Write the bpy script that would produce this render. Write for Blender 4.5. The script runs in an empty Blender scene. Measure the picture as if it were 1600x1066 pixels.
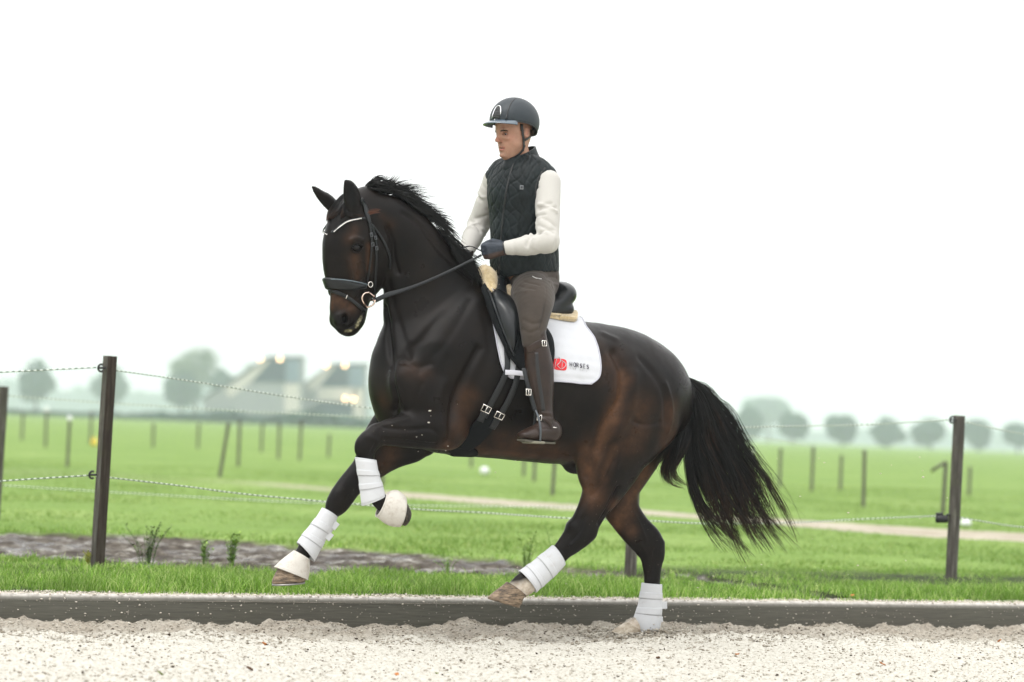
import bpy, math, random
import numpy as np
from mathutils import Vector, Matrix
from mathutils.bvhtree import BVHTree
SC = bpy.context.scene
COL = SC.collection
rnd = random.Random(7)
rng = np.random.default_rng(7)

# ------------------------------------------------------------------ camera
F_PX = 3900.0                      # focal length in pixels of the 1600 px wide photograph
CAM_H = 1.09
PITCH = math.atan(139.0 / F_PX)
ROLL = math.atan(0.040)
CAM = np.array([0.0, 0.0, CAM_H])
_f = np.array([0, math.cos(PITCH), math.sin(PITCH)])
_u0 = np.array([0, -math.sin(PITCH), math.cos(PITCH)])
_r0 = np.array([1.0, 0, 0])
C_R = math.cos(ROLL) * _r0 + math.sin(ROLL) * _u0
C_U = -math.sin(ROLL) * _r0 + math.cos(ROLL) * _u0
C_F = _f
cam_data = bpy.data.cameras.new('camera')
cam = bpy.data.objects.new('camera', cam_data)
COL.objects.link(cam)
cam.matrix_world = Matrix(((C_R[0], C_U[0], -C_F[0], CAM[0]), (C_R[1], C_U[1], -C_F[1], CAM[1]),
                           (C_R[2], C_U[2], -C_F[2], CAM[2]), (0, 0, 0, 1)))
cam_data.sensor_width = 36.0
cam_data.lens = F_PX / 1600 * 36
cam_data.clip_end = 9000
cam_data.dof.use_dof = True
cam_data.dof.focus_distance = 13.0
cam_data.dof.aperture_fstop = 1.8
SC.camera = cam

# ------------------------------------------------------------------ daylight: thin bright overcast
SUN_EL, SUN_AZ = math.radians(60), math.radians(215)      # azimuth measured from +Y towards +X
world = bpy.data.worlds.new('World')
SC.world = world
world.use_nodes = True
wn = world.node_tree.nodes
wl = world.node_tree.links
bg = wn['Background']
sky = wn.new('ShaderNodeTexSky')
sky.sky_type = 'NISHITA'
sky.sun_disc = False
sky.sun_elevation = SUN_EL
sky.sun_rotation = SUN_AZ
sky.dust_density = 6.0
sky.air_density = 1.0
hsv = wn.new('ShaderNodeHueSaturation')
hsv.inputs['Saturation'].default_value = 0.12
wl.new(sky.outputs[0], hsv.inputs['Color'])
cloud = wn.new('ShaderNodeMix')            # even white cloud layer under the clear-sky model
cloud.data_type = 'RGBA'
cloud.inputs['Factor'].default_value = 0.85
tcw = wn.new('ShaderNodeTexCoord'); sepw = wn.new('ShaderNodeSeparateXYZ'); wl.new(tcw.outputs['Generated'], sepw.inputs[0])
mr = wn.new('ShaderNodeMapRange'); mr.inputs['From Max'].default_value = 1.0; mr.inputs['To Min'].default_value = 7.2; mr.inputs['To Max'].default_value = 17.0
wl.new(sepw.outputs['Z'], mr.inputs['Value'])           # an overcast sky is brighter overhead than at the horizon
cmb = wn.new('ShaderNodeCombineColor'); 
for q_ in cmb.inputs: wl.new(mr.outputs[0], q_)
wl.new(cmb.outputs[0], cloud.inputs['B'])
wl.new(hsv.outputs[0], cloud.inputs['A'])
wl.new(cloud.outputs['Result'], bg.inputs['Color'])
bg.inputs['Strength'].default_value = 0.15
sun_data = bpy.data.lights.new('sun', 'SUN')
sun_data.energy = 1.1
sun_data.angle = math.radians(20)
sun_data.color = (1.0, 0.97, 0.92)
sun = bpy.data.objects.new('sun', sun_data)
COL.objects.link(sun)
_sd = Vector((math.sin(SUN_AZ) * math.cos(SUN_EL), math.cos(SUN_AZ) * math.cos(SUN_EL), math.sin(SUN_EL)))
sun.rotation_euler = (-_sd).to_track_quat('-Z', 'Y').to_euler()
sun.location = (0, 0, 30)
SC.view_settings.view_transform = 'Standard'
SC.view_settings.look = 'None'
SC.view_settings.exposure = 0.15
SC.view_settings.gamma = 1.0
SC.cycles.max_bounces = 6
SC.cycles.volume_bounces = 1
SC.cycles.use_denoising = True

# ------------------------------------------------------------------ frames: vertical planes that pixels of the photo are traced onto
def ray(px, py):
    d = C_F + C_R * ((px - 800) / F_PX) + C_U * ((533 - py) / F_PX)
    return d

class Frame:
    """vertical reference plane through P0, turned by yaw about Z.  U runs to the right in the picture, N to the viewer"""
    def __init__(s, p0, yaw):
        s.P0 = np.array(p0, float)
        s.yaw = math.radians(yaw)
        s.c, s.s = math.cos(s.yaw), math.sin(s.yaw)
        s.U = np.array([s.c, s.s, 0]); s.N = np.array([s.s, -s.c, 0]); s.Z = np.array([0, 0, 1.0])
    def P(s, px, py, w=0.0):
        d = ray(px, py)
        t = (w - s.N @ (CAM - s.P0)) / (s.N @ d)
        return CAM + d * t
    def loc(s, p):                       # world -> (u, z, w)
        q = np.asarray(p) - s.P0
        return np.array([q @ s.U, q[..., 2] if q.ndim > 1 else q[2], q @ s.N]) if q.ndim == 1 else np.stack([q @ s.U, q[..., 2], q @ s.N], -1)
    def L(s, px, py, w=0.0):
        return s.loc(s.P(px, py, w))
    def W(s, u, z, w):
        return s.P0 + s.U * u + s.Z * z + s.N * w

def ground_at(px, py, z=0.0):
    d = ray(px, py)
    t = (z - CAM_H) / d[2]
    return CAM + d * t

def catmull(P, n):
    P = np.asarray(P, float)
    if len(P) < 2: return P
    Q = np.vstack([2 * P[0] - P[1], P, 2 * P[-1] - P[-2]])
    out = []
    for i in range(1, len(Q) - 2):
        p0, p1, p2, p3 = Q[i - 1], Q[i], Q[i + 1], Q[i + 2]
        for k in range(n):
            t = k / n
            out.append(0.5 * (2 * p1 + (p2 - p0) * t + (2 * p0 - 5 * p1 + 4 * p2 - p3) * t * t + (3 * p1 - p0 - 3 * p2 + p3) * t ** 3))
    out.append(Q[-2])
    return np.array(out)

# ------------------------------------------------------------------ implicit-surface modeller
class Field:
    """signed-distance grid on axes x, y, z of the world; limbs are blended into it and meshed with surface nets"""
    def __init__(s, lo, hi, res):
        s.lo = np.array(lo, float); s.res = res
        s.n = np.ceil((np.array(hi) - s.lo) / res).astype(int) + 1
        s.D = np.full(s.n, 1.0, np.float32)
        s.ax = [(s.lo[i] + res * np.arange(s.n[i])).astype(np.float32) for i in range(3)]
    def box(s, lo, hi):
        a = np.clip(np.floor((np.array(lo) - s.lo) / s.res).astype(int), 0, s.n)
        b = np.clip(np.ceil((np.array(hi) - s.lo) / s.res).astype(int) + 1, 0, s.n)
        return tuple(slice(int(a[i]), int(b[i])) for i in range(3))
    def pts(s, sl):
        return s.ax[0][sl[0]][:, None, None], s.ax[1][sl[1]][None, :, None], s.ax[2][sl[2]][None, None, :]
    def limb_field(s, fr, C, R, H, margin=0.05):
        """C (n,3) centres in frame coords (u,z,w); R in-plane radius; H lateral half width"""
        Wp = np.array([fr.W(*c) for c in C])
        rad = np.maximum(R, H)
        lo = (Wp - rad[:, None]).min(0) - margin; hi = (Wp + rad[:, None]).max(0) + margin
        sl0 = s.box(lo, hi)
        L = np.full([q.stop - q.start for q in sl0], 1.0, np.float32)
        for i in range(len(C) - 1):
            m = max(rad[i], rad[i + 1]) + margin
            sl = s.box(np.minimum(Wp[i], Wp[i + 1]) - m, np.maximum(Wp[i], Wp[i + 1]) + m)
            sl = tuple(slice(max(sl[j].start, sl0[j].start), min(sl[j].stop, sl0[j].stop)) for j in range(3))
            if any(q.stop <= q.start for q in sl): continue
            X, Y, Z = s.pts(sl)
            X = X - fr.P0[0]; Y = Y - fr.P0[1]; Zz = Z - fr.P0[2]
            u = X * fr.c + Y * fr.s; w = X * fr.s - Y * fr.c
            a = C[i]; b = C[i + 1]
            du, dz = b[0] - a[0], b[1] - a[1]
            ll = du * du + dz * dz + 1e-9
            t = np.clip(((u - a[0]) * du + (Zz - a[1]) * dz) / ll, 0, 1)
            ru = u - a[0] - t * du; rz = Zz - a[1] - t * dz
            r = R[i] + (R[i + 1] - R[i]) * t
            h = H[i] + (H[i + 1] - H[i]) * t
            dw = w - (a[2] + (b[2] - a[2]) * t)
            p2 = ru * ru + rz * rz; w2 = dw * dw
            k0 = np.sqrt(p2 / r ** 2 + w2 / h ** 2)
            k1 = np.sqrt(p2 / r ** 4 + w2 / h ** 4) + 1e-6
            d = (k0 * (k0 - 1) / k1).astype(np.float32)
            v = tuple(slice(sl[j].start - sl0[j].start, sl[j].stop - sl0[j].start) for j in range(3))
            L[v] = np.minimum(L[v], d)
        return sl0, L
    def add(s, sl, L, k):
        A = s.D[sl]
        h = np.maximum(k - np.abs(A - L), 0) / k
        s.D[sl] = np.minimum(A, L) - h * h * k * 0.25
    def limb(s, fr, C, R, H, k=0.03):
        s.add(*s.limb_field(fr, C, R, H, max(0.05, k)), k)
    def cut(s, sl, L, k):                              # smooth subtraction
        A = s.D[sl]; B = -L
        h = np.maximum(k - np.abs(A - B), 0) / k
        s.D[sl] = np.maximum(A, B) + h * h * k * 0.25
    def ellip(s, c, rad, axes=None, k=0.02, sub=False):
        """ellipsoid at world c, radii rad along axes rows"""
        c = np.array(c, float); axes = np.eye(3) if axes is None else np.array(axes, float)
        m = max(rad) + max(0.04, k)
        sl = s.box(c - m, c + m)
        X, Y, Z = s.pts(sl)
        X = X - c[0]; Y = Y - c[1]; Z = Z - c[2]
        k0 = 0; k1 = 0
        for i in range(3):
            q = (X * axes[i][0] + Y * axes[i][1] + Z * axes[i][2]) ** 2
            k0 = k0 + q / rad[i] ** 2; k1 = k1 + q / rad[i] ** 4
        k0 = np.sqrt(k0); k1 = np.sqrt(k1) + 1e-6
        L = (k0 * (k0 - 1) / k1).astype(np.float32)
        (s.cut if sub else s.add)(sl, L, k)
    def caps(s, P, R, k=0.02, sub=False):
        """round cones along world points P with radii R"""
        P = np.asarray(P, float); mg = max(0.05, k)
        lo = (P - np.array(R)[:, None]).min(0) - mg; hi = (P + np.array(R)[:, None]).max(0) + mg
        sl0 = s.box(lo, hi)
        L = np.full([q.stop - q.start for q in sl0], 1.0, np.float32)
        for i in range(len(P) - 1):
            m = max(R[i], R[i + 1]) + mg
            sl = s.box(np.minimum(P[i], P[i + 1]) - m, np.maximum(P[i], P[i + 1]) + m)
            sl = tuple(slice(max(sl[j].start, sl0[j].start), min(sl[j].stop, sl0[j].stop)) for j in range(3))
            if any(q.stop <= q.start for q in sl): continue
            X, Y, Z = s.pts(sl)
            d = P[i + 1] - P[i]; ll = d @ d + 1e-9
            X = X - P[i][0]; Y = Y - P[i][1]; Z = Z - P[i][2]
            t = np.clip((X * d[0] + Y * d[1] + Z * d[2]) / ll, 0, 1)
            q = np.sqrt((X - t * d[0]) ** 2 + (Y - t * d[1]) ** 2 + (Z - t * d[2]) ** 2) - (R[i] + (R[i + 1] - R[i]) * t)
            v = tuple(slice(sl[j].start - sl0[j].start, sl[j].stop - sl0[j].start) for j in range(3))
            L[v] = np.minimum(L[v], q.astype(np.float32))
        (s.cut if sub else s.add)(sl0, L, k)
    def mesh(s, D=None):
        D = s.D if D is None else D
        I = D < 0
        n = D.shape
        cnt = np.zeros((n[0] - 1, n[1] - 1, n[2] - 1), np.int8)
        for dx in (0, 1):
            for dy in (0, 1):
                for dz in (0, 1):
                    cnt += I[dx:n[0] - 1 + dx, dy:n[1] - 1 + dy, dz:n[2] - 1 + dz]
        act = np.argwhere((cnt > 0) & (cnt < 8))
        idx = np.full(cnt.shape, -1, np.int32)
        idx[act[:, 0], act[:, 1], act[:, 2]] = np.arange(len(act))
        acc = np.zeros((len(act), 3)); num = np.zeros(len(act))
        i, j, k = act.T
        cor = [(0, 0, 0), (1, 0, 0), (0, 1, 0), (1, 1, 0), (0, 0, 1), (1, 0, 1), (0, 1, 1), (1, 1, 1)]
        val = [D[i + a, j + b, k + c].astype(float) for a, b, c in cor]
        for a in range(8):
            for b in range(a + 1, 8):
                if bin(a ^ b).count('1') != 1: continue
                va, vb = val[a], val[b]
                m = (va < 0) != (vb < 0)
                t = np.where(m, va / np.where(m, va - vb, 1), 0)
                pa, pb = np.array(cor[a], float), np.array(cor[b], float)
                acc += np.where(m[:, None], pa + t[:, None] * (pb - pa), 0); num += m
        V = (act + acc / num[:, None]) * s.res + s.lo
        F = []
        for ax in range(3):
            o = [1, 1, 1]; o[ax] = 0
            a0 = tuple(slice(o[q], n[q] - 1) for q in range(3))
            a1 = list(a0); a1[ax] = slice(1, n[ax]); a1 = tuple(a1)
            A, B = I[a0], I[a1]
            E = np.argwhere(A != B)
            inside = A[E[:, 0], E[:, 1], E[:, 2]]
            E = E + np.array(o)
            b, c = [q for q in range(3) if q != ax]
            def g(db, dc):
                q = E.copy(); q[:, b] -= db; q[:, c] -= dc
                return idx[q[:, 0], q[:, 1], q[:, 2]]
            Q = np.stack([g(1, 1), g(0, 1), g(0, 0), g(1, 0)], 1)
            flip = inside if ax == 1 else ~inside
            Q[flip] = Q[flip][:, ::-1]
            F.append(Q)
        F = np.vstack(F)
        F = F[(F >= 0).all(1)]
        return V, F

def stations(fr, st, n=5):
    """st rows: (ax, ay, bx, by, w, hw) – the two outline points of a cross-section in photo pixels and its lateral centre / half width"""
    C, R, H = [], [], []
    for ax, ay, bx, by, w, hw in st:
        a, b = fr.L(ax, ay, w), fr.L(bx, by, w)
        d = (b - a)[:2] / 2
        e = abs(d[0]) * fr.c
        r = math.hypot(*d)
        hz = abs(d[0]) / max(r, 1e-9)
        e2 = max(e * e - (hw * fr.s * hz) ** 2, (0.35 * e) ** 2)
        d2 = math.hypot(math.sqrt(e2) / fr.c, d[1])
        C.append((a + b) / 2); R.append(d2); H.append(hw)
    M = catmull(np.column_stack([C, R, H]), n)
    return M[:, :3], np.maximum(M[:, 3], 0.003), np.maximum(M[:, 4], 0.003)

# ------------------------------------------------------------------ object helpers
def thing(name, label, cat, loc=(0, 0, 0), group=None):
    o = bpy.data.objects.new(name, None)
    o.empty_display_size = 0.1
    COL.objects.link(o)
    o.location = Vector([float(q) for q in loc])
    o['label'] = label; o['category'] = cat
    if group: o['group'] = group
    return o
def tag(o, label, cat, group=None):
    o['label'] = label; o['category'] = cat
    if group: o['group'] = group
    return o
def origin(o):
    l = Vector((0, 0, 0))
    while o is not None:
        l = l + o.location; o = o.parent
    return np.array(l)
def mk(name, V, F, mat, parent=None, smooth=True, loc=None, mi=None):
    """V in world coordinates"""
    V = np.asarray(V, float)
    base = origin(parent) if parent is not None else np.zeros(3)
    l = np.array(loc, float) if loc is not None else base
    me = bpy.data.meshes.new(name)
    F = F if isinstance(F, list) else np.asarray(F)
    if isinstance(F, np.ndarray):
        me.vertices.add(len(V)); me.vertices.foreach_set('co', (V - l).ravel().astype(np.float32))
        k = F.shape[1]
        me.loops.add(F.size); me.loops.foreach_set('vertex_index', F.ravel().astype(np.int32))
        me.polygons.add(len(F)); me.polygons.foreach_set('loop_start', np.arange(0, F.size, k, dtype=np.int32))
        me.update(calc_edges=True)
    else:
        me.from_pydata([tuple(v) for v in (V - l)], [], [tuple(int(i) for i in f) for f in F])
        me.update()
    for m in (mat if isinstance(mat, (list, tuple)) else [mat]): me.materials.append(m)
    if smooth: me.polygons.foreach_set('use_smooth', np.ones(len(me.polygons), bool))
    if mi is not None: me.polygons.foreach_set('material_index', np.asarray(mi, np.int32))
    o = bpy.data.objects.new(name, me)
    COL.objects.link(o)
    if parent is not None: o.parent = parent
    o.location = Vector([float(q) for q in (l - base)])
    return o
def attr(o, name, val):
    a = o.data.attributes.new(name, 'FLOAT', 'POINT')
    a.data.foreach_set('value', np.asarray(val, np.float32))
def struct(o):
    o['kind'] = 'structure'; return o
def stuff(o, label, cat):
    o['kind'] = 'stuff'; o['label'] = label; o['category'] = cat; return o

class MB:
    """collects polygons for one mesh"""
    def __init__(s): s.V = []; s.F = []; s.n = 0; s.mi = []
    def add(s, V, F, mi=0):
        V = np.asarray(V, float)
        s.V.append(V); s.F += [tuple(int(i) + s.n for i in f) for f in F]; s.mi += [mi] * len(F)
        s.n += len(V)
    def box(s, c, size, R=None, bev=0.0, mi=0):
        hx, hy, hz = np.array(size) / 2
        b = min(bev, hx * .9, hy * .9, hz * .9)
        R = np.eye(3) if R is None else np.array(R)
        if b <= 0:
            V = np.array([(x, y, z) for x in (-hx, hx) for y in (-hy, hy) for z in (-hz, hz)])
            F = [(0, 1, 3, 2), (4, 6, 7, 5), (0, 4, 5, 1), (2, 3, 7, 6), (0, 2, 6, 4), (1, 5, 7, 3)]
        else:
            V = []; ix = {}
            for sx in (-1, 1):
                for sy in (-1, 1):
                    for sz in (-1, 1):
                        for a in range(3):
                            v = [sx * hx, sy * hy, sz * hz]
                            for q in range(3):
                                if q != a: v[q] -= (sx, sy, sz)[q] * b
                            ix[sx, sy, sz, a] = len(V); V.append(v)
            F = []
            for a in range(3):
                p, q = [i for i in range(3) if i != a]
                for sg in (-1, 1):
                    l = []
                    for (i, j) in ((-1, -1), (1, -1), (1, 1), (-1, 1)):
                        t = [0, 0, 0]; t[a] = sg; t[p] = i; t[q] = j
                        l.append(ix[tuple(t) + (a,)])
                    if (sg > 0) == (a == 1): l.reverse()
                    F.append(tuple(l))
            for a in range(3):
                p, q = [i for i in range(3) if i != a]
                for i in (-1, 1):
                    for j in (-1, 1):
                        t0 = [0, 0, 0]; t0[a] = -1; t0[p] = i; t0[q] = j
                        t1 = list(t0); t1[a] = 1
                        l = [ix[tuple(t0) + (p,)], ix[tuple(t1) + (p,)], ix[tuple(t1) + (q,)], ix[tuple(t0) + (q,)]]
                        c0 = np.mean([V[i_] for i_ in l], 0)
                        nn = np.cross(np.array(V[l[1]]) - V[l[0]], np.array(V[l[2]]) - V[l[0]])
                        if nn @ c0 < 0: l.reverse()
                        F.append(tuple(l))
            for sx in (-1, 1):
                for sy in (-1, 1):
                    for sz in (-1, 1):
                        l = [ix[sx, sy, sz, a] for a in range(3)]
                        if sx * sy * sz < 0: l.reverse()
                        F.append(tuple(l))
            V = np.array(V)
        s.add(V @ R.T + np.array(c), F, mi)
    def tube(s, P, r, n=8, cap=True, flat=1.0, up=None, mi=0, closed=False):
        P = np.asarray(P, float); m = len(P)
        if m < 2: print('SKIP tube'); return
        r = np.broadcast_to(np.asarray(r, float), (m,)) if np.ndim(r) <= 1 else r
        T = np.gradient(P, axis=0)
        if closed: T = np.roll(P, -1, 0) - np.roll(P, 1, 0)
        T /= np.linalg.norm(T, axis=1)[:, None] + 1e-12
        if up is None:
            a = np.array([0, 0, 1.0]) if abs(T[0][2]) < .9 else np.array([1.0, 0, 0])
            ups = []
            for t in T:
                a = a - t * (a @ t); a /= np.linalg.norm(a) + 1e-12; ups.append(a)
            ups = np.array(ups)
        else:
            ups = np.broadcast_to(np.asarray(up, float), (m, 3)).copy()
            ups -= T * (ups * T).sum(1)[:, None]; ups /= np.linalg.norm(ups, axis=1)[:, None] + 1e-12
        S = np.cross(T, ups)
        an = np.arange(n) * 2 * np.pi / n
        V = (P[:, None, :] + (ups[:, None, :] * np.cos(an)[None, :, None] * flat + S[:, None, :] * np.sin(an)[None, :, None]) * r[:, None, None]).reshape(-1, 3)
        F = []
        for i in range(m - (0 if closed else 1)):
            i2 = (i + 1) % m
            for j in range(n):
                k = (j + 1) % n
                F.append((i * n + j, i2 * n + j, i2 * n + k, i * n + k))
        if cap and not closed:
            F.append(tuple(range(n))); F.append(tuple(reversed(range((m - 1) * n, m * n))))
        s.add(V, F, mi)
    def build(s, name, mat, parent=None, smooth=True, loc=None):
        if not s.V: print('EMPTY', name); return None
        V = np.vstack(s.V)
        return mk(name, V, s.F, mat, parent, smooth, loc, s.mi)

# ------------------------------------------------------------------ materials
def srgb(r, g, b):
    f = lambda c: (c / 255 / 12.92) if c <= 10 else ((c / 255 + 0.055) / 1.055) ** 2.4
    return (f(r), f(g), f(b), 1)
class Mat:
    def __init__(s, name, base=(0.5, 0.5, 0.5, 1), rough=0.6, spec=0.5, metal=0.0, sheen=0.0):
        s.m = bpy.data.materials.new(name); s.m.use_nodes = True
        s.N = s.m.node_tree.nodes; s.K = s.m.node_tree.links
        s.b = s.N['Principled BSDF']; s.out = s.N['Material Output']
        base = tuple(base) + ((1,) if len(base) == 3 else ())
        s.b.inputs['Base Color'].default_value = base
        s.b.inputs['Roughness'].default_value = rough
        s.b.inputs['Metallic'].default_value = metal
        s.b.inputs['Specular IOR Level'].default_value = spec
        if sheen: s.b.inputs['Sheen Weight'].default_value = sheen
    def n(s, t, **kw):
        x = s.N.new(t)
        for k, v in kw.items():
            if k in x.inputs: x.inputs[k].default_value = v
            else: setattr(x, k, v)
        return x
    def coord(s, scale=(1, 1, 1), which='Object'):
        t = s.N.new('ShaderNodeTexCoord'); mp = s.N.new('ShaderNodeMapping')
        mp.inputs['Scale'].default_value = scale
        s.K.new(t.outputs[which], mp.inputs['Vector'])
        return mp.outputs[0]
    def noise(s, scale, detail=4, rough=0.6, vec=None, dist=0.0):
        x = s.N.new('ShaderNodeTexNoise')
        x.inputs['Scale'].default_value = scale; x.inputs['Detail'].default_value = detail
        x.inputs['Roughness'].default_value = rough; x.inputs['Distortion'].default_value = dist
        s.K.new(vec if vec is not None else s.coord(), x.inputs['Vector'])
        return x.outputs['Fac']
    def ramp(s, fac, stops, interp='LINEAR'):
        x = s.N.new('ShaderNodeValToRGB'); x.color_ramp.interpolation = interp
        e = x.color_ramp.elements
        while len(e) < len(stops): e.new(0.5)
        for q, (p, c) in zip(e, stops):
            q.position = p; q.color = tuple(c) + ((1,) if len(c) == 3 else ())
        s.K.new(fac, x.inputs[0]); return x.outputs[0]
    def mix(s, fac, a, b, mode='MIX'):
        x = s.N.new('ShaderNodeMix'); x.data_type = 'RGBA'; x.blend_type = mode
        for sock, v in ((x.inputs['Factor'], fac), (x.inputs['A'], a), (x.inputs['B'], b)):
            if isinstance(v, (int, float)): sock.default_value = v
            elif isinstance(v, (tuple, list)): sock.default_value = tuple(v) + ((1,) if len(v) == 3 else ())
            else: s.K.new(v, sock)
        return x.outputs['Result']
    def math(s, op, a, b=0.0):
        x = s.N.new('ShaderNodeMath'); x.operation = op
        for sock, v in zip(x.inputs, (a, b)):
            if isinstance(v, (int, float)): sock.default_value = v
            else: s.K.new(v, sock)
        return x.outputs[0]
    def attr(s, name):
        x = s.N.new('ShaderNodeAttribute'); x.attribute_name = name
        return x.outputs['Fac']
    def color(s, c): s.K.new(c, s.b.inputs['Base Color']); return s
    def roughf(s, c): s.K.new(c, s.b.inputs['Roughness']); return s
    def bump(s, h, strength=0.3, dist=0.01):
        x = s.N.new('ShaderNodeBump'); x.inputs['Strength'].default_value = strength; x.inputs['Distance'].default_value = dist
        s.K.new(h, x.inputs['Height']); s.K.new(x.outputs[0], s.b.inputs['Normal']); return s
# ================================================================== SETTING
Z_G = 0.14                                    # turf level behind the kick board
def hor(x): return 672 + 0.04 * (x - 800)
_b0 = ground_at(0, 928, 0.15); _b1 = ground_at(1600, 944, 0.15)
_bd = (_b1 - _b0) / np.linalg.norm(_b1 - _b0)
BS = np.array([_bd[0], _bd[1], 0]); BV = np.array([-_bd[1], _bd[0], 0])     # along the board, and away across the field
def BP(s, v, z): return _b0 + BS * s + BV * v + np.array([0, 0, z - 0.15])
def to_sv(p): q = np.asarray(p) - _b0; return q @ BS, q @ BV

def vnoise(x, y, seed=0):
    """smooth value noise for numpy arrays"""
    xi = np.floor(x).astype(np.int64); yi = np.floor(y).astype(np.int64)
    fx = x - xi; fy = y - yi
    fx = fx * fx * (3 - 2 * fx); fy = fy * fy * (3 - 2 * fy)
    def h(a, b):
        n = (a * 374761393 + b * 668265263 + seed * 1442695041) & 0x7fffffff
        n = ((n ^ (n >> 13)) * 1274126177) & 0x7fffffff
        n = n ^ (n >> 16)
        return (n & 0xffff) / 65535.0
    return (h(xi, yi) * (1 - fx) + h(xi + 1, yi) * fx) * (1 - fy) + (h(xi, yi + 1) * (1 - fx) + h(xi + 1, yi + 1) * fx) * fy
def fbm(x, y, o=4, seed=0):
    r = 0; a = 0.5; t = 0
    for k in range(o):
        r = r + a * vnoise(x * 2 ** k + 17.3 * k, y * 2 ** k - 9.1 * k, seed + k); t += a; a *= 0.5
    return r / t
def grid_faces(nr, nc):
    i = np.arange(nr - 1)[:, None] * nc + np.arange(nc - 1)[None, :]
    i = i.ravel()
    return np.stack([i, i + 1, i + nc + 1, i + nc], 1)
def poly_in(px, py, poly):
    ins = np.zeros(px.shape, bool); n = len(poly)
    for i in range(n):
        x1, y1 = poly[i]; x2, y2 = poly[(i + 1) % n]
        c = ((y1 > py) != (y2 > py)) & (px < (x2 - x1) * (py - y1) / (y2 - y1 + 1e-12) + x1)
        ins ^= c
    return ins
def interp_line(pts_px, z=Z_G):
    sv = np.array([to_sv(ground_at(x, y, z)) for x, y in pts_px])
    return sv[np.argsort(sv[:, 0])]

MUD_FAR = interp_line([(-400, 818), (0, 829), (300, 838), (700, 866), (950, 878), (1080, 903)])
MUD_NEAR = interp_line([(-400, 868), (0, 868), (300, 886), (700, 894), (950, 901), (1080, 905)])
PATH_L = interp_line([(60, 738), (300, 750), (500, 764), (640, 775), (860, 790), (1060, 805), (1240, 819), (1600, 841), (2000, 866)])
def mud_mask(s, v):
    f = np.interp(s, MUD_FAR[:, 0], MUD_FAR[:, 1], left=0, right=-1); n = np.interp(s, MUD_NEAR[:, 0], MUD_NEAR[:, 1], left=0, right=0)
    e = 1.5 * (fbm(s * 1.6, v * 1.6, 5, 5) - 0.5)
    return np.clip((np.minimum(f - v + e, v - n + e * .8)) / 0.25 + 0.5 - 2.5 * np.clip(s - 4.9, 0, 1), 0, 1)
def path_mask(s, v):
    c = np.interp(s, PATH_L[:, 0], PATH_L[:, 1])
    wdt = 2.6 + 1.6 * (fbm(s * .25, v * .25, 3, 9) - .5)
    m = np.clip((wdt - np.abs(v - c)) / 0.6 + 0.3, 0, 1)
    return m * np.clip((s - 8.3) / 1.2, 0.10, 1)

# ---- pasture behind the board
rows = np.concatenate([np.arange(0, 9, 0.035), 9 * 1.02 ** np.arange(1, 300)])
rows = rows[rows < 2600]
colf = np.linspace(-0.5, 0.5, 420)
Vv = rows[:, None] + 0 * colf[None, :]
Ss = 2.9 + colf[None, :] * (9.5 + 0.62 * rows[:, None]) + 0.06 * rows[:, None] * 0 + 0.40 * rows[:, None]
mm = mud_mask(Ss, Vv); pm = path_mask(Ss, Vv)
hgt = 0.05 * (fbm(Ss * .5, Vv * .5, 3, 3) - .5) * np.clip(Vv / 3, 0, 1) * np.clip(60 / (Vv + 1), 0, 1)
hgt += mm * (0.10 * (fbm(Ss * 7, Vv * 9, 5, 21) - .55) - 0.03)
hgt += (1 - mm) * 0.02 * (fbm(Ss * 9, Vv * 9, 3, 22) - .5) * np.clip(Vv, 0.1, 1)
hgt -= 0.02 * np.clip(1 - Vv / .2, 0, 1)
Pg = _b0[None, None, :] + BS * Ss[..., None] + BV * Vv[..., None]
Pg[..., 2] = Z_G + hgt
m = Mat('pasture', rough=0.9, spec=0.15)
vec = m.coord((1, 1, 1))
n1 = m.noise(0.35, 5, 0.6, vec); n2 = m.noise(6.0, 4, 0.7, vec); n3 = m.noise(1.6, 4, .6, vec)
g = m.ramp(n1, [(0.3, (0.12, 0.21, 0.040)), (0.55, (0.19, 0.29, 0.07)), (0.75, (0.30, 0.38, 0.13))])
g = m.mix(m.ramp(n2, [(0.35, (0, 0, 0)), (0.7, (1, 1, 1))]), g, (0.12, 0.19, 0.035), 'MIX')
g = m.mix(m.ramp(n3, [(0.62, (0, 0, 0)), (0.8, (.7, .7, .7))]), g, (0.17, 0.24, 0.07))
mudc = m.ramp(m.noise(5.5, 6, .75, vec), [(0.40, (0.028, 0.020, 0.015)), (0.54, (0.080, 0.066, 0.050)), (0.62, (0.21, 0.195, 0.165)), (.7, (.42, .40, .38))])
pathc = m.ramp(m.noise(1.2, 4, .6, vec), [(0.3, (0.28, 0.24, 0.18)), (0.7, (0.44, 0.40, 0.32))])
g = m.mix(m.attr('soil'), g, (0.028, 0.040, 0.012))
c = m.mix(m.attr('path'), g, pathc)
c = m.mix(m.attr('mud'), c, mudc)
sandc = m.ramp(m.noise(40, 4, .7, vec), [(0.3, (0.22, 0.18, 0.14)), (0.6, (0.52, 0.47, 0.40))])
c = m.mix(m.attr('sandy'), c, sandc)
m.color(c); m.bump(m.noise(25, 4, .7, vec), 0.4, 0.03)
rr = m.mix(m.attr('mud'), (0.9, 0.9, 0.9), m.ramp(m.noise(2.2, 3, .5, vec), [(0.45, (.75, .75, .75)), (0.62, (0.12, 0.12, 0.12))]))
m.roughf(rr)
pasture = struct(mk('pasture', Pg.reshape(-1, 3), grid_faces(*Vv.shape), m.m))
attr(pasture, 'mud', mm.ravel()); attr(pasture, 'path', (pm * (1 - mm)).ravel())
sandy = np.clip(1.6 - Vv / 0.24 + 1.4 * (fbm(Ss * 5, Vv * 5, 3, 31) - .5), 0, 1)
attr(pasture, 'sandy', sandy.ravel())
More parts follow.
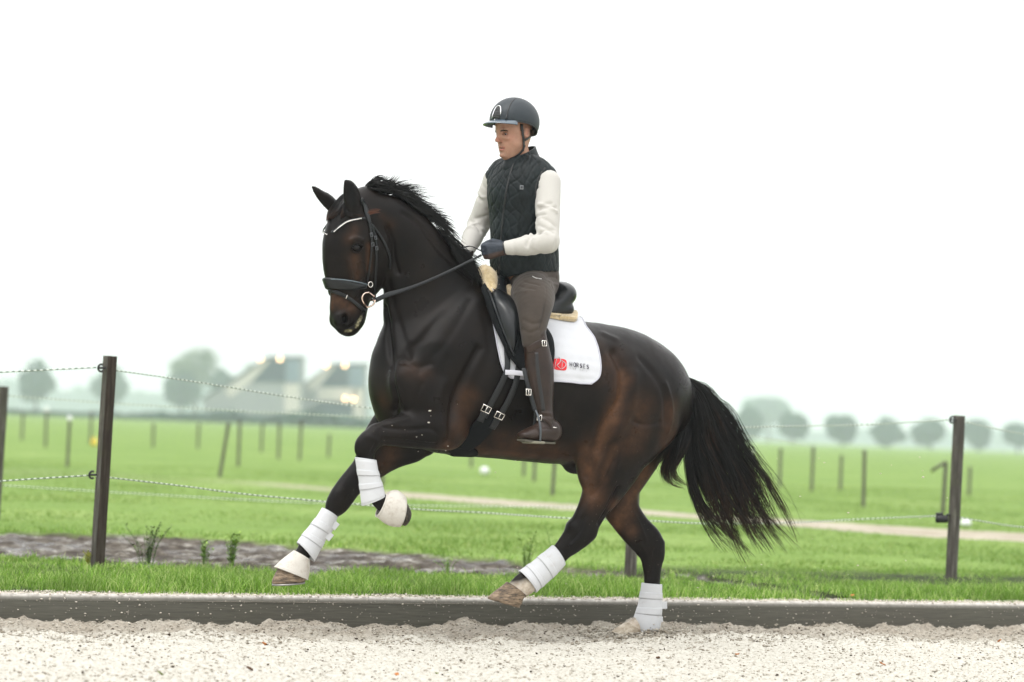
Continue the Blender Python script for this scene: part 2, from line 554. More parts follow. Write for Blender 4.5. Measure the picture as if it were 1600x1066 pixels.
attr(pasture, 'soil', (np.clip(3.6 - Vv, 0, 1)).ravel())

# wide fields outside the fan seen by the camera
mw = Mat('far_pasture', rough=0.95, spec=0.1)
mw.color(mw.ramp(mw.noise(0.05, 4, .6), [(0.3, (0.11, 0.19, 0.04)), (0.7, (0.18, 0.27, 0.07))]))
Vw = [(-1700, -250, 0), (1700, -250, 0), (1700, 2690, 0), (-1700, 2690, 0)]
V = np.array(Vw, float); V[:, 2] = -0.30
struct(mk('ground', V, [(0, 1, 2, 3)], mw.m, smooth=False))
side = MB()
for sgn in (-1, 1):
    q = []
    i = 0 if sgn < 0 else -1
    edge = Pg[:, i, :]
    far = edge + BS * (sgn * (30 + 400 * np.clip(rows / 300, 0, 1)))[:, None]
    far[:, 2] = Z_G - 0.02
    n_ = len(edge)
    step = list(range(0, n_, 6)) + [n_ - 1]
    VV = np.vstack([edge[step], far[step]]); k = len(step)
    side.add(VV, [(a, a + 1, k + a + 1, k + a) if sgn > 0 else (a, k + a, k + a + 1, a + 1) for a in range(k - 1)])
struct(side.build('outer_pasture', mw.m, smooth=False))

# ---- sand arena
sr = np.concatenate([np.arange(-5.6, -0.0, 0.013)]); sr = np.append(sr, 0.02)
sc_ = np.arange(-1.2, 8.6, 0.016)
S2, V2 = np.meshgrid(sc_, sr)
def sand_h(s, v):
    h = 0.045 * (fbm(s * 1.1, v * 1.1, 3, 41) - .5)
    berm = np.exp(-((v + 0.28) / 0.30) ** 2)
    amp = 0.45 + 0.55 * np.clip((v + 1.2) / 0.6, 0, 1)
    h += 0.11 * amp * (np.maximum(fbm(s * 7, v * 7, 4, 42), .42) - .5)
    h += 0.034 * amp * (fbm(s * 34, v * 34, 3, 43) - .5)
    h += berm * (0.006 + 0.03 * (fbm(s * 4.2, v * 3.5, 4, 44) - .4))
    return h - 0.005
hs = sand_h(S2, V2)
_e = np.clip(np.minimum(np.minimum(S2 + 1.2, 8.6 - S2), V2 + 5.6) / .5, 0, 1)
hs = hs * _e - .018 * (1 - _e)
Ps = _b0[None, None, :] + BS * S2[..., None] + BV * V2[..., None]; Ps[..., 2] = hs
m = Mat('sand', rough=0.95, spec=0.15)
vec = m.coord()
c = m.ramp(m.noise(55, 5, .75, vec), [(0.28, (0.14, 0.12, 0.09)), (0.38, (0.34, 0.32, 0.27)), (0.55, (0.52, 0.50, 0.445))])
spk = m.noise(90, 3, .6, vec)
c = m.mix(m.ramp(spk, [(0.66, (0, 0, 0)), (0.72, (1, 1, 1))]), c, (0.10, 0.075, 0.055))
c = m.mix(m.attr('damp'), c, m.ramp(m.noise(60, 4, .7, vec), [(0.3, (0.13, 0.11, 0.085)), (0.65, (0.33, 0.29, 0.235))]))
m.color(c); m.bump(m.noise(180, 3, .7, vec), 0.5, 0.006)
sand = struct(mk('sand', Ps.reshape(-1, 3), grid_faces(*S2.shape), m.m))
damp = np.clip((V2 + 0.85 + 0.6 * (fbm(S2 * 2.5, V2 * 2.5, 4, 51) - .5)) / 0.35, 0, 1) * (0.55 + .45 * fbm(S2 * 9, V2 * 9, 3, 52))
attr(sand, 'damp', damp.ravel())
# sand far outside the picture, so that the arena goes on
VV = np.array([BP(-40, -40, -0.019), BP(60, -40, -0.019), BP(60, 0, -0.019), BP(-40, 0, -0.019)])
struct(mk('arena_base', VV, [(0, 1, 2, 3)], m.m, smooth=False))

# clods and crumbs of sand, thrown-up grains
def pebbles(n, fn, rmin, rmax, seed):
    r = np.random.default_rng(seed)
    ico = np.array([(0, 0, 1), (.89, 0, .45), (.28, .85, .45), (-.72, .53, .45), (-.72, -.53, .45), (.28, -.85, .45), (.72, .53, -.45), (-.28, .85, -.45), (-.89, 0, -.45), (-.28, -.85, -.45), (.72, -.53, -.45), (0, 0, -1)])
    fc = np.array([(0, 1, 2), (0, 2, 3), (0, 3, 4), (0, 4, 5), (0, 5, 1), (1, 6, 2), (2, 7, 3), (3, 8, 4), (4, 9, 5), (5, 10, 1), (2, 6, 7), (3, 7, 8), (4, 8, 9), (5, 9, 10), (1, 10, 6), (11, 7, 6), (11, 8, 7), (11, 9, 8), (11, 10, 9), (11, 6, 10)])
    P = fn(r, n)
    rad = rmin * (rmax / rmin) ** r.random(len(P)) ** 1.8
    V = ico[None] * rad[:, None, None] * r.uniform(.55, 1.35, (len(P), 12, 1)) * np.stack([r.uniform(.8, 1.5, len(P)), r.uniform(.8, 1.5, len(P)), r.uniform(.5, .9, len(P))], 1)[:, None, :] + P[:, None, :]
    F = (fc[None] + 12 * np.arange(len(P))[:, None, None]).reshape(-1, 3)
    return V.reshape(-1, 3), F
def on_sand(r, n):
    s = r.uniform(-1, 8.2, n); v = -np.concatenate([r.uniform(0.02, 1.0, n // 2), r.uniform(.5, 4.5, n - n // 2)])
    p = _b0[None] + BS * s[:, None] + BV * v[:, None]; p[:, 2] = sand_h(s, v) + 0.002
    return p
V, F = pebbles(42000, on_sand, 0.0018, 0.0085, 3)
mcl = Mat('sand_clod', rough=0.95, spec=0.1)
mcl.color(mcl.ramp(mcl.noise(14, 2), [(0.35, (0.20, 0.17, 0.13)), (0.6, (0.46, 0.43, 0.37))]))
stuff(mk('sand_clods', V, F, mcl.m, smooth=False), 'pale and brown crumbs of sand lying over the arena footing', 'sand clods')
def on_sand2(r, n):
    p = on_sand(r, n); return p
V, F = pebbles(2600, on_sand2, 0.002, 0.008, 8)
mdk = Mat('bark_chip', (0.045, 0.032, 0.022), 0.9, 0.1)
stuff(mk('bark_chips', V, F, mdk.m, smooth=False), 'dark brown wood chips scattered over the pale sand', 'chips')

# ---- kick board
m = Mat('dark_board', rough=0.55, spec=0.4)
vec = m.coord((1, 1, 1)); vs = m.coord((2, 2, 40))
c = m.ramp(m.noise(3, 5, .7, vs), [(0.3, (0.052, 0.050, 0.038)), (0.6, (0.092, 0.088, 0.068)), (.8, (.12, .115, .092))])
c = m.mix(m.ramp(m.noise(1.4, 3, .6, vec), [(.4, (0, 0, 0)), (.7, (.5, .5, .5))]), c, (0.065, 0.058, 0.046))
spots = m.noise(38, 3, .5, vec)
c = m.mix(m.ramp(spots, [(0.70, (0, 0, 0)), (0.735, (1, 1, 1))]), c, (0.42, 0.38, 0.31))
dust = m.math('MULTIPLY', m.attr('dust'), 1.0)
c = m.mix(dust, c, m.ramp(m.noise(30, 4, .7, vec), [(0.3, (0.30, 0.28, 0.25)), (0.7, (0.60, 0.57, 0.52))]))
m.color(c); m.bump(m.noise(3, 4, .7, vs), 0.15, 0.004)
prof = [(-0.0, -0.25), (0.0, 0.0), (0.0, 0.118), (0.004, 0.134), (0.013, 0.145), (0.026, 0.150), (0.055, 0.151), (0.075, 0.147), (0.08, 0.138), (0.08, 0.0), (0.08, -0.25)]
VV, du = [], []
ss = np.concatenate([np.arange(-40, -6, 1.0), np.arange(-6, 16, 0.08), np.arange(16, 60, 1.0)])
for s_ in ss:
    for v_, z_ in prof:
        VV.append(BP(s_, v_ + 0.004 * math.sin(s_ * .8), z_)); du.append(1.0 if z_ >= .15 else .85 if z_ > .144 else .25 if z_ > .13 else 0.0)
FF = []
npf = len(prof)
for i in range(len(ss) - 1):
    for j in range(npf - 1):
        FF.append((i * npf + j, (i + 1) * npf + j, (i + 1) * npf + j + 1, i * npf + j + 1))
kb = mk('kick_board', np.array(VV), FF, m.m)
attr(kb, 'dust', du)
tag(kb, 'low dark grey kick board with sand on its rounded top, edging the arena', 'kick board')
def on_board(r, n):
    s = r.uniform(-1, 9.5, n); v = r.uniform(-0.006, 0.0, n)
    p = _b0[None] + BS * s[:, None] + BV * v[:, None]; p[:, 2] = 0.02 + 0.125 * r.random(n) ** .7
    return p
def on_top(r, n):
    s = r.uniform(-1, 9.5, n); v = r.uniform(0.01, 0.42, n)
    p = _b0[None] + BS * s[:, None] + BV * v[:, None]; p[:, 2] = 0.152 - 0.012 * (v > .08)
    return p
Va, Fa = pebbles(700, on_board, 0.0015, 0.006, 11); Vb, Fb = pebbles(16000, on_top, 0.002, 0.008, 12)
msp = Mat('spilled_sand', (0.55, 0.50, 0.43), 0.95, 0.1)
stuff(mk('spilled_sand', np.vstack([Va, Vb]), np.vstack([Fa, Fb + len(Va)]), msp.m, smooth=False), 'pale sand grains spilled on and over the dark kick board', 'sand grains')

# ---- grass
def blades(n, fn, hmin, hmax, wid, seed, bend=0.5):
    r = np.random.default_rng(seed)
    P, hs = fn(r, n)
    n = len(P)
    h = (hmin + (hmax - hmin) * r.random(n) ** 1.6) * hs
    a = r.uniform(0, 2 * np.pi, n); b = r.uniform(0, 2 * np.pi, n)
    side_ = np.stack([np.cos(a), np.sin(a), 0 * a], 1) * (wid * r.uniform(.6, 1.3, n))[:, None] / 2
    lean = np.stack([np.cos(b), np.sin(b), 0 * a], 1) * (h * bend * r.uniform(.1, 1.3, n))[:, None]
    up = np.stack([0 * h, 0 * h, h], 1)
    V = np.stack([P - side_, P + side_, P + lean * .3 + up * .55 + side_ * .75, P + lean * .3 + up * .55 - side_ * .75, P + lean + up * .95], 1)
    i = 5 * np.arange(n)
    q = np.stack([i, i + 1, i + 2, i + 3], 1); t = np.stack([i + 3, i + 2, i + 4], 1)
    return V.reshape(-1, 3), q, t, np.repeat(r.random(n), 5)
def mk_blades(name, res, mat):
    V, q, t, cv = res
    me = bpy.data.meshes.new(name)
    me.vertices.add(len(V)); me.vertices.foreach_set('co', V.ravel().astype(np.float32))
    li = np.concatenate([q.ravel(), t.ravel()]).astype(np.int32)
    me.loops.add(len(li)); me.loops.foreach_set('vertex_index', li)
    ls = np.concatenate([4 * np.arange(len(q)), 4 * len(q) + 3 * np.arange(len(t))]).astype(np.int32)
    me.polygons.add(len(ls)); me.polygons.foreach_set('loop_start', ls)
    me.update(calc_edges=True)
    me.materials.append(mat)
    me.polygons.foreach_set('use_smooth', np.ones(len(ls), bool))
    o = bpy.data.objects.new(name, me); COL.objects.link(o)
    attr(o, 'tone', cv)
    return o
def verge_fn(r, n):
    s = r.uniform(-1.5, 10.5, n); v = 0.12 + 3.4 * r.random(n) ** 1.5
    d = fbm(s * 2.2, v * 2.2, 3, 61)
    ed = .22 + .22 * (fbm(s * 3.5, s * 0, 3, 65) - .4)
    keep = (r.random(n) < np.clip((v - ed) / 0.16, 0.03, 1) * (0.30 + 1.2 * d)) & (mud_mask(s, v) < .5)
    s, v, d, ed = s[keep], v[keep], d[keep], ed[keep]
    p = _b0[None] + BS * s[:, None] + BV * v[:, None]; p[:, 2] = Z_G - 0.01
    return p, (0.05 + 1.9 * fbm(s * 4, v * 4, 3, 63)) * np.clip(.35 + (v - ed) * 2.4, .35, 1) * (.42 + .58 / (1 + np.exp((v - 1.15) / .18)))
def field_fn(r, n):
    v = 3.0 + 32 * r.random(n) ** 1.5; s = 2.9 + .40 * v + r.uniform(-.5, .5, n) * (9 + .6 * v)
    keep = (mud_mask(s, v) < .5) & (path_mask(s, v) < .5)
    s, v = s[keep], v[keep]
    p = _b0[None] + BS * s[:, None] + BV * v[:, None]; p[:, 2] = Z_G - 0.02
    return p, 0.5 + fbm(s * .8, v * .8, 3, 71)
def grass_mat(name, ca, cb, cc):
    m = Mat(name, rough=0.55, spec=0.3)
    c = m.ramp(m.attr('tone'), [(0.0, ca), (0.6, cb), (0.97, cc)])
    c = m.mix(m.ramp(m.noise(1.5, 3), [(.4, (0, 0, 0)), (.65, (.6, .6, .6))]), c, (0.10, 0.20, 0.02))
    m.color(c)
    tr = m.N.new('ShaderNodeBsdfTranslucent'); ms = m.N.new('ShaderNodeMixShader'); ms.inputs[0].default_value = 0.35
    m.K.new(c, tr.inputs['Color']); m.K.new(m.b.outputs[0], ms.inputs[1]); m.K.new(tr.outputs[0], ms.inputs[2]); m.K.new(ms.outputs[0], m.out.inputs['Surface'])
    return m.m
G1 = grass_mat('grass_blade', (0.07, 0.16, 0.012), (0.24, 0.46, 0.045), (0.62, 0.72, 0.28))
G2 = grass_mat('pasture_grass', (0.12, 0.21, 0.03), (0.21, 0.32, 0.06), (0.38, 0.44, 0.16))
stuff(mk_blades('verge_grass', blades(230000, verge_fn, 0.022, 0.115, 0.0042, 5, .8), G1), 'lush bright green grass on the verge right behind the kick board', 'grass')
stuff(mk_blades('pasture_grass', blades(170000, field_fn, 0.02, 0.06, 0.010, 6, .8), G2), 'short grazed grass covering the pasture beyond the mud', 'grass')
def edge_fn(r, n):
    s = r.uniform(-1.5, 10.5, n); v = 2.2 + 5.5 * r.random(n)
    mk_ = mud_mask(s, v); keep = (mk_ > 0.01) & (mk_ < .5)
    s, v = s[keep], v[keep]
    p = _b0[None] + BS * s[:, None] + BV * v[:, None]; p[:, 2] = Z_G - 0.02
    return p, 0.8 + 0 * s
stuff(mk_blades('mud_edge_grass', blades(120000, edge_fn, 0.03, 0.11, 0.006, 9, .8), G1), 'darker tufts of grass along the edge of the muddy strip', 'grass')
# ================================================================== FENCES
def wood_mat(name, a, b, c3, green=0.3):
    m = Mat(name, rough=0.85, spec=0.2)
    vec = m.coord((14, 14, 1.2)); v2 = m.coord()
    c = m.ramp(m.noise(3, 5, .7, vec), [(0.28, a), (0.52, b), (0.75, c3)])
    c = m.mix(m.ramp(m.noise(5, 4, .6, v2), [(.52, (0, 0, 0)), (.72, (green,) * 3)]), c, (0.10, 0.12, 0.045))
    m.color(c); m.bump(m.noise(4, 5, .7, vec), 0.6, 0.01)
    return m.m
W1 = wood_mat('weathered_post', (0.028, 0.024, 0.020), (0.085, 0.077, 0.066), (0.24, 0.23, 0.20))
W2 = wood_mat('far_post', (0.05, 0.045, 0.04), (0.10, 0.09, 0.08), (0.16, 0.15, 0.13))
BLK = Mat('black_plastic', (0.012, 0.012, 0.013), 0.4, 0.5).m
KNOB = Mat('white_plastic', (0.75, 0.76, 0.76), 0.4, 0.5).m
ROPE_W = Mat('rope_white', (0.72, 0.76, 0.70), 0.7, 0.3).m
ROPE_D = Mat('rope_dark', (0.10, 0.14, 0.10), 0.7, 0.3).m
def pz(px, py, depth):                       # point at a given distance from the camera along a traced direction
    d = ray(px, py); return CAM + d * (depth / d[1])
def post(bx, by, tx, ty, size, label, square=False, rot=0.0, mat=None, group=None, depth=None, name='fence_post'):
    if depth is None: base = ground_at(bx, by, Z_G)
    else: base = pz(bx, by, depth)
    top = pz(tx, ty, base[1])
    t = thing(name, label, 'fence post', base, group)
    mb = MB()
    ax = top - base; L = np.linalg.norm(ax); ax /= L
    a = np.array([math.cos(rot), math.sin(rot), 0]); a -= ax * (a @ ax); a /= np.linalg.norm(a); b = np.cross(ax, a)
    n = 4 if square else 12
    ring = []
    hs = np.linspace(-0.25 / L, 1, 9)
    for k, h in enumerate(hs):
        for j in range(n):
            an = (j + .5) * 2 * np.pi / n
            r = size / 2 * (1.414 if square else 1) * (1 + .02 * math.sin(k * 2.1 + j * 1.7))
            ring.append(base + ax * (L * h) + (a * math.cos(an) + b * math.sin(an)) * r)
    for j in range(n):                        # bevelled top
        ring.append(np.array(ring[-n + j - 0 if False else (len(hs) - 1) * n + j]) * 0.985 + top * 0.015 + ax * .006)
    F = [(i * n + j, i * n + (j + 1) % n, (i + 1) * n + (j + 1) % n, (i + 1) * n + j) for i in range(len(hs)) for j in range(n)]
    F.append(tuple(range(len(hs) * n, len(hs) * n + n)))
    mb.add(ring, F)
    mb.build('post', mat or W1, t, smooth=not square)
    return t, base, top
def insulator(t, p, side=-1, box=False):
    mb = MB()
    R = np.stack([C_R, BV, np.array([0, 0, 1.0])], 1)
    if not box:
        th = np.linspace(-2.2, 2.2, 12)
        ring = np.array([p + C_R * side * (0.018 * math.cos(q)) + np.array([0, 0, 1]) * 0.022 * math.sin(q) for q in th])
        mb.tube(ring, 0.007, 6)
        mb.tube([p + C_R * side * 0.015, p - C_R * side * 0.03], 0.007, 6)
    else:
        mb.box(p + C_R * side * 0.012, (0.085, 0.03, 0.055), R, 0.008)
        mb.box(p + C_R * side * 0.03 + np.array([0, 0, .035]), (0.05, 0.02, 0.02), R, 0.004)
        mb.tube([p + C_R * side * -.02 + np.array([0, 0, .03]), p + C_R * side * -.05 + np.array([0, 0, .03])], .008, 6)
    mb.build('insulator', BLK, t)
FG = 'posts of the near rope fence behind the arena'
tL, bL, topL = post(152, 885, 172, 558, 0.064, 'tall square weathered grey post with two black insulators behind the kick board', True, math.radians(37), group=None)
tM, bM, topM = post(985, 897, 995, 652, 0.085, 'brown wooden post standing in the grass behind the planted hind leg', False, 0)
tR, bR, topR = post(1486, 906, 1499, 651, 0.085, 'round dark post at right with a bulky black insulator box, behind the kick board', False, 0)
dL, dM, dR = bL[1], bM[1], bR[1]
tS, bS_, topS = post(-8, 812, 6, 605, 0.085, 'rough post cut by the left edge of the photo, left of the tall square one')
dS = bS_[1]
t2, b2, top2 = post(982, 848, 990, 700, 0.08, 'post of the second rope fence hidden behind the hind legs of the horse')
d2 = b2[1]
insulator(tL, pz(158, 575, dL - .05)); insulator(tL, pz(144, 742, dL - .05), -1)
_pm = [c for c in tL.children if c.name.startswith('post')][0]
_pm.data.materials.append(wood_mat('dark_post_side', (0.018, 0.013, 0.010), (0.045, 0.034, 0.026), (0.09, 0.075, 0.06), .15))  # darker brown wood for the right-hand faces of the square post
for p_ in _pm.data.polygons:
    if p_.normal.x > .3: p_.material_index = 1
insulator(tR, pz(1488, 656, dR - .04)); insulator(tR, pz(1474, 811, dR - .04), -1, True)
insulator(tM, pz(986, 668, dM - .04)); insulator(tM, pz(980, 812, dM - .04))
def rope(pts, label, r=0.0042, step=0.020, name='fence_rope'):
    P = catmull([pz(x, y, d) for x, y, d in pts], 12)
    s = np.r_[0, np.cumsum(np.linalg.norm(np.diff(P, axis=0), axis=1))]
    n = int(s[-1] / step)
    q = np.linspace(0, s[-1], n)
    P = np.stack([np.interp(q, s, P[:, i]) for i in range(3)], 1)
    mb = MB(); mb.tube(P, r, 6)
    V = np.vstack(mb.V); mi = []
    for i in range(n - 1):
        for j in range(6): mi.append(1 if (i + j // 2 * 1) % 2 == 0 and (i // 1) % 2 == 0 else 0)
    mi += [0, 0]
    o = mk(name, V, mb.F, [ROPE_W, ROPE_D], None, True, P[0], mi)
    tag(o, label, 'fence rope')
    return o
rope([(-120, 590, dL - .8), (0, 582, dL - .35), (150, 574.5, dL)], 'twisted electric rope running left from the top of the tall square post')
rope([(160, 576, dL), (300, 596, dL + .7), (450, 620, dL + 1.4), (580, 638, dL + 1.9), (760, 657, dM - .8), (986, 668, dM)], 'twisted electric rope sagging right from the top of the tall square post')
rope([(-120, 762, dL - .8), (0, 752, dL - .35), (139, 743, dL)], 'lower twisted rope running left from the lower insulator of the tall square post')
rope([(150, 744, dL), (289, 760, dL + .5), (400, 774, dL + .9), (640, 795, dL + 1.5), (750, 801, dL + 1.9), (890, 810, dM - .3), (980, 812, dM)], 'lower twisted rope passing behind the raised foreleg of the horse')
rope([(986, 668, dM), (1141, 668, dM + .7), (1259, 665.5, dM + 1.3), (1355, 663.5, dM + 1.8), (1486, 656, dR)], 'top rope between the tail of the horse and the round dark post')
rope([(980, 812, dM), (1100, 818, dM + .5), (1227, 817, dM + 1), (1355, 811, dM + 1.6), (1472, 806, dR)], 'lower rope between the hind legs of the horse and the round dark post')
rope([(1490, 656, dR), (1511, 660, dR), (1600, 678, dR + .5), (1720, 690, dR + 1)], 'top rope running right from the round dark post')
rope([(1490, 807, dR), (1530, 814, dR + .1), (1600, 824, dR + .5), (1720, 833, dR + 1)], 'lower rope running right from the round dark post')
rope([(6, 618, dS), (155, 629, dS + .3), (263, 635.6, dS + .3), (400, 643.4, dS + .4), (580, 652, dS + .4), (800, 662, dS + .4), (983, 672, d2)], 'upper rope of the second fence behind the tall square post')
rope([(983, 672, d2), (1141, 679, d2 + 1), (1240, 692, d2 + 2.5), (1269, 700, 50)], 'faint rope of the second fence crossing below the tail')
rope([(-4, 758, dS), (157, 768, dS + .3), (400, 782, dS + .4), (560, 788, dS + .4), (640, 790, dS + .4), (900, 793, dS + .4), (983, 796, d2)], 'lower rope of the second fence between the two lower ropes')

FP = [(34, 688, 36, 646, 0.10, 'faint post, leftmost of the far rows'), (71, 699, 73, 641, 0.10, 'dark far post left of the white knobbed one'),
      (105, 730, 109, 655, 0.09, 'far post topped by a white knob'), (141, 695, 143, 643, 0.10, 'thin far post just left of the tall square post'),
      (239, 699, 240, 662, 0.10, 'faint far post below the gap between the leafy trees'), (309, 701, 311, 662, 0.10, 'faint far post below the tall airy tree'),
      (343, 746, 357, 662, 0.10, 'brown far post leaning strongly to the right'), (372, 729, 375, 656, 0.10, 'upright far post just right of the leaning one'),
      (408, 707, 410, 662, 0.10, 'far post below the left barn roof'), (435, 717, 437, 661, 0.10, 'far post below the bright front of the left barn'),
      (468, 719, 471, 657, 0.10, 'tallest far post between the two barns'), (513, 715, 515, 679, 0.10, 'short far post below the right barn'),
      (597, 760, 600, 700, 0.10, 'far post showing between the two forelegs'), (736, 731, 737, 708, 0.10, 'stub of a far post under the chest of the horse'),
      (818, 745, 820, 700, 0.10, 'leftmost of three far posts under the belly'), (834, 753, 837, 700, 0.10, 'middle of three far posts under the belly'),
      (863, 775, 868, 700, 0.10, 'rightmost and nearest of three far posts under the belly'),
      (1172, 740, 1174, 708, 0.09, 'far post with a white knob beside the tail'), (1218, 763, 1220, 701, 0.10, 'far post under the double round tree'),
      (1268, 768, 1271, 698, 0.10, 'tall far post left of the single round tree'), (1313, 765, 1315, 712, 0.10, 'short far post below the single round tree'),
      (1349, 792, 1351, 704, 0.10, 'dark far post between two round trees at right'), (1473, 803, 1478, 722, 0.11, 'far post with a slanting rail, just left of the round dark post'),
      (1514, 774, 1516, 730, 0.10, 'faint far post just right of the round dark post')]
for bx, by, tx, ty, sz, lb in FP:
    t, b_, tp = post(bx, by, tx, ty, sz * (1.0 + 0.012 * (3705 / (by - hor(bx)) - 20)) * .44, lb, False, 0, W2, 'far posts dividing the pasture')
    if 'knob' in lb:
        mb = MB()
        rr = 0.0042 * b_[1] * .26
        an = np.linspace(0, np.pi, 7)
        mb.tube([tp + np.array([0, 0, rr * (.2 - math.cos(a))]) for a in an], [max(rr * math.sin(a), .002) for a in an], 10)
        mb.build('knob', KNOB, t)
    if 'slanting' in lb:
        d_ = b_[1]; mb = MB()
        a, c = pz(1455, 736, d_), pz(1478, 722, d_)
        mb.tube([a, (a + c) / 2, c], 0.022, 6); mb.build('rail', W2, t)
        
# small light things lying in the field
t = MB(); c = ground_at(757, 742, Z_G)
an = np.linspace(0, np.pi, 8)
t.tube([c + np.array([0, 0, .08 - .09 * math.cos(a)]) for a in an], [max(.10 * math.sin(a), .003) for a in an], 12)
tag(t.build('bucket_ball', KNOB, None, loc=c), 'small round white object lying in the grass under the belly of the horse', 'ball')
c = ground_at(1509, 824, Z_G); t = MB()
t.tube([c + np.array([0, 0, .05 - .05 * math.cos(a)]) for a in an], [max(.07 * math.sin(a), .003) for a in an], 12)
tag(t.build('white_lump', KNOB, None, loc=c), 'small white lump in the pasture right of the round dark post', 'litter')
YEL = Mat('yellow_plastic', (0.75, 0.55, 0.05), 0.5).m
c = ground_at(147, 697, Z_G); t = MB(); t.box(c + np.array([0, 0, .10]), (.17, .17, .20), None, .04); t.tube([c + np.array([-.07, 0, .20]), c + np.array([0, 0, .28]), c + np.array([.07, 0, .20])], .015, 6)
tag(t.build('feed_tub', YEL, None, loc=c), 'small yellow tub far away, left of the tall square post', 'tub')

# ================================================================== TREES
def leaf_mat(name, a, b):
    m = Mat(name, rough=0.6, spec=0.3)
    m.color(m.ramp(m.attr('tone'), [(0, a), (1, b)])); return m.m
LM1 = leaf_mat('leaf_dark', (0.012, 0.045, 0.035), (0.045, 0.11, 0.075))
LM2 = leaf_mat('leaf_light', (0.06, 0.10, 0.04), (0.13, 0.19, 0.08))
BARK = Mat('bark', (0.05, 0.042, 0.035), 0.9, 0.2).m
def tree(cx, cy, wpx, hpx, base_y, depth, label, dens=1.0, mat=None, seed=0, group=None, leaf=0.85, name='tree', lobes=9):
    r = np.random.default_rng(seed + 100)
    sc = depth / F_PX
    base = pz(cx, base_y, depth); base[2] = Z_G
    cen = pz(cx, cy, depth)
    W, H = wpx * sc / 2, hpx * sc / 2
    t = thing(name, label, 'tree', base, group)
    mb = MB(); mb.tube([base - [0, 0, .3], base + [0, 0, .8], (base + cen) / 2, cen + [0, 0, H * .3]], [W * .10 + .08, W * .07 + .07, W * .055 + .06, .05], 8)
    for k in range(6):
        a = r.uniform(0, 6.28); e = cen + np.array([math.cos(a) * W * .65, math.sin(a) * W * .65, r.uniform(-.3, .6) * H])
        st = base + (cen - base) * r.uniform(.45, .95)
        mb.tube([st, (st + e) / 2 + [0, 0, .2], e], [.09, .06, .03], 5)
    mb.build('trunk', BARK, t)
    n = int(2600 * dens)
    L = []                                     # leaf positions: several overlapping lobes
    for k in range(lobes):
        d = r.normal(size=3); d /= np.linalg.norm(d); d *= r.uniform(.35, .62)
        q = r.normal(size=(n // lobes, 3)); q /= np.linalg.norm(q, axis=1)[:, None]
        q *= (r.random((len(q), 1)) ** .4) * r.uniform(.38, .55)
        L.append(q + d)
    q = r.normal(size=(n // 3, 3)); q /= np.linalg.norm(q, axis=1)[:, None]; L.append(q * r.random((len(q), 1)) ** .33 * .75)
    L = np.vstack(L)
    P = cen + L * np.array([W, W, H])
    m = len(P)
    a = r.normal(size=(m, 3)); a /= np.linalg.norm(a, axis=1)[:, None]
    b = np.cross(a, r.normal(size=(m, 3))); b /= np.linalg.norm(b, axis=1)[:, None]
    s = (leaf * r.uniform(.5, 1.3, m))[:, None]
    V = np.stack([P - a * s, P + b * s * .6, P + a * s, P - b * s * .6], 1).reshape(-1, 3)
    F = np.arange(4 * m).reshape(-1, 4)
    o = mk('crown', V, F, mat or LM1, t, smooth=False)
    attr(o, 'tone', np.repeat(np.clip(r.random(m) * .7 + (fbm(L[:, 0] * 3 + 9, L[:, 2] * 3 + 9, 2, seed) - .3), 0, 1), 4))
TR = 'round pollard trees in a row across the pasture'
tree(1170, 662, 60, 62, 706, 945, 'left half of the double round tree beside the tail', 1, None, 1, TR)
tree(1238, 664, 58, 58, 707, 931, 'right half of the double round tree, just right of its twin', 1, None, 2, TR)
tree(1315, 670, 66, 54, 709, 918, 'single round tree standing apart in the middle of the right hand row', 1, None, 3, TR)
tree(1386, 674, 62, 48, 711, 945, 'round tree second from the gap in the right hand row', 1, None, 4, TR)
tree(1454, 674, 66, 50, 713, 945, 'round tree just left of the round dark fence post', 1, None, 5, TR)
tree(1528, 676, 62, 54, 715, 945, 'round tree just right of the round dark fence post', 1, None, 6, TR)
tree(1590, 680, 54, 46, 717, 945, 'round tree cut by the right edge of the photo', 1, None, 7, TR)
tree(1200, 640, 95, 50, 706, 1512, 'pale misty tree looming behind the double round tree', .8, None, 8, None, 1.8)
tree(56, 597, 64, 66, 646, 891, 'egg shaped tree far left, left of the tall square post', 1.1, None, 9, None)
tree(173, 601, 60, 66, 652, 1080, 'tree partly hidden behind the tall square post', 1, None, 10, None)
tree(283, 608, 66, 62, 654, 891, 'dark dense tree at the left foot of the tall airy tree', 1.2, None, 11, None)
tree(306, 576, 92, 74, 654, 945, 'tall airy tree with sky showing through, left of the barns', .55, LM2, 12, None, .8, 'tree', 14)
tree(345, 598, 44, 44, 654, 931, 'small dark tree between the airy tree and the left barn', .8, None, 13, None)
tree(388, 592, 34, 50, 654, 1161, 'faint bare topped tree behind the left barn roof', .25, LM2, 14, None, .8)
def far_mass(x0, x1, ytop, depth, h, seed, label, name, n=5000, leaf=1.2):
    r = np.random.default_rng(seed)
    x = r.uniform(x0, x1, n)
    P = np.array([pz(a, hor(a), depth) for a in x])
    top = (hor(x) - ytop) * depth / F_PX
    top = top * (.45 + 1.0 * fbm(x * .02 + seed, x * 0, 3, seed))
    P[:, 2] = r.random(n) ** .8 * np.maximum(top, .6) ; P[:, 1] += r.uniform(-6, 6, n)
    a = r.normal(size=(n, 3)); a /= np.linalg.norm(a, axis=1)[:, None]
    b = np.cross(a, r.normal(size=(n, 3))); b /= np.linalg.norm(b, axis=1)[:, None]
    s = (leaf * r.uniform(.5, 1.3, n))[:, None]
    V = np.stack([P - a * s, P + b * s * .7, P + a * s, P - b * s * .7], 1).reshape(-1, 3)
    V[:, 2] = np.maximum(V[:, 2], .05)
    o = mk(name, V, np.arange(4 * n).reshape(-1, 4), LM1, None, smooth=False)
    attr(o, 'tone', np.repeat(r.random(n), 4))
    stuff(o, label, 'trees')
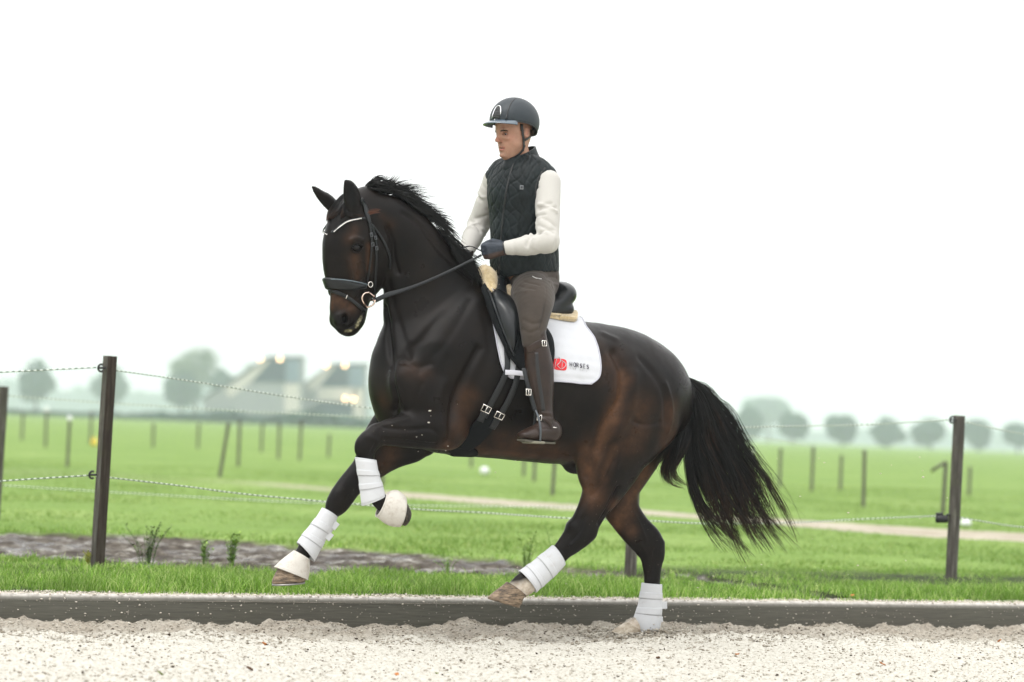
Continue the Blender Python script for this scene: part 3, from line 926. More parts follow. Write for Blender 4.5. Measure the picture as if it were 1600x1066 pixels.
far_mass(-250, 640, 600, 2300, 1, 5, 'misty line of woods on the horizon behind the barns', 'far_wood', 9000, 4.5)
far_mass(1080, 1850, 672, 2500, 1, 6, 'very faint misty woods on the horizon behind the round trees', 'far_wood', 7000, 5.0)
far_mass(-250, 640, 641, 540, 1, 7, 'low grey hedge running in front of the barns', 'far_hedge', 14000, .9)


# ================================================================== BARNS
m = Mat('barn_wall', rough=0.85); m.color(m.ramp(m.noise(.4, 4), [(.3, (.20, .21, .23)), (.7, (.27, .28, .29))])); BW = m.m
m = Mat('barn_trim', rough=0.8); m.color(m.ramp(m.noise(.6, 4), [(.3, (.46, .43, .39)), (.7, (.54, .51, .48))])); BT = m.m
m = Mat('dark_cladding', rough=0.5); m.color(m.ramp(m.noise(.5, 3), [(.3, (.008, .022, .042)), (.7, (.014, .034, .06))])); BD = m.m
m = Mat('grey_cladding', rough=0.5); m.color(m.ramp(m.noise(.5, 3), [(.3, (.10, .15, .20)), (.7, (.15, .2, .26))])); BG = m.m
m = Mat('barn_roof', rough=0.7); m.color(m.ramp(m.noise(.5, 3), [(.3, (.10, .12, .14)), (.7, (.15, .17, .19))])); BR = m.m
LAMP = Mat('lamp_glow', (1, .8, .5), .5).m
LAMP.node_tree.nodes['Principled BSDF'].inputs['Emission Color'].default_value = (1.0, 0.62, 0.30, 1)
LAMP.node_tree.nodes['Principled BSDF'].inputs['Emission Strength'].default_value = 7.0
def prism(mb, poly, depth, y0, thick):
    """upright slab with a traced outline, its real thickness going away from the viewer"""
    A = np.array([pz(x, y, depth + y0) for x, y in poly]); A[:, 1] = depth + y0
    B = A + np.array([0, thick, 0]); n = len(poly)
    mb.add(np.vstack([A, B]), [tuple(range(n))[::-1], tuple(range(n, 2 * n))] + [(i, (i + 1) % n, n + (i + 1) % n, n + i) for i in range(n)])
def barn(name, label, outline, trims, darks, greys, roof, lamps, depth):
    base = pz(outline[0][0], hor(outline[0][0]) + 9, depth); base[2] = 0
    t = thing(name, label, 'barn', base)
    mb = MB(); prism(mb, outline, depth, 0, 16); mb.build('wall', BW, t, False)
    for nm, lst, mt, off in (('pale_wall', trims, BT, -.12), ('dark_cladding', darks, BD, -.2), ('grey_cladding', greys, BG, -.26)):
        for p in lst:
            mb = MB(); prism(mb, p, depth, off, .3); mb.build(nm, mt, t, False)
    for (a, b) in roof:
        mb = MB()
        A = np.array([pz(*a, depth), pz(*b, depth)]); A[:, 1] = depth - .5
        up = np.array([0, 0, .35])
        B = A + [0, 17, 0]
        V = np.vstack([A, B, A + up, B + up])
        mb.add(V, [(0, 1, 3, 2), (4, 6, 7, 5), (0, 4, 5, 1), (2, 3, 7, 6), (0, 2, 6, 4), (1, 5, 7, 3)]); mb.build('roof', BR, t, False)
    for (x, y) in lamps:
        c = pz(x, y, depth - 1.0); mb = MB(); an = np.linspace(0, np.pi, 7)
        mb.tube([c + [0, 0, -.45 * math.cos(a)] for a in an], [max(.45 * math.sin(a), .01) for a in an], 10)
        mb.build('lamp', LAMP, t)
barn('barn', 'left barn with a long lean roof, dark upper front and lights along its ridge', [(318, 664), (318, 624), (419, 561), (468, 561), (468, 666)],
     [[(444, 664), (444, 600), (468, 600), (468, 664)], [(350, 610), (416, 563), (424, 563), (392, 597), (360, 622)]],
     [[(393, 597), (423, 562), (446, 562), (446, 597)]], [[(447, 597), (447, 562), (468, 562), (468, 597)]],
     [((312, 626), (419, 559)), ((417, 559), (471, 559))], [(406.5, 561), (437.5, 561)], 620)
barn('barn', 'right barn with a low dark roof in front and two orange lamps over it', [(472, 666), (472, 604), (519, 572), (569, 572), (569, 670)],
     [[(496, 626), (496, 606), (556, 606), (556, 626)], [(552, 668), (552, 607), (568, 607), (568, 668)], [(478, 600), (514, 571), (524, 571), (498, 604), (484, 612)]],
     [[(498, 605), (526, 572), (545, 572), (545, 605)], [(473, 647), (501, 628), (551, 628), (551, 647)]], [[(546, 605), (546, 572), (568, 572), (568, 605)]],
     [((468, 606), (519, 570)), ((517, 570), (572, 570))], [(510, 571), (539, 571), (539.5, 623), (552.5, 624)], 640)

# ================================================================== HAZE
hb = MB(); hb.box((0, 1200, 19.0), (3600, 3000, 42.0))
hz = hb.build('haze', Mat('haze').m, None, False)
hz['kind'] = 'stuff'; hz['label'] = 'thin white morning haze over the fields'
hm = hz.data.materials[0]; hn = hm.node_tree.nodes; hn.remove(hn['Principled BSDF'])
pv = hn.new('ShaderNodeVolumePrincipled')
pv.inputs['Color'].default_value = (0.86, 0.96, 1.0, 1)
pv.inputs['Density'].default_value = 0.00050
pv.inputs['Anisotropy'].default_value = 0.2
hm.node_tree.links.new(pv.outputs[0], hn['Material Output'].inputs['Volume'])
# ================================================================== HORSE
HF = Frame((0.07, 13.2, 0.0), 21)          # the horse's median plane
HEADF = Frame(HF.P(560, 400, 0.03), 40)    # the head is turned a little more to the viewer
hlo = np.array([-1.35, 12.35, -0.02]); hhi = np.array([1.15, 14.25, 2.5])
HG = Field(hlo, hhi, 0.0085)
def hl(st, k=0.03, fr=HF, n=5):
    HG.limb(fr, *stations(fr, st, n), k=k)
# trunk
hl([(645, 530, 645, 668, 0, .17), (690, 482, 685, 700, 0, .235), (740, 450, 735, 713, 0, .27), (800, 472, 790, 718, 0, .295),
    (860, 492, 852, 724, 0, .31), (920, 505, 905, 724, 0, .30), (962, 514, 950, 705, 0, .285), (998, 534, 990, 700, 0, .265), (1014, 560, 1008, 690, 0, .24)], 0.02)
# withers ridge and croup
hl([(735, 436, 745, 540, 0, .10), (775, 450, 780, 560, 0, .10), (820, 474, 820, 580, 0, .12)], 0.05)
hl([(935, 509, 930, 610, 0, .17), (985, 521, 980, 640, 0, .19), (1030, 551, 1010, 660, 0, .18), (1052, 590, 1020, 680, 0, .13)], 0.05)
# neck
def cr(x, y, r, w, hw): return (x - r, y, x + r, y, w, hw)
hl([cr(582, 338, 37, .03, .078), cr(606, 351, 44, .03, .085), cr(632, 372, 47, .03, .088), cr(650, 402, 52, .02, .094), cr(663, 440, 64, .01, .105), cr(676, 480, 78, .0, .125),
    cr(692, 528, 95, 0, .155), cr(680, 585, 101, 0, .18), cr(690, 612, 90, 0, .19)], 0.04)
# chest
hl([(585, 575, 650, 575, 0, .17), (578, 610, 650, 610, 0, .19), (584, 640, 660, 640, 0, .17)], 0.04)
for sg in (1, -1):
    # scapula and shoulder, upper arm
    hl([(715, 480, 765, 490, sg * .12, .06), (668, 530, 735, 540, sg * .18, .06), (630, 580, 700, 590, sg * .19, .07), (618, 605, 690, 620, sg * .19, .07)], 0.07, n=8)
    hl([(612, 600, 662, 585, sg * .19, .07), (640, 640, 700, 610, sg * .20, .07), (672, 690, 722, 640, sg * .19, .06)], 0.05)
    # haunch
    hl([(945, 575, 1005, 590, sg * .15, .10), (925, 620, 1035, 625, sg * .17, .10), (912, 660, 1045, 665, sg * .17, .10)], 0.06)
# near fore (folded)
hl([(690, 640, 705, 702, .20, .075), (660, 640, 670, 702, .21, .07), (632, 645, 640, 700, .21, .06), (605, 656, 607, 696, .21, .05), (589, 662, 594, 696, .21, .043)], 0.03)
hl([(592, 664, 584, 694, .21, .042), (572, 672, 592, 699, .21, .044), (555, 690, 588, 706, .21, .042), (559, 712, 585, 716, .21, .034),
    (563, 735, 588, 734, .21, .027), (568, 755, 590, 752, .21, .026), (574, 775, 596, 765, .21, .028), (583, 790, 604, 774, .21, .034), (594, 800, 611, 777, .21, .032), (606, 806, 620, 782, .21, .032)], 0.02)
# far fore (reaching forward)
hl([(590, 640, 690, 690, -.16, .08), (570, 672, 640, 715, -.17, .07), (554, 716, 598, 742, -.17, .055), (530, 748, 565, 768, -.17, .045),
    (511, 778, 545, 793, -.17, .043), (507, 796, 526, 808, -.17, .034), (488, 818, 510, 832, -.17, .028), (474, 838, 495, 852, -.17, .028),
    (464, 856, 486, 870, -.17, .033), (457, 866, 477, 880, -.17, .031), (450, 878, 470, 892, -.17, .032)], 0.03)
# near hind
hl([(900, 640, 1056, 640, .14, .12), (903, 688, 1022, 682, .15, .11), (899, 722, 1001, 722, .15, .09), (910, 762, 976, 760, .15, .064), (904, 788, 953, 793, .15, .050),
    (895, 807, 939, 817, .15, .043), (887, 820, 930, 837, .15, .041), (877, 837, 913, 852, .15, .036), (867, 851, 893, 867, .15, .030), (858, 860, 881, 881, .15, .027), (838, 877, 864, 900, .15, .027),
    (820, 892, 848, 914, .15, .033), (803, 903, 832, 925, .15, .034), (793, 913, 815, 934, .15, .031)], 0.03)
# far hind
hl([(930, 640, 1066, 640, -.13, .12), (925, 690, 1040, 690, -.14, .11), (915, 725, 1018, 725, -.15, .09), (932, 765, 999, 757, -.15, .064), (940, 792, 998, 785, -.15, .055),
    (953, 815, 1002, 797, -.15, .048), (970, 837, 1015, 816, -.15, .043), (987, 854, 1034, 839, -.15, .041), (998, 868, 1039, 857, -.15, .037), (1003, 884, 1035, 877, -.15, .031), (1006, 905, 1032, 903, -.15, .027), (1006, 935, 1030, 937, -.15, .027),
    (1000, 958, 1027, 966, -.15, .034), (985, 970, 1012, 985, -.15, .033), (975, 976, 995, 990, -.15, .032)], 0.03)
# head
hl([(545, 305, 600, 345, 0, .085), (519, 327, 603, 372, 0, .105), (506, 358, 613, 396, 0, .112), (504, 384, 612, 418, 0, .10), (508, 408, 598, 440, 0, .085),
    (514, 432, 586, 456, 0, .07), (516, 455, 578, 474, 0, .06), (515, 480, 574, 490, 0, .057), (520, 499, 567, 502, 0, .052), (531, 509, 559, 509, 0, .042)], 0.02, HEADF)
# forehead / brows, cheek plate, muzzle
def hp(px, py, w): return HEADF.P(px, py, w)
HA = np.array([HEADF.U, HEADF.N, HEADF.Z])
HG.ellip(hp(556, 378, .085), (.035, .02, .028), HA, 0.03)
HG.ellip(hp(527, 372, -.085), (.035, .02, .028), HA, 0.03)
HG.ellip(hp(592, 392, .055), (.075, .035, .085), HA, 0.04)
HG.ellip(hp(580, 392, -.055), (.075, .035, .085), HA, 0.04)
HG.ellip(hp(532, 499, .028), (.038, .030, .042), HA, 0.02)
HG.ellip(hp(525, 499, -.028), (.038, .030, .042), HA, 0.02)
HG.ellip(hp(560, 498, .0), (.032, .035, .045), HA, 0.015)
# nostrils, eye socket, mouth
HG.ellip(hp(536, 497, .074), (.018, .014, .026), HA, 0.012, sub=True)
HG.ellip(hp(519, 497, -.074), (.018, .014, .026), HA, 0.012, sub=True)
HG.ellip(hp(557, 387, .118), (.025, .014, .018), HA, 0.012, sub=True)
HG.ellip(hp(527, 381, -.118), (.025, .014, .018), HA, 0.012, sub=True)
_n = -.66 * HEADF.U + .68 * HEADF.N - .33 * HEADF.Z; _t = np.cross(_n, HEADF.Z); _t /= np.linalg.norm(_t); _b = np.cross(_t, _n)
HG.ellip(HEADF.W(-.104, -.332, .040), (.026, .015, .026), (_n, _t, _b), .006, sub=True)
_n2 = -.66 * HEADF.U - .68 * HEADF.N - .33 * HEADF.Z; _t2 = np.cross(_n2, HEADF.Z); _t2 /= np.linalg.norm(_t2)
HG.ellip(HEADF.W(-.104, -.332, -.040), (.026, .015, .026), (_n2, _t2, np.cross(_t2, _n2)), .006, sub=True)
# ears
def ear(tip, base, wt, wb, wid):
    c = [(base[0], base[1]), ((base[0] * 2 + tip[0]) / 3, (base[1] * 2 + tip[1]) / 3), ((base[0] + tip[0] * 2) / 3, (base[1] + tip[1] * 2) / 3), tip]
    return c
hl([(542, 334, 568, 328, .065, .026), (538, 318, 566, 313, .075, .026), (536, 303, 562, 300, .078, .022), (536.5, 291, 554, 290, .078, .016), (537, 283, 544, 283.5, .078, .008)], 0.012, HEADF)
hl([(514, 330, 534, 322, -.055, .03), (502, 317, 521, 310, -.06, .026), (494, 307, 508, 302, -.062, .02), (489, 299, 499, 296, -.062, .015), (486, 292, 491, 292, -.062, .007)], 0.015, HEADF)
HG.ellip(hp(549, 306, .104), (.022, .020, .058), HA, 0.008, sub=True)
HG.ellip(HF.P(922, 834, .15), (.026, .026, .026), None, .03); HG.ellip(HF.P(1022, 662, .13), (.13, .10, .14), None, .04); HG.ellip(HF.P(1022, 662, -.13), (.13, .10, .14), None, .04); HG.ellip(HF.P(1034, 849, -.15), (.016, .022, .022), None, .012)
HG.ellip(HF.P(893, 822, .15), (.03, .045, .03), None, .02)
HG.ellip(HF.P(574, 684, .21), (.030, .042, .034), None, .015); HG.ellip(HF.P(532, 772, -.17), (.036, .046, .036), None, .02)
# sheath
HG.ellip(HF.P(900, 728, 0), (.07, .05, .045), None, 0.03)
hV, hF = HG.mesh()
del HG
print('horse verts', len(hV))

def normals(V, F):
    T = np.cross(V[F[:, 2]] - V[F[:, 0]], V[F[:, 3]] - V[F[:, 1]])
    N = np.zeros_like(V)
    for k in range(4): np.add.at(N, F[:, k], T)
    return N / (np.linalg.norm(N, axis=1)[:, None] + 1e-12)
def bvh_of(V, F): return BVHTree.FromPolygons([tuple(v) for v in V], [tuple(f) for f in F.tolist()])
def smooth_mesh(V, F, it=2, lam=0.5):
    E = np.vstack([F[:, [0, 1]], F[:, [1, 2]], F[:, [2, 3]], F[:, [3, 0]]])
    for _ in range(it):
        S = np.zeros_like(V); c = np.zeros(len(V))
        for a, b in ((0, 1), (1, 0)):
            for q in range(3): S[:, q] += np.bincount(E[:, a], V[E[:, b], q], len(V))
            c += np.bincount(E[:, a], minlength=len(V))
        V = V + lam * (S / c[:, None] - V)
    return V
def cast(bvh, px, py):
    d = Vector(ray(px, py)).normalized()
    h = bvh.ray_cast(Vector(CAM), d)
    return (np.array(h[0]), np.array(h[1])) if h[0] is not None else (None, None)
def seg_dist(V, P):
    d = np.full(len(V), 9.0)
    for a, b in zip(P[:-1], P[1:]):
        ab = b - a; t = np.clip(((V - a) @ ab) / (ab @ ab + 1e-12), 0, 1)
        d = np.minimum(d, np.linalg.norm(V - a - t[:, None] * ab, axis=1))
    return d
def mirror_pts(P, fr):
    return np.array([p - 2 * fr.N * ((p - fr.P0) @ fr.N) for p in P])
hV = smooth_mesh(hV, hF, 2)
hN = normals(hV, hF)
hB = bvh_of(hV, hF)
def stroke(px, sig, amt, fr=None):
    """presses or raises the coat along a polyline traced in the photo; mirrored to the far flank when fr is given"""
    global hV
    P = []
    for x, y in px:
        p, n = cast(hB, x, y)
        if p is not None: P.append(p)
    if len(P) < 2: return
    P = catmull(P, 4)
    sets = [P]
    if fr is not None: sets.append(mirror_pts(P, fr))
    for Q in sets:
        lo, hi = Q.min(0) - 3 * sig, Q.max(0) + 3 * sig
        m = np.where(((hV > lo) & (hV < hi)).all(1))[0]
        if len(m) == 0: continue
        d = seg_dist(hV[m], Q)
        hV[m] += hN[m] * (amt * np.exp(-(d / sig) ** 2))[:, None]
def field_of(px, sig, off=0.0):
    P = [p for p in (cast(hB, x, y)[0] for x, y in px) if p is not None]
    if len(P) == 1: P = P * 2
    if not P: return np.zeros(len(hV))
    return np.exp(-(seg_dist(hV, np.array(P)) / sig) ** 2)

for px_, sg_, am_, mir in [
    ([(601, 480), (610, 540), (612, 585), (618, 622), (616, 642)], .016, -.016, False),
    ([(606, 440), (622, 500), (640, 560)], .018, -.006, True),
    ([(628, 567), (650, 572), (674, 569)], .016, -.008, True),
    ([(640, 545), (690, 535)], .03, .006, True),
    ([(618, 618), (626, 634)], .012, -.010, False),
    ([(748, 545), (722, 595), (706, 645), (701, 690)], .022, -.016, True),
    ([(735, 470), (700, 530), (655, 580)], .02, -.006, True),
    ([(690, 600), (680, 640), (690, 680)], .03, .010, True),
    ([(600, 668), (635, 672), (672, 670), (690, 682)], .010, -.008, False),
    ([(629, 333), (657, 353), (680, 383), (703, 408), (735, 436)], .014, -.007, True),
    ([(622, 425), (616, 405), (613, 378), (606, 356)], .013, -.014, False),
    ([(606, 425), (603, 400), (604, 372)], .013, .004, False),
    ([(545, 405), (549, 430), (549, 445)], .008, .006, False),
    ([(560, 408), (566, 440)], .012, -.004, False),
    ([(575, 440), (560, 465), (545, 480)], .010, -.004, False),
    ([(944, 522), (962, 530)], .022, .005, True),
    ([(960, 552), (975, 590), (968, 630), (945, 665), (934, 702)], .030, -.018, True),
    ([(990, 585), (985, 640), (965, 680)], .035, .010, True),
    ([(1000, 560), (1035, 610), (1040, 660)], .020, -.006, True),
    ([(985, 655), (1005, 664), (1030, 660)], .012, -.006, True),
    ([(930, 700), (926, 725), (916, 745)], .018, -.012, True),
    ([(966, 762), (950, 795), (936, 817)], .011, -.016, False), ([(930, 752), (922, 782), (908, 806)], .006, .0045, False), ([(915, 806), (905, 832), (893, 846)], .008, -.007, False), ([(958, 720), (945, 750), (925, 775)], .012, -.008, False), ([(978, 700), (965, 730)], .010, -.005, False),
    ([(905, 800), (890, 828)], .010, .004, False),
    ([(1000, 782), (1014, 808), (1025, 829)], .011, -.016, False), ([(985, 790), (1000, 820), (1010, 845)], .007, .004, False), ([(1022, 862), (1020, 885), (1016, 900)], .006, -.006, False), ([(1000, 850), (1010, 866)], .008, .004, False),
    ([(575, 682), (590, 690)], .012, .004, False),
    ([(548, 770), (530, 785)], .010, .004, False), ([(600, 725), (570, 750), (545, 775)], .007, -.006, False), ([(592, 672), (588, 690), (580, 706)], .006, -.005, False), ([(600, 686), (640, 690), (680, 694)], .006, -.006, False), ([(640, 655), (612, 662)], .007, .004, False), ([(905, 600), (880, 640), (860, 690)], .03, -.005, True), ([(700, 560), (690, 600)], .02, -.005, True), ([(660, 600), (650, 625), (640, 640)], .012, -.006, False), ([(1040, 600), (1050, 640), (1044, 675)], .014, .005, True),
    ([(740, 640), (800, 690), (880, 705)], .05, -.006, True),
    ([(755, 480), (765, 540), (745, 600)], .03, -.004, True),
    ([(531, 492), (538, 487.5), (545, 492), (548, 500), (544, 508)], .006, .005, False), ([(575, 395), (577, 420)], .02, -.004, False), ([(548, 376), (556, 372), (566, 376)], .009, .007, False), ([(520, 400), (522, 430)], .02, -.004, False), ([(585, 350), (592, 380)], .015, -.004, False), ([(552, 379), (563, 380)], .006, .005, False), ([(553, 394), (563, 393)], .005, .003, False),
    ([(568, 486), (563, 497), (555, 507), (546, 513)], .006, -.010, False), ([(566, 499), (560, 509)], .008, .006, False)]:
    stroke(px_, sg_, am_ * 1.25, HF if mir else None)
# fine irregular relief: ribs, tendons and skin folds keep the flanks from being perfectly smooth
nz = fbm(hV[:, 0] * 9 + hV[:, 1] * 5, hV[:, 2] * 9 + 3, 3, 77) - .5
hV += hN * (nz * .006)[:, None]
hN = normals(hV, hF)
hB = bvh_of(hV, hF)

# ---- coat pattern (real coat colours: black points, brown flanks, tan muzzle, white pasterns)
def M2(px, sig): 
    P = [p for p in (cast(hB, x, y)[0] for x, y in px) if p is not None]
    a = np.zeros(len(hV))
    if P:
        if len(P) == 1: P = P * 2
        P = np.array(P)
        a = np.exp(-(seg_dist(hV, P) / sig) ** 2)
        a = np.maximum(a, np.exp(-(seg_dist(hV, mirror_pts(P, HF)) / sig) ** 2))
    return a
brown = np.zeros(len(hV))
for px_, sg_, am_ in [([(553, 402), (556, 430)], .035, .5), ([(576, 385), (577, 420)], .018, .75), ([(528, 470), (548, 480)], .035, .65), ([(520, 455), (519, 480)], .02, .6),
                      ([(972, 590), (955, 650), (932, 700), (920, 735)], .050, 1.0), ([(925, 700), (917, 750), (925, 775)], .07, .8), ([(1000, 640), (985, 690)], .09, .45),
                      ([(1012, 735), (985, 780), (968, 815)], .06, 1.0), ([(960, 790), (985, 830)], .04, .8), ([(730, 620), (716, 680), (740, 700)], .06, .4),
                      ([(790, 690), (880, 712)], .08, .45), ([(640, 575), (665, 585)], .05, .22), ([(600, 625)], .05, .25), ([(925, 540), (940, 580)], .08, .25),
                      ([(1050, 640), (1040, 690)], .06, .45), ([(960, 700), (940, 750), (925, 780)], .035, .55), ([(700, 700), (760, 708), (900, 722)], .05, .6), ([(905, 560), (960, 570)], .08, .3), ([(598, 340), (610, 350)], .03, .15), ([(615, 705), (600, 730)], .05, .5), ([(555, 360), (545, 375)], .03, .3)]:
    brown = np.maximum(brown, am_ * M2(px_, sg_))
white = np.zeros(len(hV))
for px_, sg_ in [([(836, 910), (815, 921), (803, 925)], .048), ([(1010, 975), (990, 984), (975, 990)], .06)]:
    P = np.array([(HF.P(x, y, .15 if x < 900 else -.15)) for x, y in px_])
    white = np.maximum(white, np.clip(1.6 - 1.0 * (seg_dist(hV, P) / sg_) ** 2, 0, 1))
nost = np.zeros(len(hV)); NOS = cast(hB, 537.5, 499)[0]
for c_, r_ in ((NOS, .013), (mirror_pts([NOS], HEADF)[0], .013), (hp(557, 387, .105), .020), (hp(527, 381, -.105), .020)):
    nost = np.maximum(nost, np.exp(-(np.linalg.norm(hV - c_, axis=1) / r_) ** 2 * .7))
foam = np.maximum(M2([(564, 496), (559, 505), (557, 511)], .006), M2([(540, 517.5), (549, 517)], .005))
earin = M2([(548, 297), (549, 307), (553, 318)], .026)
m = Mat('horse_coat', rough=0.30, spec=0.14)
vec = m.coord()
blk = m.ramp(m.noise(6, 4, .6, vec), [(.3, (0.0022, 0.0016, 0.0015)), (.7, (0.0095, 0.0064, 0.0050))])
brn = m.ramp(m.noise(9, 5, .65, vec), [(.3, (0.034, 0.017, 0.0092)), (.7, (0.135, 0.064, 0.032))])
bf = m.math('MULTIPLY', m.attr('brown'), m.ramp(m.noise(11, 5, .7, vec), [(.25, (.45, .45, .45)), (.65, (1.1, 1.1, 1.1))]))
c = m.mix(bf, blk, brn)
c = m.mix(m.attr('white'), c, m.ramp(m.noise(18, 3, .6, vec), [(.35, (.36, .28, .20)), (.6, (.62, .56, .48))]))
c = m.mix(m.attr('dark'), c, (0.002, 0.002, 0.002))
c = m.mix(m.math('MULTIPLY', m.attr('foam'), m.ramp(m.noise(90, 3, .6, vec), [(.4, (.2, .2, .2)), (.6, (1, 1, 1))])), c, (.50, .46, .26))
dust = m.noise(150, 2, .5, vec)
c = m.mix(m.math('MULTIPLY', m.ramp(dust, [(.74, (0, 0, 0)), (.77, (1, 1, 1))]), m.attr('splash')), c, (.35, .30, .24))
m.color(c)
m.roughf(m.ramp(m.noise(7, 4, .6, vec), [(.3, (.25, .25, .25)), (.7, (.40, .40, .40))]))
hair_v = m.coord((60, 60, 260)); m.bump(m.noise(3.0, 4, .8, hair_v), 0.30, 0.004)
COAT = m.m
HBASE = HF.P(1005, 995, -.1); HBASE = np.array([HF.P(820, 990)[0], HF.P(820, 990)[1], 0.0])
horse = thing('horse', 'dark brown horse cantering left with one foreleg folded and white leg boots', 'horse', HBASE)
body = mk('body', hV, hF, COAT, horse)
attr(body, 'brown', brown); attr(body, 'white', white); attr(body, 'dark', np.maximum(nost, earin)); attr(body, 'foam', foam)
attr(body, 'splash', np.clip(1.0 - (hV[:, 2] - .75) / .5, 0, 1))

# ---- rings lofted between traced outline points: hooves, boots
def ringloft(fr, st, n=20, sub=4, off=0.0, smooth_=True):
    rows_ = []
    for ax, ay, bx, by, w, hw in st:
        a, b = fr.P(ax, ay, w), fr.P(bx, by, w)
        rows_.append(np.concatenate([(a + b) / 2, (b - a) / 2, [hw]]))
    R = catmull(rows_, sub) if smooth_ else np.array(rows_)
    an = np.arange(n) * 2 * np.pi / n
    V = []
    for q in R:
        c, v, hw = q[:3], q[3:6], q[6]
        l = np.linalg.norm(v); v = v * (l + off) / l
        V.append(c + np.cos(an)[:, None] * v + np.sin(an)[:, None] * fr.N * (hw + off))
    return np.vstack(V), len(R), n
def loft_faces(m_, n, o=0, rev=False):
    F = [(o + i * n + j, o + i * n + (j + 1) % n, o + (i + 1) * n + (j + 1) % n, o + (i + 1) * n + j) for i in range(m_ - 1) for j in range(n)]
    return [f[::-1] for f in F] if rev else F
def shell(name, fr, st, mat, parent, th=0.006, n=24, sub=4, off=0.0):
    V1, m_, n = ringloft(fr, st, n, sub, off + th); V2, _, _ = ringloft(fr, st, n, sub, off)
    N1 = len(V1)
    F = loft_faces(m_, n) + loft_faces(m_, n, N1, True)
    for j in range(n):
        k = (j + 1) % n
        F.append((j, N1 + j, N1 + k, k)); a = (m_ - 1) * n
        F.append((a + j, a + k, N1 + a + k, N1 + a + j))
    o = mk(name, np.vstack([V1, V2]), F, mat, parent)
    return o
def solid(name, fr, st, mat, parent, n=24, sub=4):
    V, m_, n = ringloft(fr, st, n, sub)
    F = loft_faces(m_, n) + [tuple(range(n))[::-1], tuple(range((m_ - 1) * n, m_ * n))]
    return mk(name, V, F, mat, parent)
m = Mat('hoof_horn', rough=0.6, spec=0.3); vec = m.coord((3, 3, 12))
m.color(m.ramp(m.noise(6, 5, .7, vec), [(.36, (.035, .028, .024)), (.5, (.16, .115, .075)), (.66, (.34, .25, .17))])); m.bump(m.noise(14, 3, .6, vec), .4, .004); HORN = m.m
m = Mat('pale_hoof_horn', rough=.6, spec=.3); m.color(m.ramp(m.noise(14, 4, .7), [(.4, (.24, .19, .13)), (.65, (.52, .46, .37))])); HORNP = m.m
m = Mat('dark_hoof_horn', rough=0.6, spec=0.3); m.color(m.ramp(m.noise(30, 4, .7), [(.4, (.02, .018, .014)), (.7, (.14, .11, .08))])); HORND = m.m
SHOE = Mat('steel_shoe', (.35, .34, .33), .4, .5, 1.0).m
hfn = solid('hoof', HF, [(792, 909, 822, 932, .15, .048), (787, 914, 817, 936, .15, .054), (776, 922, 815, 942, .15, .058), (764, 932, 812, 947, .15, .062), (763, 936, 811, 950, .15, .060)], HORN, horse)
hfn['label'] = 'pale chipped hoof of the near hind leg, lifted clear of the sand'
h2 = solid('hoof', HF, [(980, 972, 1003, 990, -.15, .050), (972, 976, 1000, 994, -.15, .056), (962, 982, 998, 999, -.15, .062), (956, 988, 996, 1002, -.15, .062)], HORNP, horse)
h3 = solid('hoof', HF, [(450, 872, 480, 890, -.17, .046), (443, 878, 479, 896, -.17, .054), (434, 889, 478, 903, -.17, .060), (426, 906, 477, 907, -.17, .064), (425, 912, 476, 909, -.17, .063)], HORN, horse)
sh = solid('shoe', HF, [(425, 913, 476, 909.5, -.17, .064), (425.5, 915.5, 476, 911.5, -.17, .063)], SHOE, h3, sub=1)
h4 = solid('hoof', HF, [(606, 806, 616, 778, .21, .046), (618, 815, 626, 778, .21, .056), (627, 820, 635, 786, .21, .060), (632, 822, 640, 797, .21, .060)], HORND, horse)
m = Mat('white_boot', (.55, .56, .58, 1), 0.75, 0.3)
m.color(m.mix(m.ramp(m.noise(22, 4, .7), [(.58, (0, 0, 0)), (.75, (.35, .35, .35))]), (.57, .58, .60), (.38, .34, .29))); m.bump(m.noise(30, 3), .2, .004)
WB = m.m
m = Mat('rubber_boot', (.78, .74, .68, 1), 0.55, 0.4)
m.color(m.mix(m.ramp(m.noise(26, 4, .7), [(.5, (0, 0, 0)), (.72, (.6, .6, .6))]), (.56, .53, .48), (.32, .26, .20))); m.bump(m.noise(12, 3), .25, .006); RB = m.m
SEAM = Mat('grey_binding', (.33, .33, .35), .8, .2).m
def lerp_st(st, f):
    x = f * (len(st) - 1); i = min(int(x), len(st) - 2); t = x - i
    return tuple(a + (b - a) * t for a, b in zip(st[i], st[i + 1]))
def leg_boot(st, straps, label, tabs=()):
    o = shell('leg_boot', HF, st, WB, horse, .007)
    o['label'] = label
    for f in straps:
        s_ = [lerp_st(st, max(0, f - .065)), lerp_st(st, f), lerp_st(st, min(1, f + .065))]
        shell('strap', HF, s_, WB, o, .0025, sub=3, off=.0065)
        for e in (.068,):
            r = lerp_st(st, min(1, max(0, f + e))); V, mm_, nn = ringloft(HF, [r, r], 24, 1, .0085)
            b_ = MB(); b_.tube(V[:24], .0011, 4, closed=True); b_.build('seam', SEAM, o)
    for (x, y, w, sz, an) in tabs:
        p = HF.P(x, y, w)
        R = np.stack([HF.U * math.cos(an) + HF.Z * math.sin(an), HF.N, -HF.U * math.sin(an) + HF.Z * math.cos(an)], 1)
        b_ = MB(); b_.box(p, (sz * 1.2, .006, sz), R, .002); b_.build('tab', WB, o, False)
    for f in (0.0, 1.0):
        V, mm_, nn = ringloft(HF, [st[0] if f == 0 else st[-1]] * 2, 24, 1, .004)
        b_ = MB(); b_.tube(V[:24], .0042, 5, closed=True); b_.build('piping', WB, o)
    return o
leg_boot([(557, 716, 586, 720, .21, .036), (560, 735, 589, 737, .21, .037), (563, 752, 593, 750, .21, .037), (565, 770, 597, 763, .21, .038), (567, 789, 600, 775, .21, .039)], [.3, .62],
         'white tendon boot on the folded near foreleg')
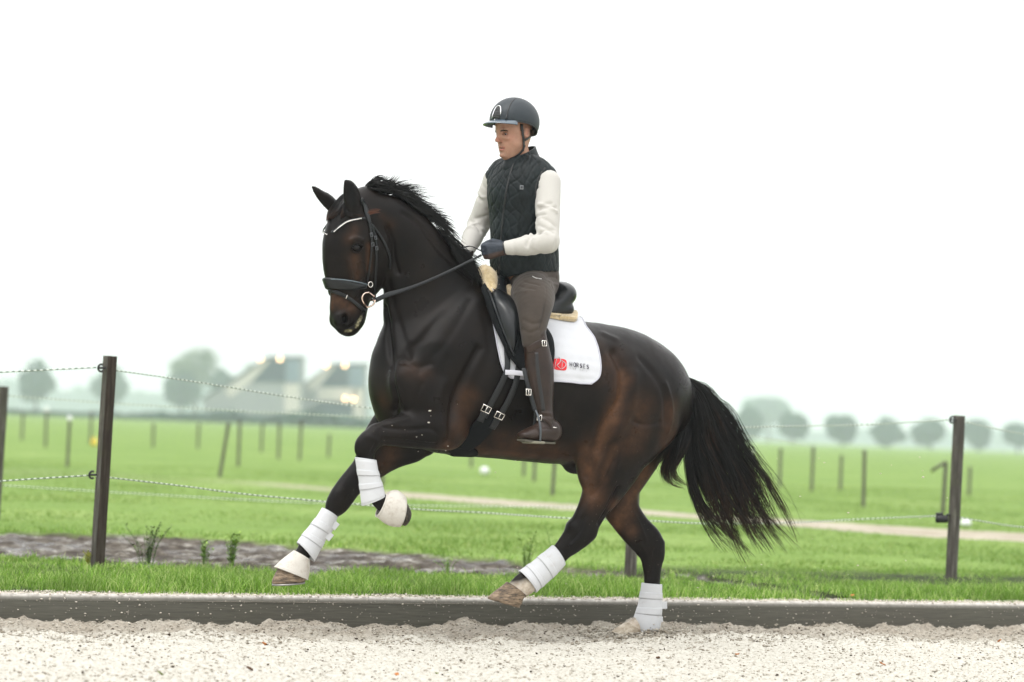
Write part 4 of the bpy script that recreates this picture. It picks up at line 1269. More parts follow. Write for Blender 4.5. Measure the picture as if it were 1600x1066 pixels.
leg_boot([(505, 795, 525, 808, -.17, .040), (494, 812, 518, 827, -.17, .038), (480, 829, 506, 845, -.17, .038), (470, 842, 497, 862, -.17, .040), (466, 848, 490, 876, -.17, .041)], [.3, .6],
         'white tendon boot on the outstretched far foreleg', [(523, 821, -.14, .035, .9), (514, 838, -.14, .035, .9)])
leg_boot([(864, 854, 881, 882, .15, .036), (848, 867, 868, 896, .15, .036), (832, 880, 853, 910, .15, .037), (822, 887, 843, 918, .15, .041), (813, 893, 837, 924, .15, .044)], [.30, .66],
         'white strapped boot on the lifted near hind leg')
leg_boot([(1005, 912, 1032, 914, -.15, .040), (1002, 930, 1032, 932, -.15, .038), (998, 950, 1032, 950, -.15, .040), (992, 968, 1030, 975, -.15, .044), (996, 985, 1024, 992, -.15, .042)], [.24, .55],
         'white strapped boot on the planted far hind leg, with a loose tab', [(1036, 946, -.13, .04, .05), (1031, 968, -.13, .03, .05)])
bb = shell('bell_boot', HF, [(589, 806, 603, 774, .21, .036), (601, 816, 610, 769, .21, .050), (613, 821, 621, 768, .21, .062), (624, 822, 632, 777, .21, .066)], RB, horse, .006)
bb['label'] = 'cream rubber bell boot over the folded near forefoot'
b_ = MB(); V, _, _ = ringloft(HF, [(589, 806, 603, 774, .21, .036)] * 2, 24, 1, .004); b_.tube(V[:24], .0052, 6, closed=True); b_.build('rim', RB, bb)
bb = shell('bell_boot', HF, [(461, 861, 482, 874, -.17, .040), (450, 869, 482, 886, -.17, .050), (440, 877, 481, 897, -.17, .058), (431, 886, 479, 905, -.17, .066)], RB, horse, .006)
bb['label'] = 'cream rubber bell boot over the outstretched far forefoot'
b_ = MB(); V, _, _ = ringloft(HF, [(431, 886, 479, 905, -.17, .066)] * 2, 24, 1, .004); b_.tube(V[:24], .0045, 6, closed=True); b_.build('rim', RB, bb)

# ---- eyes
EYE = Mat('eye', (.003, .002, .002), .12, .3).m
def ball(name, c, rad, axes, mat, parent, n=16):
    V, F = [], []
    for i in range(n + 1):
        a = math.pi * i / n
        for j in range(2 * n):
            b = math.pi * j / n
            V.append(np.array(c) + axes[0] * rad[0] * math.sin(a) * math.cos(b) + axes[1] * rad[1] * math.sin(a) * math.sin(b) + axes[2] * rad[2] * math.cos(a))
    m2 = 2 * n
    for i in range(n):
        for j in range(m2): F.append((i * m2 + j, (i + 1) * m2 + j, (i + 1) * m2 + (j + 1) % m2, i * m2 + (j + 1) % m2))
    return mk(name, V, F, mat, parent)
pe, ne = cast(hB, 557, 387)
ball('eye', pe - ne * .007, (.025, .018, .019), HA, EYE, horse)
ball('eye', mirror_pts([pe - ne * .007], HEADF)[0], (.025, .018, .019), HA, EYE, horse)
# eyelids
for mirr in (False, True):
    for ys, rr_ in (((548, 389), (552, 381.5), (559, 380), (566, 384.5)), .0036), (((548, 389), (554, 394.5), (561, 393.5), (566, 386)), .0028):
        P = [cast(hB, x, y)[0] + ne * .006 for x, y in ys]
        P = catmull(P, 4)
        if mirr: P = mirror_pts(P, HEADF)
        b_ = MB(); b_.tube(P, rr_, 6); o = b_.build('eyelid', COAT, horse)

# ---- hair
def hair_mat(name, a, b, tip):
    m = Mat(name, rough=0.36, spec=0.3)
    c = m.ramp(m.attr('tone'), [(0, a), (1, b)])
    c = m.mix(m.attr('tip'), c, tip)
    m.color(c); return m.m
HAIR = hair_mat('hair_black', (.002, .002, .002), (.008, .007, .0065), (.085, .036, .017))
MANEH = hair_mat('mane_black', (.002, .002, .002), (.009, .009, .009), (.012, .010, .010))
def strands(name, paths, rad, mat, parent, sides=3):
    """paths (n, k, 3) -> one mesh of tapered fine tubes"""
    paths = np.asarray(paths); n, k, _ = paths.shape
    T = np.gradient(paths, axis=1); T /= np.linalg.norm(T, axis=2)[..., None] + 1e-9
    up = np.array([.3, -1, .2]); A = np.cross(T, up); A /= np.linalg.norm(A, axis=2)[..., None] + 1e-9
    B = np.cross(T, A)
    tt = np.linspace(0, 1, k)
    tap = np.clip(1.15 - tt ** 2.2, .12, 1) * np.minimum(1, .5 + tt * 6)
    r = np.asarray(rad)[:, None] * tap[None]
    V = []
    for s_ in range(sides):
        a = 2 * math.pi * s_ / sides
        V.append(paths + (A * math.cos(a) + B * math.sin(a)) * r[..., None])
    V = np.stack(V, 2)                                  # n,k,sides,3
    idx = np.arange(n * k * sides).reshape(n, k, sides)
    F = np.stack([idx[:, :-1], idx[:, 1:], np.roll(idx, -1, 2)[:, 1:], np.roll(idx, -1, 2)[:, :-1]], -1).reshape(-1, 4)
    o = mk(name, V.reshape(-1, 3), F, mat, parent)
    tone = np.repeat(rng.random(n), k * sides)
    attr(o, 'tone', tone)
    attr(o, 'tip', np.tile(np.repeat(np.clip((tt - .62) / .38, 0, 1) ** 1.3 * .9, sides), n) * np.repeat(rng.random(n) ** 1.5, k * sides))
    return o
def resample(P, n):
    P = catmull(P, 6); s = np.r_[0, np.cumsum(np.linalg.norm(np.diff(P, axis=0), axis=1))]
    q = np.linspace(0, s[-1], n); return np.stack([np.interp(q, s, P[:, i]) for i in range(3)], 1)
def tail_strands(Lc, Rc, n, wspread, seed, jit=.03, lmin=.55, k=20, clump=60, rmin=.0012, rmax=.0026):
    r = np.random.default_rng(seed)
    Lp = resample([HF.P(x, y, 0) for x, y in Lc], k); Rp = resample([HF.P(x, y, 0) for x, y in Rc], k)
    tt = np.linspace(0, 1, k)
    cs = (np.arange(clump) + r.random(clump)) / clump; cl = r.uniform(.70, 1.0, clump); cw = r.normal(size=clump) * .55; cf = r.uniform(1, 3.5, clump); cph = r.uniform(0, 6.28, clump); cam_ = r.uniform(.2, 1, clump)
    out = []
    for i in range(n):
        c = r.integers(clump)
        s = np.clip(cs[c] + r.normal() * .024 * (1.6 - 1.1 * tt), -.05, 1.05)[:, None]
        P = Lp * (1 - s) + Rp * s
        spread = np.clip(tt * 2.2, .12, 1)
        w = (cw[c] + r.normal() * .20) * wspread * spread
        P = P + HF.N * w[:, None]
        wob = jit * cam_[c] * np.sin(cf[c] * 2.5 * tt + cph[c]) * tt
        wob2 = jit * .25 * np.sin(r.uniform(3, 9) * tt + r.uniform(0, 6.28)) * tt
        D = (Rp - Lp); D /= np.linalg.norm(D, axis=1)[:, None] + 1e-9
        P = P + D * (wob + wob2 + r.normal() * .004)[:, None]
        f = (lmin + (1 - lmin) * r.random() ** .45) * cl[c]
        q = np.linspace(0, f * (k - 1), k); i0 = np.minimum(q.astype(int), k - 2); fr_ = (q - i0)[:, None]
        out.append(P[i0] * (1 - fr_) + P[i0 + 1] * fr_)
    return out, r.uniform(rmin, rmax, n)
p1, r1 = tail_strands([(1060, 598), (1078, 640), (1076, 680), (1080, 730), (1098, 790), (1130, 845), (1174, 892)], [(1062, 590), (1096, 603), (1122, 643), (1148, 692), (1182, 742), (1212, 800), (1250, 876)], 1500, .085, 1, .070, .6, 20, 32)
p2, r2 = tail_strands([(1066, 625), (1058, 668), (1042, 708), (1036, 742), (1046, 758), (1070, 766)], [(1072, 622), (1080, 672), (1066, 712), (1054, 735), (1066, 752), (1088, 762)], 560, .05, 2, .022)
p3, r3 = tail_strands([(1070, 640), (1060, 680), (1030, 712), (1024, 728), (1034, 745)], [(1072, 640), (1066, 690), (1050, 715), (1040, 735), (1046, 752)], 60, .03, 3, .02)
p4, r4 = tail_strands([(1064, 596), (1092, 612), (1128, 640), (1160, 700), (1200, 780), (1225, 880)], [(1070, 592), (1104, 602), (1126, 632), (1140, 640), (1170, 700), (1262, 830)], 150, .09, 4, .09, .5, 20, 70, .0007, .0013)
p5, r5 = tail_strands([(1060, 592), (1078, 620), (1080, 660), (1084, 700), (1110, 740)], [(1062, 588), (1096, 603), (1122, 645), (1140, 690), (1160, 730)], 650, .05, 5, .018)
tl = strands('tail', p1 + p2 + p3 + p4 + p5, np.concatenate([r1, r2, r3, r4, r5]), HAIR, horse)
# dock
mb = MB(); mb.tube(catmull([HF.P(1046, 590), HF.P(1064, 597), HF.P(1082, 616), HF.P(1090, 645), HF.P(1094, 690)], 5), np.linspace(.045, .018, 21), 10); mb.build('dock', HAIR, horse)
# mane
crest = catmull([HF.P(x, y, .02) for x, y in ((568, 300), (588, 299), (612, 306), (640, 322), (668, 346), (694, 378), (718, 408), (740, 434), (757, 448))], 10)
def mane(n, seed):
    r = np.random.default_rng(seed); out = []
    nc = 95
    cu = r.random(nc); lift = r.uniform(.0, .030, nc); curl = r.normal(size=nc); sidew = r.random(nc); flick = .035 * r.random(nc) ** 2
    for i in range(n):
        c = r.integers(nc)
        u = np.clip(cu[c] + r.normal() * .007, 0, 1)
        x = u * (len(crest) - 1); j = min(int(x), len(crest) - 2)
        p = crest[j] + (crest[j + 1] - crest[j]) * (x - j)
        tg = crest[min(j + 2, len(crest) - 1)] - crest[max(j - 2, 0)]; tg /= np.linalg.norm(tg)
        nr = np.cross(HF.N, tg); nr = nr * (1 if nr[2] > 0 else -1)
        near = -.6 + 1.5 * sidew[c] + r.normal() * .12
        p = p + HF.N * r.normal() * .015
        Lh = r.uniform(.11, .20) * (1.15 - .4 * (u < .12))
        up = lift[c] * (1.0 + .5 * r.random()) * (1.3 if u < .75 else .4)
        k = 12; tt = np.linspace(0, 1, k)[:, None]
        P = p + tg * (Lh * tt * (.75 + .25 * tt)) + nr * (up * np.sin(tt * 1.9) + .018 * np.minimum(1, tt * 6) + flick[c] * tt ** 3) \
            + HF.N * (near * .075 * np.sin(np.minimum(tt * 1.6, 1.57))) - nr * (Lh * abs(near) * .45 * tt ** 1.7) \
            + nr * (curl[c] * .022 * np.sin(tt * 4.5)) * tt + nr * (r.normal() * .007 * tt ** 2) + tg * r.normal() * .01 * tt
        out.append(P)
    return out, r.uniform(.0014, .0028, n)
pm_, rm_ = mane(2100, 21)
strands('mane', pm_, rm_, MANEH, horse)
def lockset(paths, n, seed, sp, rr=(.001, .002)):
    r = np.random.default_rng(seed); out = []
    for i in range(n):
        P = paths[r.integers(len(paths))]; P = resample(P, 12)
        t = np.linspace(0, 1, 12)[:, None]
        off = r.normal(size=3) * sp
        P = P + off * (.4 + t * (1 - t) * 2) + r.normal(size=3) * sp * .5 * t ** 2
        out.append(P)
    return out, r.uniform(*rr, n)
def surf(x, y, off=.006):
    p, n_ = cast(hB, x, y)
    if p is None: return HEADF.P(x, y, 0)
    return p + n_ * off
fl, fr_ = lockset([[HEADF.P(556, 303, -.01), HEADF.P(543, 308, .0), HEADF.P(532, 318, .0), surf(522, 334), surf(513, 346)], [HEADF.P(552, 306, 0), HEADF.P(540, 313, .0), surf(530, 330), surf(520, 341)],
                   [HEADF.P(558, 300, -.02), HEADF.P(540, 305, -.02), HEADF.P(528, 316, -.02), surf(517, 332), surf(512, 344)], [HEADF.P(548, 308, .01), HEADF.P(539, 320, .03), surf(537, 332), surf(534, 340)],
                   [HEADF.P(546, 309, .01), HEADF.P(538, 322, .045), surf(544, 335), surf(556, 338), surf(566, 338)]], 420, 31, .006)
strands('forelock', fl, fr_, HAIR, horse)
rl, rr2 = lockset([[surf(572, 333), surf(582, 331, .015), surf(591, 329, .02)], [surf(574, 336), surf(583, 333, .012), surf(590, 333, .02)]], 26, 32, .004, (.0006, .001))
o = strands('loose_hair', rl, rr2, Mat('reddish_hair', (.13, .045, .022), .5).m, horse)
# ================================================================== TACK
def lat(x, y, side=1, w_ref=.30):
    """surface point of the flank under a traced pixel: the pixel is read on the plane w=w_ref, then cast sideways onto the horse"""
    u, z, _ = HF.L(x, y, w_ref)
    o = HF.W(u, z, side * .75)
    h = hB.ray_cast(Vector(o), Vector(-HF.N * side))
    if h[0] is None: return HF.W(u, z, side * w_ref * .8), HF.N * side
    n_ = np.array(h[1]); 
    if n_ @ (HF.N * side) < 0: n_ = -n_
    return np.array(h[0]), n_
def axis_z(u):                                  # middle of the trunk at a given place along it
    return np.interp(u, [-.55, 0, .5], [1.27, 1.235, 1.22])
def radial(u, th, off):
    c = HF.W(u, axis_z(u), 0)
    d = HF.N * math.sin(th) + HF.Z * math.cos(th)
    h = hB.ray_cast(Vector(c + d * .9), Vector(-d))
    p = np.array(h[0]) if h[0] is not None else c + d * .3
    return p + d * off
def to_uth(x, y):
    p, _ = cast(hB, x, y)
    if p is None: p, _ = lat(x, y)
    u, z, w = HF.loc(p)
    return u, math.atan2(w, z - axis_z(u))
def sheet(front, back, off, th, nu=40, nt=34, hump=None, t0=0.0, both=True):
    """thick sheet wrapped over the back between a traced front and back edge (spine to hem); mirrored over the far side"""
    fr_ = np.array([to_uth(*q) if q[1] is not None else (q[0], 0) for q in front]); bk = np.array([to_uth(*q) if q[1] is not None else (q[0], 0) for q in back])
    def res(E):
        E = catmull(E, 8); s = np.r_[0, np.cumsum(np.linalg.norm(np.diff(E, axis=0) * [1, .35], axis=1))]; s /= s[-1]
        return np.stack([np.interp(np.linspace(0, 1, nt), s, E[:, i]) for i in range(2)], 1)
    A, B = res(fr_), res(bk)
    V = []
    sides = (-1, 1) if both else (1,)
    tl_ = np.linspace(0, 1, nu)
    for layer in (0, 1):
        for sd, j in [(sd, j) for sd in sides for j in (range(nt - 1, 0, -1) if sd < 0 else range(nt))]:
            for i in range(nu):
                u = A[j, 0] + (B[j, 0] - A[j, 0]) * tl_[i]; t_ = A[j, 1] + (B[j, 1] - A[j, 1]) * tl_[i]
                o = off + (th if layer == 0 else 0) + (hump(tl_[i], j / (nt - 1), u, t_) if hump and layer == 0 else 0)
                V.append(radial(u, sd * t_, o))
    nr = len(V) // nu // 2; N1 = nr * nu
    F = []
    for j in range(nr - 1):
        for i in range(nu - 1):
            a = j * nu + i; F.append((a, a + 1, a + nu + 1, a + nu)); F.append((N1 + a, N1 + a + nu, N1 + a + nu + 1, N1 + a + 1))
    for i in range(nu - 1):
        F.append((i, N1 + i, N1 + i + 1, i + 1)); a = (nr - 1) * nu + i; F.append((a, a + 1, N1 + a + 1, N1 + a))
    for j in range(nr - 1):
        a = j * nu; F.append((a, a + nu, N1 + a + nu, N1 + a)); a = j * nu + nu - 1; F.append((a, N1 + a, N1 + a + nu, a + nu))
    V = np.array(V)
    border = [j * nu for j in range(nr)] + [(nr - 1) * nu + i for i in range(nu)] + [j * nu + nu - 1 for j in range(nr - 1, -1, -1)] + [i for i in range(nu - 1, -1, -1)]
    return V, F, V[border]
def u_at(x, y): return HF.L(x, y, 0)[0]
# ---- saddle pad
def quilt(s, t, u, th):
    a = abs(math.sin((u * 46 + th * 11))) * abs(math.sin((u * 46 - th * 11)))
    return 0.0030 * (a ** .4) if s < .30 else .0008 * math.sin(t * 60)
m = Mat('white_quilt', (.56, .57, .60, 1), .8, .2); vec = m.coord()
m.bump(m.noise(60, 3, .6, vec), .15, .003); PADW = m.m
PB = HF.P(850, 500, 0)
pad = thing('saddle_pad', 'white quilted saddle pad with a red square emblem and black lettering', 'saddle pad', PB)
V, F, bd = sheet([(u_at(758, 445), None), (768, 488), (773, 530), (780, 566), (787, 585), (797, 593)], [(u_at(905, 506), None), (914, 513), (926, 530), (934, 552), (937, 576), (934, 592), (922, 602)], .010, .009, 90, 60, quilt)
PADV, PADF = V, F
mk('pad_cloth', V, F, PADW, pad)
BIND = Mat('pad_binding', (.46, .46, .52, 1), .7, .3).m
mb = MB(); mb.tube(bd, .0042, 6, closed=True); mb.build('binding', BIND, pad)
padB = BVHTree.FromPolygons([tuple(v) for v in V], F)
def pad_hit(x, y, off=.0015):
    d = Vector(ray(x, y)).normalized(); h = padB.ray_cast(Vector(CAM), d)
    if h[0] is None: return lat(x, y)[0] + HF.N * .03
    return np.array(h[0]) - np.array(d) * off
RED = Mat('emblem_red', (.72, .035, .045), .6, .3).m
INK = Mat('emblem_ink', (.03, .025, .05), .7, .2).m; INK2 = Mat('emblem_grey', (.50, .50, .50), .7, .2).m
def flatpoly(x0, y0, x1, y1, rad, name, mat, parent, n=14, off=.0022):
    V, F = [], []
    for j in range(n + 1):
        for i in range(n + 1):
            a, b = i / n * 2 - 1, j / n * 2 - 1
            k = 1 - .28 * max(0, abs(a) + abs(b) - 1.55) ** 1.0      # softened corners
            V.append(pad_hit((x0 + x1) / 2 + a * k * (x1 - x0) / 2, (y0 + y1) / 2 + b * k * (y1 - y0) / 2 + .10 * ((x0 + x1) / 2 + a * (x1 - x0) / 2 - x0), off))
    F = [(j * (n + 1) + i, (j + 1) * (n + 1) + i, (j + 1) * (n + 1) + i + 1, j * (n + 1) + i + 1) for j in range(n) for i in range(n)]
    return mk(name, V, F, mat, parent)
emb = flatpoly(865, 559.5, 885.5, 577.5, .30, 'emblem', RED, pad)
def ink(lines, name, mat, r, parent, off=.004):
    mb = MB()
    for L_ in lines:
        P = [pad_hit(x, y, off) for x, y in L_]
        if len(P) > 2: P = catmull(P, 4)
        mb.tube(P, r, 5, flat=.5)
    return mb.build(name, mat, parent)
ink([[(866.8, 575.5), (868, 567), (870.5, 560), (873, 558), (875.4, 561), (875, 566), (870, 571)], [(870, 571), (876.5, 576.5), (881, 574.5), (884, 571), (883.5, 568), (880, 565), (876, 562.5)], [(878.6, 565.5), (878.3, 570), (878.0, 575)]], 'monogram', PADW, .0026, emb, .0055)
G_ = {'H': [[(0, 0), (0, 1)], [(.8, 0), (.8, 1)], [(0, .5), (.8, .5)]], 'O': [[(.5, 0), (.15, .15), (0, .5), (.15, .85), (.5, 1), (.85, .85), (1, .5), (.85, .15), (.5, 0)]],
      'R': [[(0, 0), (0, 1)], [(0, 1), (.5, 1), (.7, .85), (.65, .6), (.45, .5), (0, .5)], [(.35, .5), (.75, 0)]], 'S': [[(.7, .88), (.4, 1), (.1, .88), (.08, .65), (.35, .52), (.62, .4), (.65, .15), (.35, 0), (.02, .12)]],
      'E': [[(.65, 0), (0, 0), (0, 1), (.65, 1)], [(0, .5), (.55, .5)]], 'F': [[(0, 0), (0, 1), (.65, 1)], [(0, .5), (.5, .5)]], 'A': [[(0, 0), (.45, 1), (.9, 0)], [(.2, .4), (.7, .4)]], 'L': [[(0, 1), (0, 0), (.6, 0)]], ' ': []}
def word(txt, x, y, h, adv, slope):
    out = []
    for ch in txt:
        for L_ in G_[ch]: out.append([(x + a * h * .62, y - b * h + slope * (a * h * .62)) for a, b in L_])
        x += adv; y += slope * adv
    return out
def ink_straight(lines, name, mat, r, parent):
    mb = MB()
    for L_ in lines: mb.tube([pad_hit(x, y, .004) for x, y in L_], r, 4, flat=.5)
    return mb.build(name, mat, parent)
ink_straight(word('HORSES', 890.5, 572, 6.4, 5.3, .155), 'lettering', INK, .0021, pad)
ink_straight(word('FOR', 891.5, 576.5, 2.6, 3.6, .155), 'small_lettering', INK2, .0009, pad)
ink_straight(word('SALE', 905.9, 578.8, 2.6, 3.6, .155), 'small_lettering', INK2, .0009, pad)

# ---- sheepskin half pad
WOOL = Mat('sheepskin', (.66, .50, .27), .95, .1, sheen=.6)
vec = WOOL.coord(); WOOL.color(WOOL.ramp(WOOL.noise(30, 4, .7, vec), [(.3, (.50, .36, .17)), (.7, (.80, .66, .42))])); WOOL.bump(WOOL.noise(70, 4, .8, vec), .8, .012); WOOL = WOOL.m
hp_ = thing('sheepskin_pad', 'cream sheepskin pad showing as a fluffy roll in front of and behind the black saddle', 'half pad', PB)
def wool(s, t, u, th):
    return .012 + .002 * math.exp(-(s / .10) ** 2) + .008 * math.exp(-((1 - s) / .10) ** 2) + .004 * (vnoise(np.array(u * 70), np.array(th * 22), 5) - .5)
V, F, bd = sheet([(u_at(750, 440), None), (766, 470), (768, 490), (770, 505)], [(u_at(898, 503), None), (900, 508), (880, 508), (856, 502)], .024, .006, 60, 26, wool)
mk('fleece', V, F, WOOL, hp_)
mb = MB()
def blob(mb, P, r, n=14, flat=1.0, up=None):
    P = catmull(P, 5); r = np.interp(np.linspace(0, 1, len(P)), np.linspace(0, 1, len(r)), r); mb.tube(P, r, n, flat=flat, up=up)
blob(mb, [HF.P(750, 436, -.10), HF.P(752, 430, -.04), HF.P(757, 427, .02), HF.P(764, 433, .07), HF.P(767, 448, .12), HF.P(767, 462, .16), HF.P(767, 478, .20)], [.02, .035, .045, .045, .035, .024, .016], 16)
o = mb.build('fleece_roll', WOOL, hp_)
# fuzz on the fleece
fz = []
vv = np.array([v.co for v in o.data.vertices]) + origin(o); nn_ = np.array([v.normal for v in o.data.vertices])
for i in range(900):
    k = rng.integers(len(vv)); d = nn_[k] + rng.normal(size=3) * .6; d /= np.linalg.norm(d); b_ = vv[k] + rng.normal(size=3) * .005
    t_ = np.linspace(0, 1, 4)[:, None]; fz.append(b_ + d * t_ * .006 + rng.normal(size=3) * .002 * t_ ** 2)
strands('fuzz', fz, np.full(len(fz), .0014), WOOL, hp_)

# ---- saddle
m = Mat('black_leather', rough=.30, spec=.42); vec = m.coord()
m.color(m.ramp(m.noise(9, 3, .6, vec), [(.3, (.003, .004, .005)), (.7, (.008, .010, .012))])); m.bump(m.noise(240, 2, .5, vec), .12, .002); LEA = m.m
MATTE = Mat('suede_black', (.005, .006, .007), .8, .15).m
STEEL = Mat('buckle_steel', (.75, .72, .68), .22, .5, 1.0).m
sad = thing('saddle', 'black leather dressage saddle with a shiny knee block and a high cantle behind the rider', 'saddle', PB)
# cantle and seat: implicit solid
SG = Field(HF.P(800, 470, 0) - [.55, .45, .32], HF.P(800, 470, 0) + [.62, .5, .30], .008)
SG.limb(HF, *stations(HF, [(785, 440, 785, 478, 0, .07), (800, 452, 800, 492, 0, .10), (830, 462, 830, 502, 0, .15), (856, 456, 856, 500, 0, .17), (874, 440, 874, 482, 0, .17)]), k=.02)
SG.limb(HF, *stations(HF, [(770, 434, 795, 440, 0, .06), (776, 446, 800, 470, 0, .08)]), k=.03)
for sg in (-1, 1):
    SG.limb(HF, *stations(HF, [(800, 476, 800, 500, sg * .11, .05), (840, 476, 840, 502, sg * .12, .06), (884, 472, 886, 494, sg * .10, .06)]), k=.015)
    SG.limb(HF, *stations(HF, [(772, 438, 790, 444, sg * .07, .03), (768, 455, 792, 470, sg * .14, .035), (770, 480, 800, 500, sg * .20, .03)]), k=.03)
sV, sF = SG.mesh(); mk('seat', sV, sF, LEA, sad)
def flap(poly, off, thick, name, mat, parent, sides=(1, -1), bulge=None, n=26):
    objs = []
    """leather panel lying on the flank: traced outline filled with a grid and cast sideways on the horse"""
    poly = np.array(catmull(np.array(poly + [poly[0]], float), 6))[:-1]
    c = poly.mean(0)
    for sd in sides:
        rings = []
        m_ = 9
        for k in range(m_ + 1):
            f = k / m_
            ring = []
            for q in poly:
                x, y = c + (q - c) * f
                p, n_ = lat(x, y, sd)
                o_ = off + (thick * (1 - max(0, f - .86) / .14 * .7)) + (bulge(f, x, y) if bulge else 0)
                ring.append(p + (HF.N * sd * .75 + n_ * .25) * o_)
            rings.append(ring)
        ring = []
        for q in poly:
            p, n_ = lat(q[0], q[1], sd); ring.append(p + HF.N * sd * off * .8)
        rings.append(ring)
        V = np.array(rings).reshape(-1, 3); nn = len(poly)
        F = [(i * nn + j, (i + 1) * nn + j, (i + 1) * nn + (j + 1) % nn, i * nn + (j + 1) % nn) for i in range(1, m_ + 1) for j in range(nn)] + [(j, nn + j, nn + (j + 1) % nn) for j in range(nn)]
        if sd > 0: F = [f[::-1] for f in F]
        # relax the seat of the panel so that it spans hollows
        objs.append(mk(name, V, F, mat, parent))
    return objs
flap([(778, 440), (767, 452), (768, 478), (774, 505), (783, 532), (791, 552), (803, 570), (817, 585), (838, 588), (856, 578), (864, 550), (863, 524), (850, 502), (836, 488), (815, 470), (795, 452)], .046, .012, 'flap', MATTE, sad)
kb_ = flap([(784, 455), (792, 450), (804, 458), (814, 472), (817, 492), (813, 512), (805, 535), (798, 552), (790, 540), (783, 515), (778, 488), (778, 468)], .055, .006, 'knee_block', LEA, sad, (1, -1), lambda f, x, y: .05 * (1 - f ** 2.2) + .010)
for sd in (1, -1):
    mb = MB(); P = catmull([lat(x, y, sd)[0] + HF.N * sd * .075 for x, y in ((776, 452), (777, 480), (783, 510), (792, 540), (798, 556))], 6)
    mb.tube(P, .0055, 6); mb.build('piping', LEA, sad)
    mb = MB(); p = lat(781, 452, sd)[0] + HF.N * sd * .085
    mb.tube([p + HF.Z * .010, p + HF.Z * -.002 + HF.U * .01, p - HF.Z * .012 + HF.U * .002], .0025, 6); mb.build('dee_ring', STEEL, sad)
    mb = MB(); mb.tube(catmull([lat(x, y, sd)[0] + HF.N * sd * .09 for x, y in ((783, 450), (793, 456), (803, 458))], 5), .005, 6, flat=.5); mb.build('strap', LEA, sad)
# straps on the horse surface
def ribbon(P, nrm, w, th, name, mat, parent, sub=6):
    P = catmull(P, sub); nrm = catmull(nrm, sub); nrm /= np.linalg.norm(nrm, axis=1)[:, None]
    T = np.gradient(P, axis=0); T /= np.linalg.norm(T, axis=1)[:, None]
    S = np.cross(T, nrm); S /= np.linalg.norm(S, axis=1)[:, None] + 1e-9
    w = np.broadcast_to(np.asarray(w, float), (len(P),)) if np.ndim(w) == 0 else np.interp(np.linspace(0, 1, len(P)), np.linspace(0, 1, len(w)), w)
    prof = [(-.5, 0), (-.5, .7), (-.38, 1), (.38, 1), (.5, .7), (.5, 0)]
    V = np.stack([P + S * (w * a)[:, None] + nrm * th * b for a, b in prof], 1).reshape(-1, 3)
    n = len(prof); m_ = len(P)
    F = [(i * n + j, i * n + (j + 1) % n, (i + 1) * n + (j + 1) % n, (i + 1) * n + j) for i in range(m_ - 1) for j in range(n)] + [tuple(range(n))[::-1], tuple(range((m_ - 1) * n, m_ * n))]
    return mk(name, V, F, mat, parent)
def strap_on(pts, w, th, name, mat, parent, off=.004, side=1, both=False):
    out = []
    for sd in ((1, -1) if both else (side,)):
        q = [lat(x, y, sd) for x, y in pts]
        out.append(ribbon([p + n_ * off for p, n_ in q], [n_ for p, n_ in q], w, th, name, mat, parent))
    return out
girth = thing('girth', 'wide black girth buckled by two straps and curving down under the chest of the horse', 'girth', HF.P(745, 700, 0))
strap_on([(793, 545), (792, 575), (785, 596), (772, 625), (763, 650)], .030, .005, 'billet', LEA, girth, .026, both=True)
strap_on([(810, 570), (806, 595), (797, 620), (786, 645), (778, 660)], .030, .005, 'billet', LEA, girth, .024, both=True)
# girth body: from the buckles round under the belly
gp = []
for sd in (1, -1):
    q = [lat(x, y, sd) for x, y in ((776, 641), (764, 664), (750, 684), (736, 697))]
    gp.append([(p + n_ * .012, n_) for p, n_ in q])
mid = HF.P(722, 707, 0) + np.array([0, 0, -.012])
arc = gp[0] + [(mid + HF.N * .07 + [0, 0, .01], np.array([0, 0, -1.]) + HF.N * .35), (mid, np.array([0, 0, -1.])), (mid - HF.N * .07 + [0, 0, .01], np.array([0, 0, -1.]) - HF.N * .35)] + gp[1][::-1]
ribbon([a for a, _ in arc], [b for _, b in arc], [.095, .11, .115, .12, .12, .12, .12, .115, .11, .095], .012, 'girth_body', MATTE, girth)
def buckle(c, R, sx, sz, r, parent, name='buckle', mat=None):
    mb = MB()
    P = [c + R[:, 0] * a * sx / 2 + R[:, 2] * b * sz / 2 for a, b in ((-1, -1), (0, -1), (1, -1), (1, 0), (1, 1), (0, 1), (-1, 1), (-1, 0))]
    mb.tube(P, r, 6, closed=True); mb.tube([c + R[:, 2] * sz / 2, c - R[:, 2] * sz / 2 * 1.05 + R[:, 1] * .004], r * .8, 5)
    return mb.build(name, mat or STEEL, parent)
for (x, y) in ((764, 636), (784, 646)):
    for sd in (1, -1):
        p, n_ = lat(x, y, sd)
        dz = lat(x - 7, y + 18, sd)[0] - p; dz /= np.linalg.norm(dz); sx = np.cross(n_, dz)
        R = np.stack([sx, n_, -dz], 1)
        buckle(p + n_ * .034, R, .046, .034, .0032, girth)
        strap_on([(x - 2, y + 6), (x - 8, y + 20)], .034, .005, 'buckle_keeper', LEA, girth, .030, sd)
WS = Mat('white_strap', (.54, .54, .59), .7, .3).m
strap_on([(787, 582), (800, 583.5), (813, 585), (824, 587)], .026, .004, 'girth_loop', WS, pad, .048, both=True)
